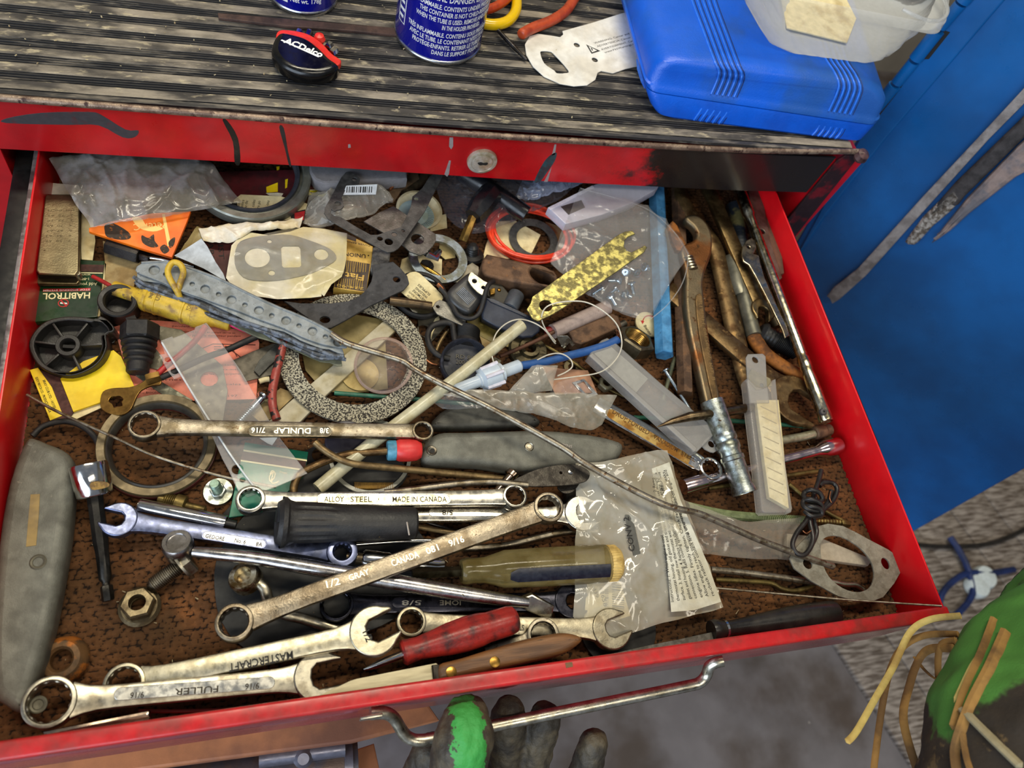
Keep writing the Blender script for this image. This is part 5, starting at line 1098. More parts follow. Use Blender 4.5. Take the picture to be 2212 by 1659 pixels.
MB().tube([O(*p) for p in pp], 6.5 * S(380, 600, 25), 12).build('strap_loop', YELFUSE, t)
rod('red_lead', '', '', [(200, 597, 10), (222, 608, 11), (250, 624, 12)], 4.5, REDWIRE, parent=t); rod('pink_lead', '', '', [(492, 699, 12), (515, 708, 13), (535, 716, 13), (558, 722, 12)], 4.5, PINKWIRE, parent=t)
FW = Fr(a + V((0, 0, .0078)), ax, V((0, 1, .3))); mb = MB(); wr_ = lambda x_, y_, z_: a + ax * x_ + (V((0, 0, 1)) * math.cos(y_ / (28.3 * q)) + V((0, 0, 1)).cross(ax).normalized() * math.sin(y_ / (28.3 * q))) * (28.3 * q + max(z_, 0))
mb.text(FW, 'USE', (L * .42, -.0036), (L * .42, .0024), .0034, local=True, wrap=wr_); mb.text(FW, 'INFO', (L * .36, -.0034), (L * .36, .003), .0024, local=True, wrap=wr_); mb.text(FW, 'YOR', (L * .68, -.004), (L * .68, .001), .0028, local=True, wrap=wr_)
mb.build('lettering', mat('faded_print', (104, 84, 50), rough=.6), t, smooth=10)
# --- grey perforated strap, several layers
t = thing('perforated_strap', 'long grey rubber strap with alternating holes and frayed layers crossing the drawer', 'strap', O(520, 660, 10))
TOPE = [(306, 568), (354, 566), (395, 575), (440, 590), (481, 606), (520, 626), (557, 644), (601, 664), (657, 687), (720, 720), (748, 746)]
LOWE = [(744, 752), (716, 748), (690, 742), (652, 728), (610, 708), (560, 690), (520, 674), (480, 660), (430, 642), (395, 630), (340, 606), (308, 594), (292, 584)]
SF = tri((300, 575, 26), (748, 748, 26), (560, 640, 28))
big = [(333, 583), (443, 624), (500, 647), (559, 670), (618, 692), (675, 715), (730, 739)]; sml = [(358, 592), (415, 613), (472, 635), (529, 658), (587, 681), (646, 703), (703, 727)]
MB().plate(SF, sm(TOPE + LOWE, 2), 1.4, [('c', x, y, 9.5 if i else 11) for i, (x, y) in enumerate(big)] + [('c', x, y, 5) for x, y in sml], bev=.4, res=2).build('strap_top', STRAPG, t)
pp = sm([(p[0], p[1]) for p in TOPE], 4, False)
MB().tube([SF.up(-.2).pt(*p) for p in pp], .0010, 8).build('folded_edge', STRAPG, t)
for k in range(4):
    random.seed(40 + k); pl = [(x + random.uniform(-5, 5), y + 9 + 9 * k + random.uniform(-6, 6)) for x, y in LOWE]
    up_ = [(x, y + 5) for x, y in TOPE]
    MB().plate(SF.up(-1.8 - 2.0 * k), sm(up_[1:-1] + pl, 2), 1.0, bev=.3).build('strap_layer', (STRAPG, FRAY, FRAY, mat('olive_layer', (104, 106, 84), (84, 86, 70), 100, rough=.5))[k], t)
for k in range(3):
    random.seed(60 + k); pl = sm([(x + random.uniform(-4, 4), y + 16 + 6 * k + random.uniform(-5, 5)) for x, y in LOWE], 4, False)
    MB().tube([SF.up(-2.5 - 1.6 * k).pt(*p) for p in pl], .0013, 8).build('frayed_edge', FRAY, t)
# --- black spoked knob
t = thing('spoked_knob', 'black plastic knob with six spokes and pointed lug at the left wall', 'knob', O(155, 745, 0)); q = S(150, 745, 12); KF = tri((70, 750, 12), (230, 760, 13), (150, 690, 16)); K = MB()
out = sm([(62, 748), (72, 718), (98, 694), (135, 684), (176, 684), (206, 688), (216, 682), (232, 690), (246, 706), (244, 716), (229, 722), (231, 748), (218, 778), (190, 800), (152, 812), (112, 806), (80, 786)], 3)
cen = V(KF.hit(147, 746)); ol = [V(KF.hit(*p)) for p in out]; inn = [tuple(cen + (p - cen) * .86) for p in ol]
K.plate(KF, [tuple(p) for p in ol], 15, [inn], bev=.8, local=True, res=2); K.plate(KF.up(-9), [tuple(cen + (p - cen) * .93) for p in ol], 3, bev=.3, local=True)
K.build('rim', mat('knob_black', (34, 33, 31), (44, 42, 39), 60, rough=.42, bump=.2), t)
hb = MB(); c = KF.w(cen.x, cen.y, 0); hb.lathe(c, KF.n, [(14 * q, -.009), (25 * q, -.009), (25 * q, .0002), (23.5 * q, .0008), (16 * q, .0008), (14 * q, 0)], 32, closed=True); hb.build('hub', mat('knob_black'), t)
for k, an in enumerate((8, 62, 128, 176, 232, 300)):
    d_ = KF.u * math.cos(math.radians(an)) + KF.v * math.sin(math.radians(an)); MB().box(Fr(c, d_, KF.n.cross(d_)), 22 * q, min((p - cen).length for p in ol if abs((math.atan2((p - cen).y, (p - cen).x) - math.radians(an) + math.pi) % (2 * math.pi) - math.pi) < .35) * .88, -.0007, .0007, -.009, -.0006).build('spoke', mat('knob_black'), t, bev=.2)
b = MB(); b.lathe(c, KF.n, [(0, -.008), (14.5 * q, -.008), (14.5 * q, -.007)], 24); b.box(Fr(c, KF.u, KF.v), -.0036, .0036, -.001, .001, -.007, -.002); b.build('shaft_hole', INK, t)
# --- yellow matchbook, papers
t = thing('matchbook', 'bright yellow opened matchbook under the black spoked knob', 'matchbook', O(170, 840, 0)); F_ = hor(3.4)
MB().plate(F_.up(.8), [(130, 818), (180, 780), (245, 756), (262, 770), (290, 834), (220, 868), (158, 889)], 1.6, bev=.2).build('cover', YELLOWC, t)
MB().plate(F_, [(64, 799), (82, 794), (112, 836), (136, 897), (108, 908)], 1.0, bev=.2).build('flap', YELLOWC, t)
MB().plate(F_.up(-.4), [(84, 800), (132, 812), (160, 890), (150, 902), (112, 910)], .8, bev=.1).build('striker', BROWNS, t)
MB().plate(hor(1.8), [(140, 898), (160, 884), (216, 866), (220, 880), (150, 912)], .6, bev=.1).build('inner_paper', PAPERC, t)
mb = MB(); mb.text(F_.up(.05), 'EDDY MATCH CO. - PRODUCT OF U.S.A.', (76, 816), (106, 892), 5); mb.text(F_.up(.05), 'BRAY CLUB LTD. - HOTEL', (92, 822), (116, 884), 5); mb.build('lettering', INK, t, smooth=10)
t = thing('instruction_sheet', 'salmon pink instruction sheet with printed text at left centre', 'paper', O(420, 790, 0)); F_ = hor(1.6)
MB().plate(F_, [(246, 706), (300, 690), (400, 696), (552, 716), (560, 740), (554, 862), (400, 866), (292, 868), (270, 790)], .4, bev=.05).build('paper', PINKP, t)
mb = MB()
for s_, a, b_ in (('pendant que', (372, 706), (430, 708)), ('entre les bornes, en serrant serres au', (392, 718), (508, 721)), ('mais jamais le demarreur pendant', (396, 726), (520, 728)), ('les symptom-', (440, 790), (510, 790)), ('de ce luis-meme', (446, 800), (526, 800)), ('ou les des equipements', (440, 810), (530, 809)), ('au boulon de', (300, 850), (366, 850)), ('une bonne', (316, 842), (372, 842)), ('chi-cales', (462, 832), (520, 832)), ('97-197', (470, 858), (513, 857)), ('les bornes', (306, 822), (392, 822))): mb.text(F_.up(.03), s_, a, b_, 5, ext=.03)
for k in range(4): mb.plate(F_.up(.06), [(462, 748 + 5 * k), (478 + 4 * (k % 2), 748 + 5 * k), (478, 750 + 5 * k), (462, 750 + 5 * k)], .05, bev=.01)
script(mb, F_, [(480, 742), (486, 752), (498, 756), (510, 764), (520, 772)], .0003); script(mb, F_, [(486, 748), (500, 752), (512, 770)], .0003)
mb.plate(F_.up(.05), [(436, 752), (460, 742), (552, 744), (552, 746), (460, 744), (437, 754)], .04, bev=.01)
mb.build('printed_text', mat('brown_ink', (92, 44, 34), rough=.7), t, smooth=10)
# feeler blades and other flat greys
for i, (pl, z, lb, hl, m_) in enumerate((([(322, 700), (392, 712), (481, 790), (492, 845), (481, 911), (440, 903), (418, 852), (392, 800)], 4, 'grey flat steel plate with round hole under the clear plastic strip', [('c', 452, 818, 18)], mat('flat_grey', (118, 114, 98), (92, 88, 74), 90, rough=.45, metal=.5, c3=(150, 144, 126), sc3=260, th3=(.62, .7))),
                                         ([(286, 806), (318, 806), (416, 864), (404, 877), (378, 870), (330, 838)], 3.4, 'mottled narrow steel blade on the pink sheet below the brass terminal', [], mat('mottled_blade', (140, 140, 120), (92, 92, 78), 200, rough=.45, metal=.6)),
                                         ([(503, 778), (548, 758), (590, 742), (606, 742), (602, 796), (594, 808), (530, 824)], 5, 'dark grey flat plate left of the red rubber tube', [], mat('dark_flat', (92, 86, 74), (70, 66, 56), 90, rough=.5, metal=.4)),
                                         ([(548, 800), (560, 778), (596, 742), (616, 742), (606, 770), (582, 790), (560, 812)], 7, 'small dark pointed blade beside the red rubber tube', [], GREYDK),
                                         ([(300, 760), (330, 745), (352, 772), (350, 800), (312, 792)], 3, 'grey metal tab beside the black rubber plug', [], mat('flat_grey')))):
    flatp('steel_shim', lb, 'metal plate', z, pl, .9, m_, hl, bev=.2)
# black hex rubber plug with ribs
a, b_ = O(303, 700, 14), O(297, 806, 8); L = (b_ - a).length; q = S(300, 750, 12); b = MB(); ax = (b_ - a).normalized(); t = thing('rubber_plug', 'black rubber plug with hex head and four ribs on the pink sheet', 'plug', O(300, 750, 0))
hexa(b, a, a + ax * L * .34, 40 * q, .1); b.build('hex_head', BLACKR, t)
pr = [(0, L * .30), (36 * q, L * .33)]
for k in range(4): f0 = .36 + k * .115; w_ = 36 - k * 2.5; pr += [(w_ * .82 * q, L * f0), (w_ * q, L * (f0 + .03)), (w_ * q, L * (f0 + .07)), (w_ * .8 * q, L * (f0 + .1))]
pr += [(23 * q, L * .84), (23 * q, L * .97), (20 * q, L), (0, L)]
MB().lathe(a, ax, pr, 30).build('ribbed_body', BLACKR, t)
# brass terminal with red and black leads
t = thing('battery_terminal', 'brass ring terminal crimped on red and black wires over the pink sheet', 'terminal', O(262, 860, 3)); F_ = tri((215, 868, 7), (340, 818, 12), (250, 830, 8))
MB().plate(F_, sm([(216, 868), (222, 846), (244, 838), (280, 836), (306, 826), (322, 812), (338, 806), (348, 815), (346, 830), (330, 832), (306, 842), (294, 858), (282, 884), (262, 896), (238, 894), (220, 884)], 3), 1.5, [sm([(234, 866), (240, 857), (250, 856), (258, 855), (266, 862), (262, 868), (264, 876), (254, 878), (246, 880), (242, 872)], 2)], bev=.3).build('ring_lug', mat('old_brass', (142, 110, 56), (112, 84, 42), 110, rough=.4, metal=.9), t)
b = MB(); hexa(b, O(316, 820, 12), O(346, 812, 12.5), 13 * S(330, 815, 12), .1); b.build('crimp', mat('old_brass'), t)
rod('red_lead', '', '', [(338, 810, 13), (360, 790, 14), (390, 765, 14), (420, 738, 13), (444, 706, 12)], 6.5, REDWIRE, parent=t); rod('black_lead', '', '', [(338, 820, 11), (380, 802, 12), (440, 774, 13), (490, 756, 14), (530, 738, 14), (566, 722, 13)], 7, BLACKR, parent=t)
# clear plastic strip with holes
flatp('clear_strip', 'clear plastic strip with small holes lying over red and black wires', 'plastic strip', 17, [(347, 736), (372, 726), (374, 730), (420, 712), (422, 706), (446, 697), (458, 712), (520, 800), (600, 940), (664, 1022), (600, 1050), (534, 1074), (514, 1060), (494, 1016), (480, 990), (440, 900), (392, 812), (376, 818), (362, 800), (344, 766), (356, 764)], 1.2, CLEAR, [('c', 363, 776, 7), ('c', 378, 800, 9), ('c', 513, 1013, 12), ('c', 524, 1036, 6)], bev=.35, res=2)
rod('strip_edge_bead', 'raised clear ridge along the clear plastic strip', 'plastic strip', [(350, 740, 18.2), (392, 810, 18.2), (450, 905, 18.2), (500, 985, 18.2), (560, 1066, 18.2)], 2.2, mat('clear_bead', (226, 230, 230), rough=.12, film=.35))
# long screw, red tube, strips
t = thing('wood_screw', 'long silver screw lying left of the pale flat bar', 'screw', O(540, 890, 3)); b = MB(); A_, B_ = O(571, 856, 7), O(512, 918, 6)
bolt(b, A_, B_, [(0, 0), (0, .0046), (.05, .0046), (.10, .0030), (.42, .0029)] + thread(.44, .96, .0032, 9, .3) + [(1, .0004), (1, 0)], 18); b.build('screw_body', SCREWZ, t, smooth=25)
rod('red_tube', 'red rubber tube with peeling black patches left of the abrasive ring', 'tube', [(612, 738, 16), (604, 775, 15), (594, 815, 14), (588, 850, 13), (590, 880, 12), (598, 907, 11)], 9.5, REDPEEL, seg=14)
flatp('flat_bar', 'pale grey flat bar running under the abrasive ring toward the middle wrench', 'bar', 7, [(832, 690), (858, 711), (700, 858), (644, 916), (572, 918), (620, 872), (720, 788)], 3.2, mat('pale_bar', (186, 178, 152), (160, 148, 112), 50, rough=.5, bump=.1), bev=.5)
flatp('cardboard_scrap', 'torn tan cardboard scrap beside the long silver screw', 'cardboard', 3.5, [(542, 893), (556, 876), (606, 838), (628, 846), (640, 852), (610, 880), (584, 906), (560, 910), (548, 900)], 1.2, TANCARD)
flatp('paper_bag', 'olive tan paper packet with round windows inside the abrasive ring', 'packet', 3.2, [(648, 742), (690, 706), (770, 680), (830, 690), (838, 840), (770, 848), (700, 846), (660, 800)], .8, mat('olive_paper', (150, 134, 84), (122, 108, 64), 40, (.4, .6), rough=.6), [], bev=.1)
flatp('paper_disc', 'yellowish paper disc under the clear dome', 'paper', 4.4, ('c', 778, 808, 40), .4, mat('yellow_disc', (184, 160, 96), (160, 136, 76), 60, rough=.6), bev=.05)
rod('cotton_swab', 'tiny pale swab tip left of the red rubber tube', 'swab', [(560, 824, 4), (572, 820, 4), (582, 819, 4)], 6, PAPERC)
# abrasive ring
q = S(765, 770, 11); c = O(765, 772, 8)
MB().lathe(c, (.02, -.03, 1), [(116 * q, 0), (158 * q, 0), (158 * q, .0022), (116 * q, .0022)], 110, closed=True).build('abrasive_ring', SPECK, None, 'large speckled grey abrasive ring in the middle of the drawer', 'ring')
# clear dome
t = thing('clear_dome', 'small clear plastic dome cap lying inside the abrasive ring', 'cap', O(830, 788, 11)); q = S(830, 786, 12); c = O(829, 790, 11); ax = V((-.25, -.22, 1)).normalized()
MB().lathe(c, ax, [(60 * q, 0), (63 * q, .0006), (61 * q, .0016), (56 * q, .0018), (54 * q, .004), (50 * q, .010), (40 * q, .0145), (22 * q, .0165), (0, .017)], 54).build('dome', DOME, t, smooth=60)
MB().lathe(c, ax, [(57.5 * q, .0002), (63.5 * q, .0002), (63.5 * q, .0016), (57.5 * q, .0016)], 60, closed=True).build('dome_rim', mat('dome_rim', (206, 176, 160), rough=.1, film=.65), t)
rod('green_rod', 'dark green thin rod under the abrasive ring', 'rod', [(722, 849, 5), (800, 855, 5), (880, 861, 5), (960, 868, 4), (1040, 876, 3)], 5, GREENROD)
# triangular black gasket plate
flatp('gasket_plate', 'black triangular gasket plate with big arc cutout right of the grey strap', 'gasket', 20, [(614, 650), (650, 655), (715, 655), (753, 650), (776, 640), (791, 626), (802, 608), (806, 590), (803, 572), (849, 565), (866, 580), (880, 596), (884, 612), (872, 626), (800, 660), (745, 692), (715, 708), (700, 709), (690, 703), (650, 676)], 2, GASKET, [('c', 702, 690, 11, .8), ('c', 857, 603, 8)], bev=.3)
# big grey oil seal
t = thing('oil_seal', 'large grey rubber oil seal partly under the chest lip at left', 'seal', O(541, 385, 14)); q = S(541, 385, 22); c = O(541, 386, 16); ax = V((.03, -.08, 1)).normalized()
MB().lathe(c, ax, [(102 * q, .001), (124 * q, 0), (127 * q, .002), (127 * q, .0095), (124 * q, .0105), (112 * q, .010), (109 * q, .0075), (104 * q, .0075), (101 * q, .0095)], 96, closed=True).build('outer_ring', SEALG, t)
MB().lathe(c, ax, [(94 * q, .003), (103 * q, .002), (105 * q, .006), (103 * q, .0098), (97 * q, .0094), (93 * q, .0075)], 96, closed=True).build('inner_lip', mat('blue_black_lip', (44, 48, 58), (56, 58, 64), 60, rough=.35), t)
# printed cards under the seal
t = thing('printed_card', 'maroon and yellow printed card under the large grey oil seal', 'card', O(560, 400, 6)); F_ = hor(9)
MB().plate(F_, [(440, 372), (660, 366), (664, 420), (560, 440), (450, 450)], 1.2, bev=.2).build('card', MAROON, t); b = MB()
b.plate(F_.up(.1), [(575, 404), (600, 394), (600, 414), (576, 416)], .15, bev=.02); b.plate(F_.up(.1), [(616, 388), (622, 386), (620, 405), (616, 407)], .15, bev=.02); b.plate(F_.up(.1), [(597, 360), (604, 359), (603, 366), (598, 368)], .15, bev=.02); b.build('yellow_print', YELLOWC, t)
b = MB(); b.plate(F_.up(.1), [(574, 417), (600, 416), (612, 418), (608, 424), (582, 422)], .15, bev=.02); b.build('white_print', PAPERW, t)
t = thing('paper_label', 'cream instruction label with black heading under the large grey oil seal', 'label', O(570, 440, 10)); F_ = hor(14)
MB().plate(F_, [(505, 432), (520, 420), (606, 424), (664, 440), (656, 470), (560, 482), (500, 470)], .5, bev=.05).build('label', PAPERC, t)
b = MB(); b.plate(F_.up(.1), [(490, 442), (512, 436), (514, 452), (490, 456)], .12, bev=.02)
for s_, a, b_ in (('coles', (524, 452), (528, 432)), ('au de', (532, 452), (536, 434)), ('salon', (516, 452), (519, 436)), ('/ coles', (548, 452), (552, 432)), ('re po', (560, 450), (563, 434)), ('ou', (580, 444), (582, 434))): b.text(F_.up(.05), s_, a, b_, 6, ext=.04)
b.plate(F_.up(.1), [(627, 460), (660, 452), (657, 478), (630, 480)], .12, bev=.02); b.build('black_print', INK, t, smooth=10)
b = MB(); b.plate(F_.up(.25), [(636, 460), (659, 455), (656, 475), (637, 477)], .1, bev=.02); b.build('red_print', REDINK, t)
MB().sheet([(428, 494, 17), (500, 486, 18), (580, 482, 18), (654, 470, 18)], [(440, 520, 17), (505, 523, 18), (560, 500, 18), (648, 494, 18)], 34, 12, wr=2.6, bulge=2.5, seed=8, freq=110).build('paper_sleeve', mat('waxy_paper', (222, 216, 200), (206, 190, 150), 60, (.4, .6), rough=.35, bump=.2), None, 'crumpled waxy paper edge below the large grey oil seal', 'paper', smooth=80)
t = thing('printed_card', 'dark red printed card behind the bagged oval gasket', 'card', O(470, 555, 5)); F_ = hor(11)
MB().plate(F_, [(430, 504), (514, 514), (506, 598), (470, 600), (446, 560)], .9, bev=.1).build('card', mat('dark_red_card', (84, 34, 30), (64, 28, 26), 60, rough=.6), t)
b = MB(); b.text(F_.up(.05), 'PART', (448, 514), (452, 566), 11); b.text(F_.up(.05), 'LIST', (470, 518), (473, 560), 11); b.build('lettering', INK, t, smooth=10)
flatp('paper_scrap', 'pale blue triangular paper scrap above the grey strap', 'paper', 19, [(435, 515), (448, 532), (466, 566), (482, 590), (489, 608), (440, 580), (400, 562), (376, 552), (404, 535)], .4, PAPERB)
MB().sheet([(400, 560, 15), (430, 540, 15), (445, 500, 15)], [(380, 560, 14), (405, 520, 14), (425, 488, 14)], 14, 10, wr=2, seed=12, freq=100).build('paper_scrap', mat('yellowed_clear_film', (176, 160, 110), (150, 132, 84), 60, rough=.25, film=.3), None, 'yellowed film scrap between orange packet and blue paper scrap', 'film', smooth=80)
# bagged oval gasket
t = thing('gasket_packet', 'torn white packet holding a grey oval gasket with square and round holes', 'packet', O(620, 560, 12)); F_ = tri((510, 560, 19), (740, 560, 21), (620, 510, 20))
MB().plate(F_, [(500, 530), (528, 500), (580, 508), (627, 500), (655, 490), (700, 494), (750, 504), (748, 560), (742, 590), (718, 604), (705, 612), (694, 640), (670, 643), (600, 646), (540, 638), (505, 622), (488, 600)], .5, bev=.05).build('packet_back', mat('waxy_packet', (226, 220, 200), (206, 194, 146), 36, (.4, .62), rough=.35, bump=.25, bsc=200), t)
OUT = [(507, 568), (513, 528), (538, 514), (580, 508), (627, 507), (677, 522), (712, 537), (726, 552), (720, 566), (677, 588), (640, 598), (601, 605), (560, 606), (525, 598)]
MB().plate(F_.up(.9), sm(OUT, 3), .9, [('c', 556, 556, 26), [(611, 531), (645, 531), (649, 536), (651, 573), (647, 577), (613, 578), (609, 574), (607, 535)], ('c', 694, 549, 15), ('c', 587, 589, 7), ('c', 582, 521, 5)], bev=.15).build('oval_gasket', mat('grey_oval_gasket', (112, 112, 108), (134, 130, 118), 50, (.4, .65), rough=.5), t)
MB().sheet([(502, 532, 23), (580, 504, 24), (660, 492, 24), (748, 506, 24)], [(490, 602, 22), (560, 640, 22), (640, 644, 23), (742, 588, 24)], 30, 20, wr=1.6, bulge=1.5, seed=5, freq=70).build('clear_front', mat('hazy_film', (226, 222, 206), (206, 196, 160), 50, rough=.16, film=.82, spec=.9), t, smooth=80)
MB().plate(F_.up(1.2), [(705, 606), (736, 594), (744, 580), (738, 598), (716, 614), (700, 640), (694, 634)], .5, bev=.1).build('torn_corner', mat('waxy_packet'), t)
# union packet
t = thing('match_packet', 'gold and dark brown union packet with upside down lettering right of the gasket packet', 'packet', O(765, 570, 6)); F_ = tri((740, 510, 15), (806, 530, 15), (730, 620, 13))
MB().plate(F_, [(740, 500), (806, 532), (802, 570), (791, 632), (720, 622), (734, 560)], 9, bev=.8).build('packet_body', GOLDC, t); b = MB()
b.plate(F_.up(.1), [(735, 560), (799, 570), (791, 630), (722, 620)], .15, bev=.02); b.plate(F_.up(.1), [(740, 501), (770, 514), (769, 522), (738, 512)], .15, bev=.02); b.text(F_.up(.05), 'COVER BEFORE', (800, 530), (742, 518), 4); b.text(F_.up(.05), 'UNION', (790, 550), (744, 545), 9, off=.02); b.plate(F_.up(.1), ('c', 796, 552, 1.6), .1, bev=.02); b.build('dark_print', DKBROWN, t, smooth=10)
b = MB(); b.text(F_.up(.3), 'Fiat', (787, 595), (746, 588), 14, off=.02)
for k in range(12):
    x0 = 740 + k * 4.6; b.tube([F_.up(.3).pt(x0, 562 + k * .6), F_.up(.3).pt(x0 - 3 + (k % 3), 588)], .0002, 5); b.tube([F_.up(.3).pt(x0 - 7, 602), F_.up(.3).pt(x0 - 11 + (k % 3), 624)], .0002, 5)
b.text(F_.up(.3), '224-90', (786, 622), (728, 613), 6); b.build('gold_print', GOLDC, t, smooth=10)
flatp('stone_block', 'grey speckled flat stone piece right of the gold packet', 'stone', 16, [(806, 533), (822, 530), (845, 536), (842, 562), (836, 580), (812, 591), (800, 580)], 8, mat('grey_stone', (104, 102, 98), (80, 78, 74), 300, rough=.7, bump=.5), bev=1.5)
# ================================================================= BACK MIDDLE
# low scraps first
flatp('card', 'cream card under the zinc washer ring at the back middle', 'card', 1.6, [(868, 560), (905, 545), (955, 560), (954, 600), (948, 618), (900, 612), (862, 590)], .5, PAPERC)
flatp('card', 'cream card corner beside the white slotted disc at the back', 'card', 2.4, [(925, 470), (964, 462), (966, 492), (930, 500)], .5, PAPERC)
flatp('card', 'cream card corner inside the zinc washer ring', 'card', 2.6, [(950, 520), (968, 512), (984, 536), (984, 556), (962, 560), (948, 548)], .6, mat('worn_cream', (196, 178, 120), (170, 150, 96), 80, rough=.7))
t = flatp('paper_tag', 'two cream paper tags inside the orange cord coil', 'paper', 3.2, [(1036, 586), (1050, 528), (1066, 488), (1080, 478), (1112, 476), (1168, 507), (1150, 544), (1140, 556), (1080, 560), (1060, 570)], .5, PAPERC)
flatp('paper_tag', 'tan paper scrap on the right inside the orange cord coil', 'paper', 2.6, [(1178, 478), (1210, 490), (1222, 512), (1208, 548), (1192, 528)], .5, TANCARD)
flatp('olive_film', 'olive plastic scrap on the carpet below the blue black wedge', 'film', 2.4, [(1004, 680), (1040, 680), (1080, 706), (1130, 738), (1118, 756), (1060, 738), (1016, 714)], .6, mat('olive_film', (132, 118, 58), (104, 92, 44), 90, rough=.35, c3=(170, 156, 90), sc3=260))
flatp('wood_chip', 'pale splinter of wood beside the ribbed black plug', 'wood', 3, [(924, 720), (940, 688), (948, 682), (950, 690), (936, 716), (930, 738), (926, 740)], 1.5, PAPERC)
flatp('paper_scrap', 'dark paper scrap with a hole right of the abrasive ring', 'paper', 2, [(900, 650), (960, 655), (968, 700), (930, 740), (905, 720)], .8, mat('dark_scrap', (78, 72, 58), (58, 54, 44), 150, rough=.7), [('c', 915, 714, 15)])
flatp('paper_scrap', 'small pale scrap right of the ribbed black plug', 'paper', 2, [(1036, 726), (1060, 722), (1066, 748), (1044, 752)], .6, TANCARD)
# clear box and cards behind under lip
t = thing('clear_box', 'clear grey plastic box lying under the chest lip right of the big seal', 'box', O(770, 380, 10))
MB().plate(hor(26), [(664, 350), (880, 362), (880, 384), (830, 389), (740, 394), (700, 396), (680, 388), (668, 372)], 12, bev=2).build('box_body', mat('grey_clear_box', (150, 148, 152), rough=.25, film=.35), t)
MB().plate(hor(12), [(664, 368), (800, 372), (800, 402), (664, 404)], 4, bev=.3).build('maroon_insert', MAROON, t)
flatp('card', 'white and maroon card under the clear grey box at the back', 'card', 9, [(660, 394), (796, 392), (792, 404), (742, 408), (662, 410)], 1, PAPERW)
t = thing('yellow_label', 'yellow printed label under the bagged part at the back', 'label', O(690, 415, 5)); F_ = hor(8)
MB().plate(F_, [(660, 408), (700, 410), (712, 414), (698, 424), (662, 420)], .6, bev=.1).build('label', mat('bright_yellow', (232, 216, 40), rough=.6), t)
b = MB(); b.text(F_.up(.05), 'AD', (698, 418), (686, 412), 6); b.text(F_.up(.05), 'TYP', (712, 414), (700, 408), 5); b.plate(F_.up(.1), ('c', 672, 416, 1.8), .1, bev=.02); b.build('lettering', INK, t, smooth=10)
flatp('leather_scrap', 'brown leathery scrap behind the back of the black gasket frame', 'scrap', 12, [(818, 402), (838, 392), (866, 372), (902, 368), (906, 386), (868, 410), (850, 436), (826, 424)], 2, mat('leather_brown', (112, 88, 62), (80, 62, 44), 120, rough=.7, bump=.4), bev=.4)
rod('copper_strip', 'thin copper strip under the chest lip behind the black gasket frame', 'strip', [(842, 410, 16), (858, 392, 18), (880, 374, 20)], 3.4, mat('copper', (170, 112, 76), (130, 84, 56), 120, rough=.4, metal=.9))
rod('dark_bar', 'dark bar under the chest lip left of the smoky bag', 'bar', [(875, 420, 6), (925, 376, 8), (960, 360, 8)], 12, mat('brown_neck'))
# discs
t = thing('slotted_disc', 'white plastic disc with blue toothed centre at the back', 'disc', O(905, 455, 4)); q = S(905, 455, 8); c = O(905, 456, 7)
MB().lathe(c, (.03, -.06, 1), [(0, 0), (45 * q, 0), (50 * q, .0006), (50 * q, .0022), (44 * q, .003), (36 * q, .0016), (0, .0016)], 60).build('disc', mat('cream_disc', (214, 204, 172), (190, 176, 136), 60, rough=.5), t)
b = MB(); c2 = O(899, 466, 10)
b.lathe(c2, (.05, -.05, 1), [(0, 0), (38 * q, 0), (39 * q, .0008), (0, .001)], 60); b.build('toothed_disc', mat('pale_blue_disc', (170, 190, 190), (150, 164, 150), 60, rough=.4), t)
b = MB()
for k in range(46):
    w_ = 2 * math.pi * k / 46; d_ = V((math.cos(w_), math.sin(w_), .0)); b.tube([c2 + d_ * 26 * q + V((0, 0, .0012)), c2 + d_ * 38 * q + V((0, 0, .0012))], .0003, 4)
b.build('teeth', mat('pale_teeth', (120, 140, 142), rough=.5), t)
q = S(946, 560, 9); c = O(946, 561, 8)
MB().lathe(c, (.02, -.03, 1), [(45 * q, 0), (63 * q, 0), (64 * q, .0006), (63.5 * q, .0022), (45 * q, .0022)], 80, closed=True).build('washer_ring', ZRING, None, 'large bluish zinc washer ring at the back middle', 'washer')
q = S(1152, 518, 6)
MB().lathe(O(1152, 519, 4), (-.02, -.05, 1), [(38 * q, 0), (54 * q, 0), (54.5 * q, .0014), (38 * q, .0014)], 70, closed=True).build('gasket_ring', mat('dark_fibre_ring', (74, 74, 72), (56, 56, 54), 150, rough=.75, bump=.4, c3=(110, 110, 106), sc3=320), None, 'dark grey fibre ring lying on the cream tags inside the orange coil', 'ring')
# orange cord coil
b = MB(); random.seed(5)
for k in range(6):
    ph = random.uniform(0, 6); pts_ = []
    for j in range(60):
        w_ = 2 * math.pi * j / 60; rr = 94 + 4 * math.sin(w_ + ph) + random.uniform(-.4, .4) - k * 1.8 ; c = O(1148 + 3 * math.sin(ph), 500 + 2.2 * k * .8 + 3 * math.cos(ph * 2), 6 + 1.4 * k); q = S(1148, 500, 8)
        pts_.append(c + V((math.cos(w_) * rr * q, math.sin(w_) * rr * .78 * q, .0015 * math.sin(2 * w_ + ph))))
    b.tube(pts_, .0013, 8, closed=True)
one('cord_coil', 'coil of bright orange red cord at the back middle', 'cord', b, REDCORD)
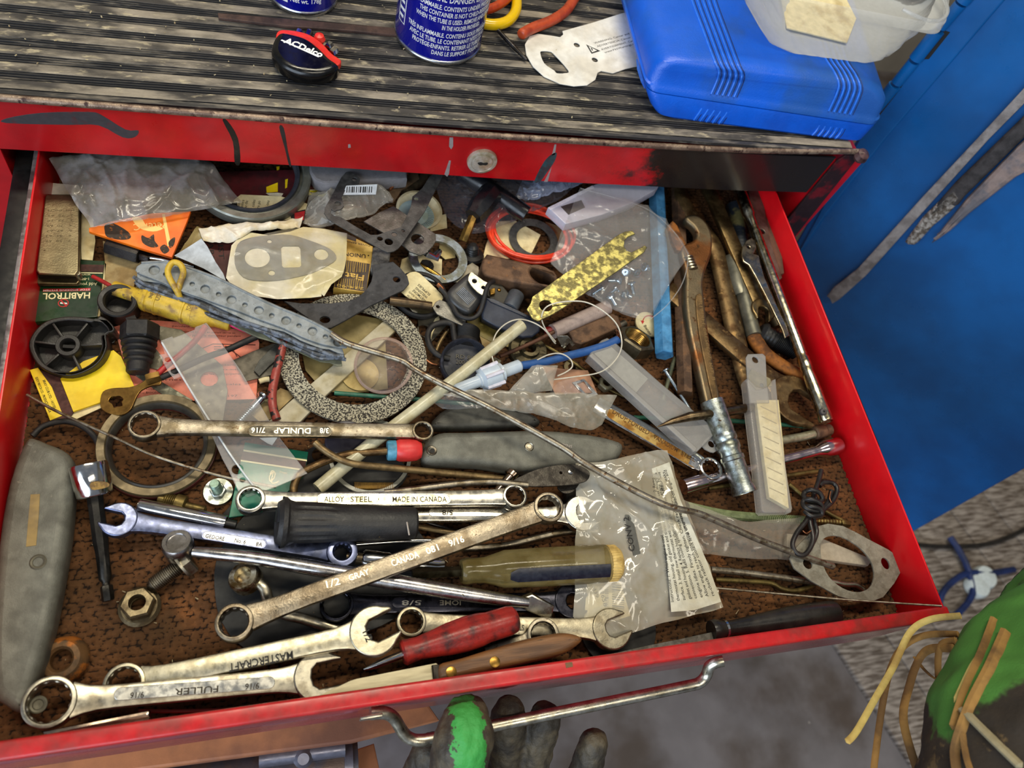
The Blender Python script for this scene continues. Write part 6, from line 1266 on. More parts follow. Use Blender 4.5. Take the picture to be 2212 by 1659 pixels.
# smoky bag with black tube
t = thing('smoky_bag', 'smoky clear bag with a black tube inside under the chest lip at the middle', 'plastic bag', O(1080, 430, 6))
MB().sheet([(930, 374, 20), (1020, 372, 24), (1130, 378, 24), (1260, 392, 20)], [(962, 470, 10), (1010, 510, 12), (1068, 500, 14), (1130, 468, 14), (1190, 440, 14)], 40, 26, wr=5, bulge=5, seed=21, freq=70).build('bag_film', BAGDK, t, smooth=80)
MB().sheet([(1130, 380, 22), (1190, 384, 26), (1270, 396, 22)], [(1110, 440, 20), (1160, 430, 24), (1200, 420, 22)], 30, 16, wr=5, bulge=4, seed=25, freq=110).build('bluish_fold', mat('bluish_film', (150, 160, 186), rough=.12, film=.55, spec=.9), t, smooth=80)
MB().tube([O(*p) for p in ((996, 372, 22), (1060, 410, 26), (1136, 464, 22))], 19 * S(1060, 410, 12), 22).build('black_tube', mat('navy_black_tube', (16, 17, 22), rough=.28), t)
t = thing('spark_plug_boot', 'black rubber boot with brass hex stem under the smoky bag', 'boot', O(1040, 450, 6)); a, b_ = O(1064, 412, 30), O(1022, 468, 26); L = (b_ - a).length; q = S(1040, 440, 14)
MB().lathe(a, b_ - a, [(0, 0), (22 * q, 0), (25 * q, .002), (25 * q, L * .7), (21 * q, L * .85), (19 * q, L), (0, L)], 8).build('boot', mat('navy_black_tube'), t)
b = MB(); hexa(b, O(1024, 464, 25), O(1001, 521, 12), 10 * q, .03); b.build('brass_stem', mat('dirty_brass', (150, 118, 60), (104, 80, 42), 120, rough=.4, metal=.9), t)
t = thing('flanged_stud', 'black stud with threaded boss right of the zinc washer ring', 'bolt', O(1022, 548, 2)); c = O(1020, 556, 3); q = S(1020, 550, 6)
MB().lathe(c, (-.1, .25, 1), [(0, 0), (24 * q, 0), (26 * q, .0012), (24 * q, .003), (14 * q, .004)] + [(p * q, .0045 + .001 * k) for k, p in enumerate((13.5, 12, 13.5, 12, 13.5, 12, 13, 11))] + [(7 * q, .0128), (0, .013)], 30).build('stud_body', mat('black_stud', (46, 46, 46), (34, 34, 34), 120, rough=.4, metal=.5), t, smooth=25)
# black gasket frame
flatp('frame_gasket', 'thin black metal gasket frame with small holes at the back middle', 'gasket', 30, [(748, 371), (758, 370), (769, 376), (778, 386), (776, 395), (766, 400), (756, 398), (750, 403), (744, 414), (738, 425), (741, 436), (743, 445), (736, 452), (727, 454), (722, 456), (716, 452), (714, 460), (722, 466), (735, 468), (770, 490), (801, 507), (816, 507), (836, 500), (849, 496), (866, 490), (878, 468), (887, 446), (889, 436), (891, 424), (900, 417), (912, 406), (928, 381), (944, 372), (958, 378), (938, 416), (917, 458), (890, 496), (868, 528), (860, 537), (850, 543), (837, 545), (826, 540), (780, 514), (723, 482), (708, 472), (700, 460), (702, 448), (715, 426), (728, 400), (738, 382)], 1.1, mat('frame_gasket', (78, 78, 78), (58, 58, 58), 120, rough=.5, metal=.35, bump=.3, c3=(120, 118, 112), sc3=420, th3=(.66, .74)), [('c', 766, 387, 5.5), ('c', 730, 440, 7), ('c', 899, 429, 5), ('c', 821, 515, 6), ('c', 852, 506, 6), ('c', 871, 498, 4), ('c', 840, 522, 9)], bev=.2)
# bagged part with barcode
t = thing('part_bag', 'crumpled clear parts bag with barcode label inside the black gasket frame', 'plastic bag', O(760, 440, 8))
MB().sheet([(668, 420, 12), (720, 410, 20), (812, 400, 22), (850, 434, 16)], [(652, 492, 8), (700, 496, 12), (756, 482, 16), (808, 466, 14)], 32, 24, wr=5, bulge=6, seed=31, freq=90, thick=4).build('bag_film', mat('shiny_bag', (190, 184, 170), rough=.08, film=.7, spec=1.0, grime=0), t, smooth=80)
F_ = tri((742, 420, 29), (812, 400, 29), (745, 402, 31)); MB().plate(F_, [(748, 401), (815, 398), (812, 420), (740, 421)], .3, bev=.05).build('label', mat('label_white', (222, 228, 232), rough=.5), t)
b = MB(); random.seed(9); x0 = 748
while x0 < 802: w_ = random.choice((1.2, 2, 3)); b.plate(F_.up(.08), [(x0 + 1, 403), (x0 + 1 + w_, 403), (x0 + w_, 416), (x0, 416)], .08, bev=.01); x0 += w_ + random.choice((1.2, 2, 3))
b.build('barcode', INK, t); MB().sheet([(812, 402, 24), (830, 414, 22), (850, 434, 18)], [(800, 440, 20), (825, 446, 18), (848, 438, 16)], 14, 10, wr=3, seed=33, freq=140).build('loose_corner', BAG, t, smooth=80)
# long grey link with hole + bent clip
flatp('link_plate', 'grey flat link plate with round hole under the black gasket frame', 'plate', 22, [(786, 478), (820, 458), (850, 445), (900, 478), (941, 505), (942, 520), (935, 532), (918, 548), (908, 551), (885, 543), (860, 520)], 1.4, mat('link_grey', (112, 110, 108), (88, 86, 82), 110, rough=.4, metal=.75, bump=.2, c3=(150, 146, 138), sc3=300, th3=(.68, .74)), [('c', 902, 516, 14)], bev=.25)
t = thing('bent_clip', 'shiny bent metal clip beside the link plate hole', 'clip', O(930, 550, 10))
MB().tube([O(*p) for p in ((912, 540, 18), (926, 548, 19), (940, 556, 16), (952, 540, 14))], [.003, .0042, .004, .0016], 8, flat=.35).build('clip_body', CHROME, t)
MB().plate(hor(9), sm([(912, 560), (930, 562), (938, 574), (925, 580), (908, 574)], 2), 6, bev=1).build('dark_rubber', BLACKR, t)
# hammer head
t = thing('hammer_head', 'rusty brown hammer head with oval eye hole below the orange coil', 'hammer', O(1120, 590, 2))
MB().plate(tri((1052, 548, 26), (1197, 583, 27), (1050, 600, 25)), [(1052, 547), (1120, 562), (1197, 583), (1206, 596), (1204, 610), (1190, 622), (1120, 610), (1048, 596), (1040, 584), (1042, 562)], 21, [('c', 1172, 596, 29, .62, -.35)], bev=2.2, res=2).build('head', RUST, t)
MB().plate(hor(7), ('c', 1172, 600, 26, .6, -.35), 2, bev=.1).build('eye_inside', mat('dark_hole', (24, 18, 14), rough=.9), t)
# wetmore tag on black ring
q = S(905, 640, 6)
MB().lathe(O(906, 642, 6), (.02, -.02, 1), [(48 * q, .0028), (50 * q, .0008), (54 * q, 0), (58 * q, .0008), (60 * q, .0028), (58 * q, .0048), (54 * q, .0056), (50 * q, .0048)], 60, closed=True).build('o_ring', BLACKR, None, 'thick black rubber ring under the cream oval tag', 'ring')
MB().lathe(O(910, 660, 4), (0, 0, 1), [(0, .004), (30 * q, .003), (36 * q, .001), (36 * q, 0), (0, 0)], 40).build('chrome_disc', CHROME, None, 'shiny metal disc inside the thick black ring', 'disc')
t = thing('paper_tag', 'cream rounded tag printed with supplier text beside the black gasket plate', 'tag', O(910, 625, 10)); F_ = tri((862, 628, 15), (955, 640, 15), (890, 590, 15))
MB().plate(F_, sm([(864, 628), (870, 606), (880, 592), (892, 587), (906, 590), (930, 612), (952, 634), (957, 644), (950, 654), (936, 662), (914, 662), (890, 648)], 2), .8, bev=.1).build('tag', mat('tag_cream', (228, 216, 168), (206, 190, 140), 50, rough=.6), t)
b = MB()
for s_, a, b_ in (('SUPPLIES', (931, 636), (905, 613)), ('WELDING', (925, 642), (900, 620)), ('WETMORE', (922, 650), (894, 625)), ('RENEWAL FLINTS', (915, 655), (885, 629)), ('SPARK LIGHTER', (906, 658), (881, 636))): b.text(F_.up(.05), s_, a, b_, 6 if len(s_) < 9 else 4, ext=.04, off=.01)
b.build('lettering', INK, t, smooth=10)
rod('brown_tube', 'short brown metal tube lying across the cream tag', 'tube', [(842, 650, 19), (885, 655, 19), (932, 662, 18)], 10, mat('brown_tube', (92, 76, 54), (66, 54, 40), 120, rough=.4, metal=.7), seg=18)
rod('brass_rod', 'thin brass rod inside the zinc washer ring', 'rod', [(908, 572, 8), (935, 588, 8), (962, 606, 8)], 5, BRASS)
flatp('blade_clip', 'grey slanted steel clip below the cream oval tag', 'clip', 17, [(934, 664), (941, 652), (950, 647), (960, 650), (985, 662), (1007, 688), (1006, 696), (998, 703), (968, 690), (944, 678)], 1.6, mat('clip_grey', (150, 148, 140), (112, 110, 104), 120, rough=.35, metal=.9, bump=.2), [('c', 946, 662, 3.5)], bev=.4)
flatp('bracket_plate', 'pale grey plate between zinc washer ring and hammer head', 'plate', 7, [(962, 597), (990, 582), (1012, 572), (1020, 567), (1034, 576), (1036, 600), (1000, 612), (968, 606)], 1.2, mat('pale_grey_plate', (158, 152, 134), (132, 126, 108), 90, rough=.5, metal=.4), bev=.3)
# light socket with strap and cord
t = thing('lamp_socket', 'black rubber plug body with metal bracket and looped black lead', 'plug', O(1010, 630, 6)); F_ = tri((966, 630, 25), (1050, 612, 26), (1014, 676, 22))
MB().plate(F_, sm([(967, 628), (986, 608), (1008, 590), (1020, 585), (1032, 590), (1048, 606), (1052, 622), (1046, 640), (1034, 660), (1018, 676), (1006, 674), (988, 664), (972, 648)], 2), 17, bev=4, res=3).build('plug_body', mat('plug_black', (48, 48, 48), (38, 38, 38), 60, rough=.4, bump=.1), t)
BK = tri((1011, 605, 30), (1056, 625, 30), (1020, 588, 31)); MB().plate(BK, sm([(1011, 606), (1014, 592), (1019, 587), (1026, 592), (1045, 606), (1057, 612), (1060, 620), (1050, 634), (1040, 637), (1024, 624)], 2), 1.2, [('c', 1025, 607, 5), ('c', 1044, 621, 4)], bev=.3).build('metal_bracket', SATIN, t)
b = MB()
for k in range(7): b.tube([F_.up(.3).pt(998 - k * 2.3 + 2, 620 + k * 2.0), F_.up(.3).pt(1026 - k * 2.3, 645 + k * 2.2)], .0003, 5)
b.build('grip_lines', mat('silver_lines', (170, 170, 170), rough=.3, metal=.9), t)
rod('lead', '', '', [(950, 622, 20), (962, 634, 20), (976, 656, 20), (988, 678, 20), (1004, 687, 21), (1022, 687, 22), (1036, 675, 24), (1044, 652, 28), (1050, 628, 32), (1056, 614, 32), (1066, 608, 28)], 5.2, BLACKR, parent=t)
rod('copper_strands', '', '', [(946, 614, 20), (952, 620, 20), (957, 628, 20)], 5, mat('copper'), parent=t)
# blue-black wedge, terminal box, grey drum
t = thing('plastic_wedge', 'blue black plastic wedge tray below the hammer head', 'tray', O(1100, 690, 4))
MB().plate(tri((1050, 645, 20), (1166, 697, 18), (1050, 690, 14)), [(1051, 644), (1064, 646), (1110, 668), (1160, 692), (1168, 700), (1166, 716), (1150, 728), (1128, 730), (1070, 706), (1042, 690), (1040, 680)], 14, bev=1.5, res=2).build('wedge', NAVYP, t)
MB().plate(tri((1050, 643, 21), (1166, 696, 19), (1055, 655, 20)), [(1050, 643), (1066, 645), (1164, 692), (1168, 699), (1060, 652)], 1.4, bev=.3).build('raised_edge', NAVYP, t)
t = thing('terminal_box', 'small dark connector with brass clip right of the looped lead', 'connector', O(1075, 630, 4)); MB().plate(hor(18), [(1056, 608), (1078, 606), (1102, 636), (1096, 662), (1070, 656), (1052, 636)], 13, bev=1).build('box', mat('dark_olive_box', (54, 50, 40), (44, 40, 34), 80, rough=.5), t)
MB().plate(hor(21), [(1058, 625), (1070, 620), (1070, 634), (1060, 636)], 3, bev=.5).build('brass_clip', BRASS, t); MB().lathe(O(1078, 627, 18), (0, 0, 1), [(0, .0015), (.0012, .0012), (.0016, 0)], 14).build('brass_rivet', BRASS, t)
a, b_ = O(1116, 636, 16), O(1100, 668, 16); MB().lathe(a, b_ - a, [(0, 0), (17 * S(1100, 650, 14), 0), (18 * S(1100, 650, 14), .001), (18 * S(1100, 650, 14), (b_ - a).length), (0, (b_ - a).length)], 26).build('grey_drum', mat('grey_drum', (92, 98, 106), (76, 78, 80), 60, rough=.4, metal=.4), None, 'grey cylinder between the dark connector and the spotted plate', 'cylinder')
# big black cap + ribbed plug + hoop
t = thing('cable_grommet', 'black cap with ribbed stem and wire hoop right of the abrasive ring', 'grommet', O(990, 760, 2))
a, b_ = O(1010, 712, 9), O(1005, 752, 9); q = S(1000, 760, 10); pr = [(0, 0), (26 * q, 0)]; L = (b_ - a).length
for k in range(9): pr += [(26.5 * q, L * (.02 + k * .07)), (28.5 * q, L * (.05 + k * .07)), (26.5 * q, L * (.08 + k * .07))]
MB().lathe(a, b_ - a, pr + [(30 * q, L), (0, L)], 30).build('ribbed_stem', BLACKR, t, smooth=25)
c = O(1002, 788, 6); MB().lathe(c, (-.1, -.30, 1), [(0, .003), (44 * q, .003), (47 * q, .010), (50 * q, .0112), (53 * q, .010), (54 * q, .004), (50 * q, 0), (0, 0)], 56).build('cap', mat('scuffed_black', (44, 46, 54), (70, 72, 84), 120, (.56, .7), rough=.35), t)
b = MB(); CF = Fr(c + V((0, -.001, .0034)), (1, -.2, 0), (.2, 1, .30)); b.text(CF, 'RD 80', (-.007, .0030), (.006, .0036), .003, local=True, ext=.2); b.text(CF, '200 DL', (-.0065, -.001), (.0062, -.0004), .003, local=True, ext=.2); b.build('raised_text', mat('grey_raised', (96, 90, 76), rough=.6), t, smooth=10)
rod('wire_hoop', '', '', [(972, 775, 12), (948, 768, 12), (930, 750, 13), (924, 725, 13), (934, 705, 13), (956, 697, 14), (976, 700, 14), (980, 720, 14), (984, 745, 13)], 6.5, BLACKR, parent=t)
rod('frayed_copper', 'few frayed copper strands right of the abrasive ring', 'wire', [(922, 778, 10), (932, 785, 10), (944, 788, 9)], 2.2, mat('copper'))
for i, (p, r_, m_, lb) in enumerate((([(965, 716, 7), (950, 740, 6), (940, 765, 5)], 4, TANROD, 'small brown stick inside the black wire hoop'), ([(972, 806, 4), (990, 800, 4), (1012, 797, 4)], 6, mat('rust_bit', (156, 76, 40), rough=.7), 'orange brown crumb below the black cap'))): rod('small_stick', lb, 'stick', p, r_, m_)
# threaded flange nut, small nuts, washers, rods
t = thing('flange_nut', 'round flange nut with three pin holes behind the milky connector', 'nut', O(1138, 760, 0)); q = S(1138, 758, 6)
MB().lathe(O(1138, 762, 0), (.03, .0, 1), [(14 * q, .001), (42 * q, .0002), (44 * q, .001), (44 * q, .004), (40 * q, .0055), (24 * q, .0056), (22 * q, .0085), (14 * q, .0086), (12.5 * q, .007), (14 * q, .006), (12.5 * q, .0045), (14 * q, .003)], 48, closed=True).build('flange', mat('olive_steel', (104, 94, 70), (72, 66, 50), 130, rough=.42, metal=.8, bump=.2), t)
for x, y in ((1162, 748), (1124, 742), (1120, 772)): MB().lathe(O(x, y, 5.65), (0, 0, 1), [(0, .0001), (.0014, .0001), (.002, 0), (.002, -.001)], 16).build('pin_hole', INK, t)
for (x, y, r_, bo, h, lb, m_) in ((1305, 832, 16, 9, .006, 'small pale hex nut left of the long translucent case', mat('pale_nut', (172, 168, 142), (140, 134, 108), 120, rough=.4, metal=.7)),):
    b = MB(); q = S(x, y, 4); hexa(b, O(x, y + 2, 0), O(x, y + 2, 0) + V((0, 0, h)), r_ * q * 1.12, .14, bo * q, .3); one('hex_nut', lb, 'nut', b, m_, smooth=30)
b = MB(); q = S(1370, 735, 8); a = O(1362, 752, 3); b_ = O(1378, 728, 14); hexa(b, a, b_, 43 * q, .1, 29 * q, .2)
t = thing('pipe_coupling', 'large hex pipe coupling with brass threaded bore below the screw bag', 'coupling', O(1368, 745, 0)); b.build('hex_body', mat('coupling_grey', (120, 112, 92), (92, 84, 66), 90, rough=.4, metal=.85, bump=.15), t, smooth=30)
ax = (b_ - a).normalized(); L = (b_ - a).length; pr = []
for k in range(7): pr += [(29 * q, L * (.16 + k * .115)), (26.5 * q, L * (.2 + k * .115))]
MB().lathe(a, ax, pr + [(29 * q, L * .99), (29 * q, L * 1.005), (31 * q, L * 1.0)], 40).build('threaded_bore', mat('bore_brass', (176, 140, 76), (120, 92, 50), 120, rough=.3, metal=1), t, smooth=25)
q = S(1233, 795, 3); MB().lathe(O(1234, 796, .4), (0, 0, 1), [(9 * q, 0), (18 * q, 0), (18 * q, .002), (9 * q, .002)], 30, closed=True).build('small_washer', mat('olive_steel'), None, 'small dull washer on the carpet below the blue wire', 'washer')
b = MB(); hexa(b, O(1062, 782, 8), O(1078, 790, 8), 14 * S(1070, 790, 6), .1); one('hex_stub', 'short dull hex stub left of the round flange nut', 'fitting', b, mat('pale_nut'))
rod('rusty_rod', 'thin rusty rod running diagonally below the spotted yellow plate', 'rod', [(1080, 770, 12), (1150, 740, 14), (1220, 705, 16), (1292, 672, 18)], 4.4, mat('rust_rod', (100, 66, 48), (76, 52, 40), 120, rough=.6, metal=.3))
rod('brass_wire', 'long dull brass wire across the carpet left of the translucent case', 'wire', [(1170, 742, 3), (1215, 768, 3), (1262, 800, 3), (1310, 838, 2), (1362, 862, 2)], 4, mat('dull_brass'))
# marker tube, brown block, clip
t = thing('marker_tube', 'clear striped tube with red end under the spotted yellow plate', 'tube', O(1250, 700, 4)); a, b_ = O(1194, 716, 14), O(1312, 664, 14); q = S(1250, 690, 12)
MB().tube([a, b_], 16 * q, 22).build('tube_wall', mat('pinkish_clear', (206, 186, 176), rough=.2, film=.45), t); MB().tube([O(1178, 716, 12), O(1196, 712, 13)], 9 * q, 14).build('red_end', mat('dark_red_end', (140, 24, 22), rough=.4), t)
b = MB()
for k in range(14): p = a.lerp(b_, .15 + k * .05); b.tube([p + V((-.003, -.003, .0034)), p + V((.002, .003, .0034))], .0003, 4)
b.build('tube_stripes', mat('pale_scratch'), t)
flatp('rusty_block', 'rusty brown rectangular steel block below the striped clear tube', 'block', 16, [(1229, 716), (1322, 676), (1336, 682), (1344, 704), (1256, 744), (1240, 738)], 12, RUST, bev=1.2, res=2)
rod('grey_pin', 'grey tapered pin beneath the rusty brown block', 'pin', [(1268, 740, 6, 6), (1290, 728, 7, 9), (1330, 708, 8, 9), (1350, 698, 8, 8)], 9, WORN)
t = thing('spring_clip', 'small bent nickel clip tied to the thin clear line', 'clip', O(1226, 738, 8)); b = MB(); b.plate(tri((1202, 727, 15), (1240, 738, 15), (1212, 746, 10)), [(1202, 726), (1226, 725), (1243, 744), (1236, 749), (1230, 741), (1224, 747), (1213, 750)], .9, bev=.2); b.tube([O(1213, 748, 10), O(1217, 752, 9), O(1222, 748, 10), O(1222, 742, 12)], .0008, 8); b.build('clip_body', mat('nickel_clip', (186, 182, 166), rough=.25, metal=1), t)
# button badge
t = thing('button_badge', 'cream round badge with red arrow print beside the light blue bar', 'badge', O(1400, 700, 0)); q = S(1400, 700, 4)
MB().lathe(O(1400, 702, 1), (.05, 0, 1), [(0, .004), (24 * q, .0034), (31 * q, .0015), (31 * q, 0), (0, 0)], 40).build('badge', PAPERC, t); F_ = hor(4.9)
b = MB(); b.tube([F_.pt(*p) for p in sm([(1388, 694), (1394, 684), (1406, 682), (1414, 688)], 5, False)], .0004, 6); b.plate(F_.up(.2), [(1384, 692), (1392, 694), (1388, 700)], .2, bev=.02); b.build('red_arrow', REDINK, t)
b = MB(); b.text(F_.up(.1), 'Bonne', (1390, 704), (1404, 724), 7); b.build('lettering', INK, t, smooth=10)
# ================================================================= SCREW BAG, SPOTTED PLATE, WHITE CASE
t = thing('blade_case', 'milky white plastic blade case under the chest lip at the back right', 'case', O(1290, 440, 18)); CF = tri((1184, 450, 30), (1278, 402, 31), (1219, 480, 30))
MB().plate(CF, [(1184, 448), (1280, 400), (1340, 380), (1430, 390), (1420, 408), (1367, 438), (1300, 464), (1222, 484)], 9, bev=.8).build('case_body', CASEW, t)
MB().plate(CF.up(.15), [(1211, 446), (1256, 432), (1264, 448), (1228, 464)], .3, bev=.05).build('dark_window', mat('dark_window', (58, 54, 54), rough=.5), t)
MB().plate(CF.up(.5), [(1184, 448), (1280, 400), (1284, 405), (1190, 453)], .8, bev=.2).build('edge_rib', mat('edge_white', (226, 224, 236), rough=.3, film=.15), t)
t = thing('screw_bag', 'clear zip bag of bright screws under the spotted yellow plate at back right', 'plastic bag', O(1340, 560, 18))
MB().sheet([(1252, 405, 34), (1320, 424, 37), (1400, 452, 36), (1455, 500, 33), (1486, 548, 28)], [(1186, 568, 24), (1240, 620, 24), (1300, 655, 24), (1370, 692, 24), (1402, 690, 22)], 44, 34, wr=5, bulge=5, seed=41, freq=52).build('bag_film', BAG, t, smooth=80)
MB().sheet([(1258, 412, 26), (1400, 460, 26), (1484, 552, 18)], [(1190, 570, 16), (1300, 655, 16), (1400, 690, 16)], 30, 24, wr=2, seed=44, freq=60).build('bag_back', BAG, t, smooth=80)
pp = sm([(1486, 548, 28), (1484, 580, 27), (1470, 620, 26), (1440, 660, 24), (1404, 690, 22)], 5, False); MB().tube([O(*p) for p in pp], .0004, 6).build('sealed_edge', BAG, t)
pp = sm([(1254, 407, 35), (1330, 428, 38), (1402, 454, 37), (1456, 501, 34), (1486, 548, 28)], 5, False); MB().tube([O(*p) for p in pp], .0004, 6).build('sealed_edge', BAG, t)
SCR = [(1318, 640, 24, -40), (1338, 606, 24, 150), (1352, 588, 25, 60), (1392, 577, 26, 20), (1300, 622, 23, 200), (1364, 612, 23, -70), (1376, 590, 23, 100), (1330, 624, 24, -150), (1350, 636, 22, 10)]
for i, (x, y, z, an) in enumerate(SCR):
    s_ = MB(); c = O(x, y, z); d_ = V((math.cos(math.radians(an)), math.sin(math.radians(an)), -.75)).normalized()
    s_.lathe(c, d_, [(0, -.0010), (.0016, -.0014), (.0032, -.001), (.0036, 0), (.0016, .0006)] + [(p, .0012 + .0006 * k) for k, p in enumerate((.0018, .0013) * 7)] + [(.0003, .0105), (0, .011)], 18)
    o = s_.build('screw', SCREWZ, None, ['bright round head screw nearest the bottom of the clear zip bag', 'bright screw seen below the middle of the spotted plate in the bag', 'bright screw at the centre of the pile in the clear zip bag', 'bright screw lying apart at the top right of the pile', 'bright screw at the left end of the pile in the bag', 'bright screw pointing down at the right of the pile', 'bright screw leaning behind the right side of the pile', 'bright screw between the bottom head and the left end', 'bright screw low at the bottom right of the pile'][i], 'screw', 'screws in the clear zip bag', smooth=30)
t = thing('lever_plate', 'spotted yellow zinc flat plate with hole and forked end over the screw bag', 'plate', O(1260, 590, 26)); PF = tri((1150, 660, 30), (1360, 520, 42), (1200, 690, 31))
MB().plate(PF, [(1138, 668), (1146, 655), (1150, 641), (1240, 576), (1336, 507), (1350, 500), (1366, 498), (1372, 505), (1356, 511), (1349, 520), (1348, 532), (1354, 542), (1364, 545), (1380, 537), (1392, 530), (1398, 534), (1392, 544), (1330, 588), (1262, 634), (1212, 668), (1184, 684), (1172, 689), (1162, 694), (1150, 688)], 1.8, [('c', 1179, 660, 14)], bev=.3).build('plate', GOLDSP, t)
# ================================================================= RIGHT SIDE LONG TOOLS
b = MB(); hexa(b, O(1418, 400, 12), O(1435, 768, 10), 20 * S(1430, 600, 10), .004); one('hex_bar', 'light blue painted hexagonal bar lying front to back right of the screw bag', 'bar', b, BLUEHEX, smooth=20)
b = MB(); hexa(b, O(1464, 400, 10), O(1480, 852, 8), 17 * S(1475, 640, 10), .004); one('hex_bar', 'rusty brown hexagonal bar beside the light blue bar', 'bar', b, RUST, smooth=20)
# nails
for (p0, p1, lb) in (((1436, 800), (1500, 900), 'bright nail with flat head left of the rusty hexagonal bar'), ((1430, 870), (1458, 770), 'dull greenish nail crossing behind the bright nail')):
    b = MB(); bolt(b, O(*p0, 6), O(*p1, 4), [(0, 0), (0, .0035), (.02, .0035), (.03, .0016), (.94, .0016), (1, .0002), (1, 0)], 14); one('nail', lb, 'nail', b, SCREWZ if 'bright' in lb.split()[0] else mat('green_nail', (132, 136, 112), (104, 110, 90), 120, rough=.45, metal=.7), smooth=30)
# flat brown tyre lever
t = thing('pry_lever', 'brown curved pry lever with rounded tip under the adjustable wrench', 'lever', O(1560, 620, 2))
pp = sm([(1470, 396, 14, 15), (1474, 430, 14, 17), (1492, 464, 13, 19), (1520, 500, 11, 20), (1545, 540, 9, 21), (1566, 620, 8, 22), (1588, 720, 7, 23), (1606, 800, 7, 22), (1620, 850, 6, 18)], 5, False)
MB().tube([O(*p[:3]) for p in pp], [p[3] * S(*p[:3]) for p in pp], 12, flat=.5).build('lever_body', BRONZE, t)
wrench('bronze coloured combination wrench with open jaw pointing front at the right side', (1505, 350, 16), (1646, 672, 14), None, ('O', 28, 24, -25, 6, 0), 17, 5, mat('bronze_steel', (140, 118, 80), (100, 80, 52), 110, rough=.34, metal=.95, bump=.1), None, (), zs=((0, 0), (1, 0)))
t = thing('thread_brush', 'dark blue bottle with corroded yellowish side lying under the bronze wrench', 'bottle', O(1600, 520, 2)); a, b_ = O(1586, 446, 4), O(1606, 580, 4); q = S(1598, 520, 4); L = (b_ - a).length; pr = [(0, 0), (18 * q, 0)]
for k in range(14): pr += [(17.4 * q, L * (.05 + k * .05)), (18 * q, L * (.07 + k * .05)), (17.4 * q, L * (.09 + k * .05))]
MB().lathe(a, b_ - a, pr + [(16 * q, L * .9), (12 * q, L), (0, L)], 24).build('bottle_body', mat('corroded_navy', (32, 38, 46), (104, 96, 58), 60, (.5, .62), rough=.5, bump=.3), t, smooth=25)
rod('grey_tube', 'dull grey tube stub between the bronze wrench and the pry lever', 'tube', [(1580, 560, 8), (1590, 610, 8), (1600, 640, 7)], 20, mat('dull_grey_tube', (110, 108, 94), (84, 82, 70), 70, rough=.4, metal=.6), seg=18)
t = thing('pry_rod', 'grey rod with rusty curved end lying toward the big open wrench', 'rod', O(1660, 730, 2))
pp = sm([(1596, 600, 9, 15), (1606, 640, 9, 17), (1622, 705, 8, 17), (1634, 738, 8, 18), (1655, 766, 8, 17), (1690, 790, 9, 16), (1720, 806, 9, 15), (1752, 822, 9, 13)], 5, False)
k = 14; MB().tube([O(*p[:3]) for p in pp[:k]], [p[3] * S(*p[:3]) for p in pp[:k]], 14).build('grey_end', mat('dull_grey_tube'), t); MB().tube([O(*p[:3]) for p in pp[k - 1:]], [p[3] * S(*p[:3]) for p in pp[k - 1:]], 14, flat=.7).build('rusty_end', ORUST, t)
wrench('large bronze open ended wrench crossing under the clear blade dispenser', (1440, 625, 9), (1716, 866, 11), None, ('O', 60, 62, 12, 6, 0), 22, 5.5, BRONZE, None, (), zs=((0, 0), (1, 0)))
b = MB(); A_, B_ = O(1640, 716, 8), O(1724, 760, 7); q = S(1680, 740, 7); bolt(b, A_, B_, [(0, 0), (0, 17 * q), (.08, 24 * q), (.13, 24 * q), (.15, 19 * q)] + thread(.17, .42, 20 * q, 3, .04) + thread(.42, .98, 20 * q, 15, .16) + [(1, 14 * q), (1, 0)], 30)
one('wheel_stud', 'black threaded wheel stud lying behind the big bronze wrench', 'bolt', b, mat('black_stud', (46, 46, 46), (34, 34, 34), 120, rough=.4, metal=.5), smooth=25)
rod('short_black_tube', 'short dark tube behind the jaw of the bronze combination wrench', 'tube', [(1662, 668, 6), (1680, 706, 5)], 12, mat('brown_neck'), seg=14)
# adjustable wrench
t = thing('adjustable_wrench', 'rusty adjustable wrench with open jaws pointing to the back', 'wrench', O(1540, 680, 4)); AF = tri((1505, 560, 25), (1560, 560, 25), (1560, 880, 16))
MB().plate(AF, sm([(1481, 468), (1494, 462), (1512, 466), (1530, 484), (1540, 512), (1538, 548), (1528, 576), (1520, 606), (1522, 640), (1532, 720), (1544, 790), (1560, 868), (1566, 900), (1532, 906), (1522, 862), (1506, 790), (1490, 720), (1481, 650), (1482, 600), (1477, 570), (1470, 545), (1474, 528), (1492, 522), (1503, 514), (1505, 500), (1496, 486), (1486, 478)], 2), 9, bev=2.4, res=2).build('handle_body', mat('rusty_worn_steel', (122, 108, 84), (126, 80, 44), 34, (.44, .6), rough=.42, metal=.85, bump=.25, c3=(86, 60, 36), sc3=140), t, smooth=50)
MB().plate(AF.up(1.5), sm([(1518, 640), (1524, 700), (1536, 770), (1550, 850), (1540, 862), (1524, 790), (1510, 720), (1503, 650), (1508, 634)], 2), 2.6, bev=.8).build('raised_web', mat('web_brown', (124, 98, 62), (94, 74, 48), 90, rough=.5, metal=.7, bump=.3), t)
MB().plate(AF.up(-.5), sm([(1443, 486), (1454, 476), (1464, 486), (1476, 512), (1484, 528), (1478, 542), (1462, 540), (1452, 520)], 1), 8, bev=1.4).build('lower_jaw', ORUST, t)
a, b_ = AF.up(-2).pt(1484, 556), AF.up(-2).pt(1496, 586); b = MB(); pr = [(0, 0)]; L = (b_ - a).length
for k in range(5): pr += [(.0034, L * (k / 5 + .02)), (.0050, L * (k / 5 + .07)), (.0050, L * (k / 5 + .13)), (.0034, L * (k / 5 + .18))]
MB().lathe(a, b_ - a, pr + [(0, L)], 20).build('knurl_screw', SATIN, t, smooth=25)
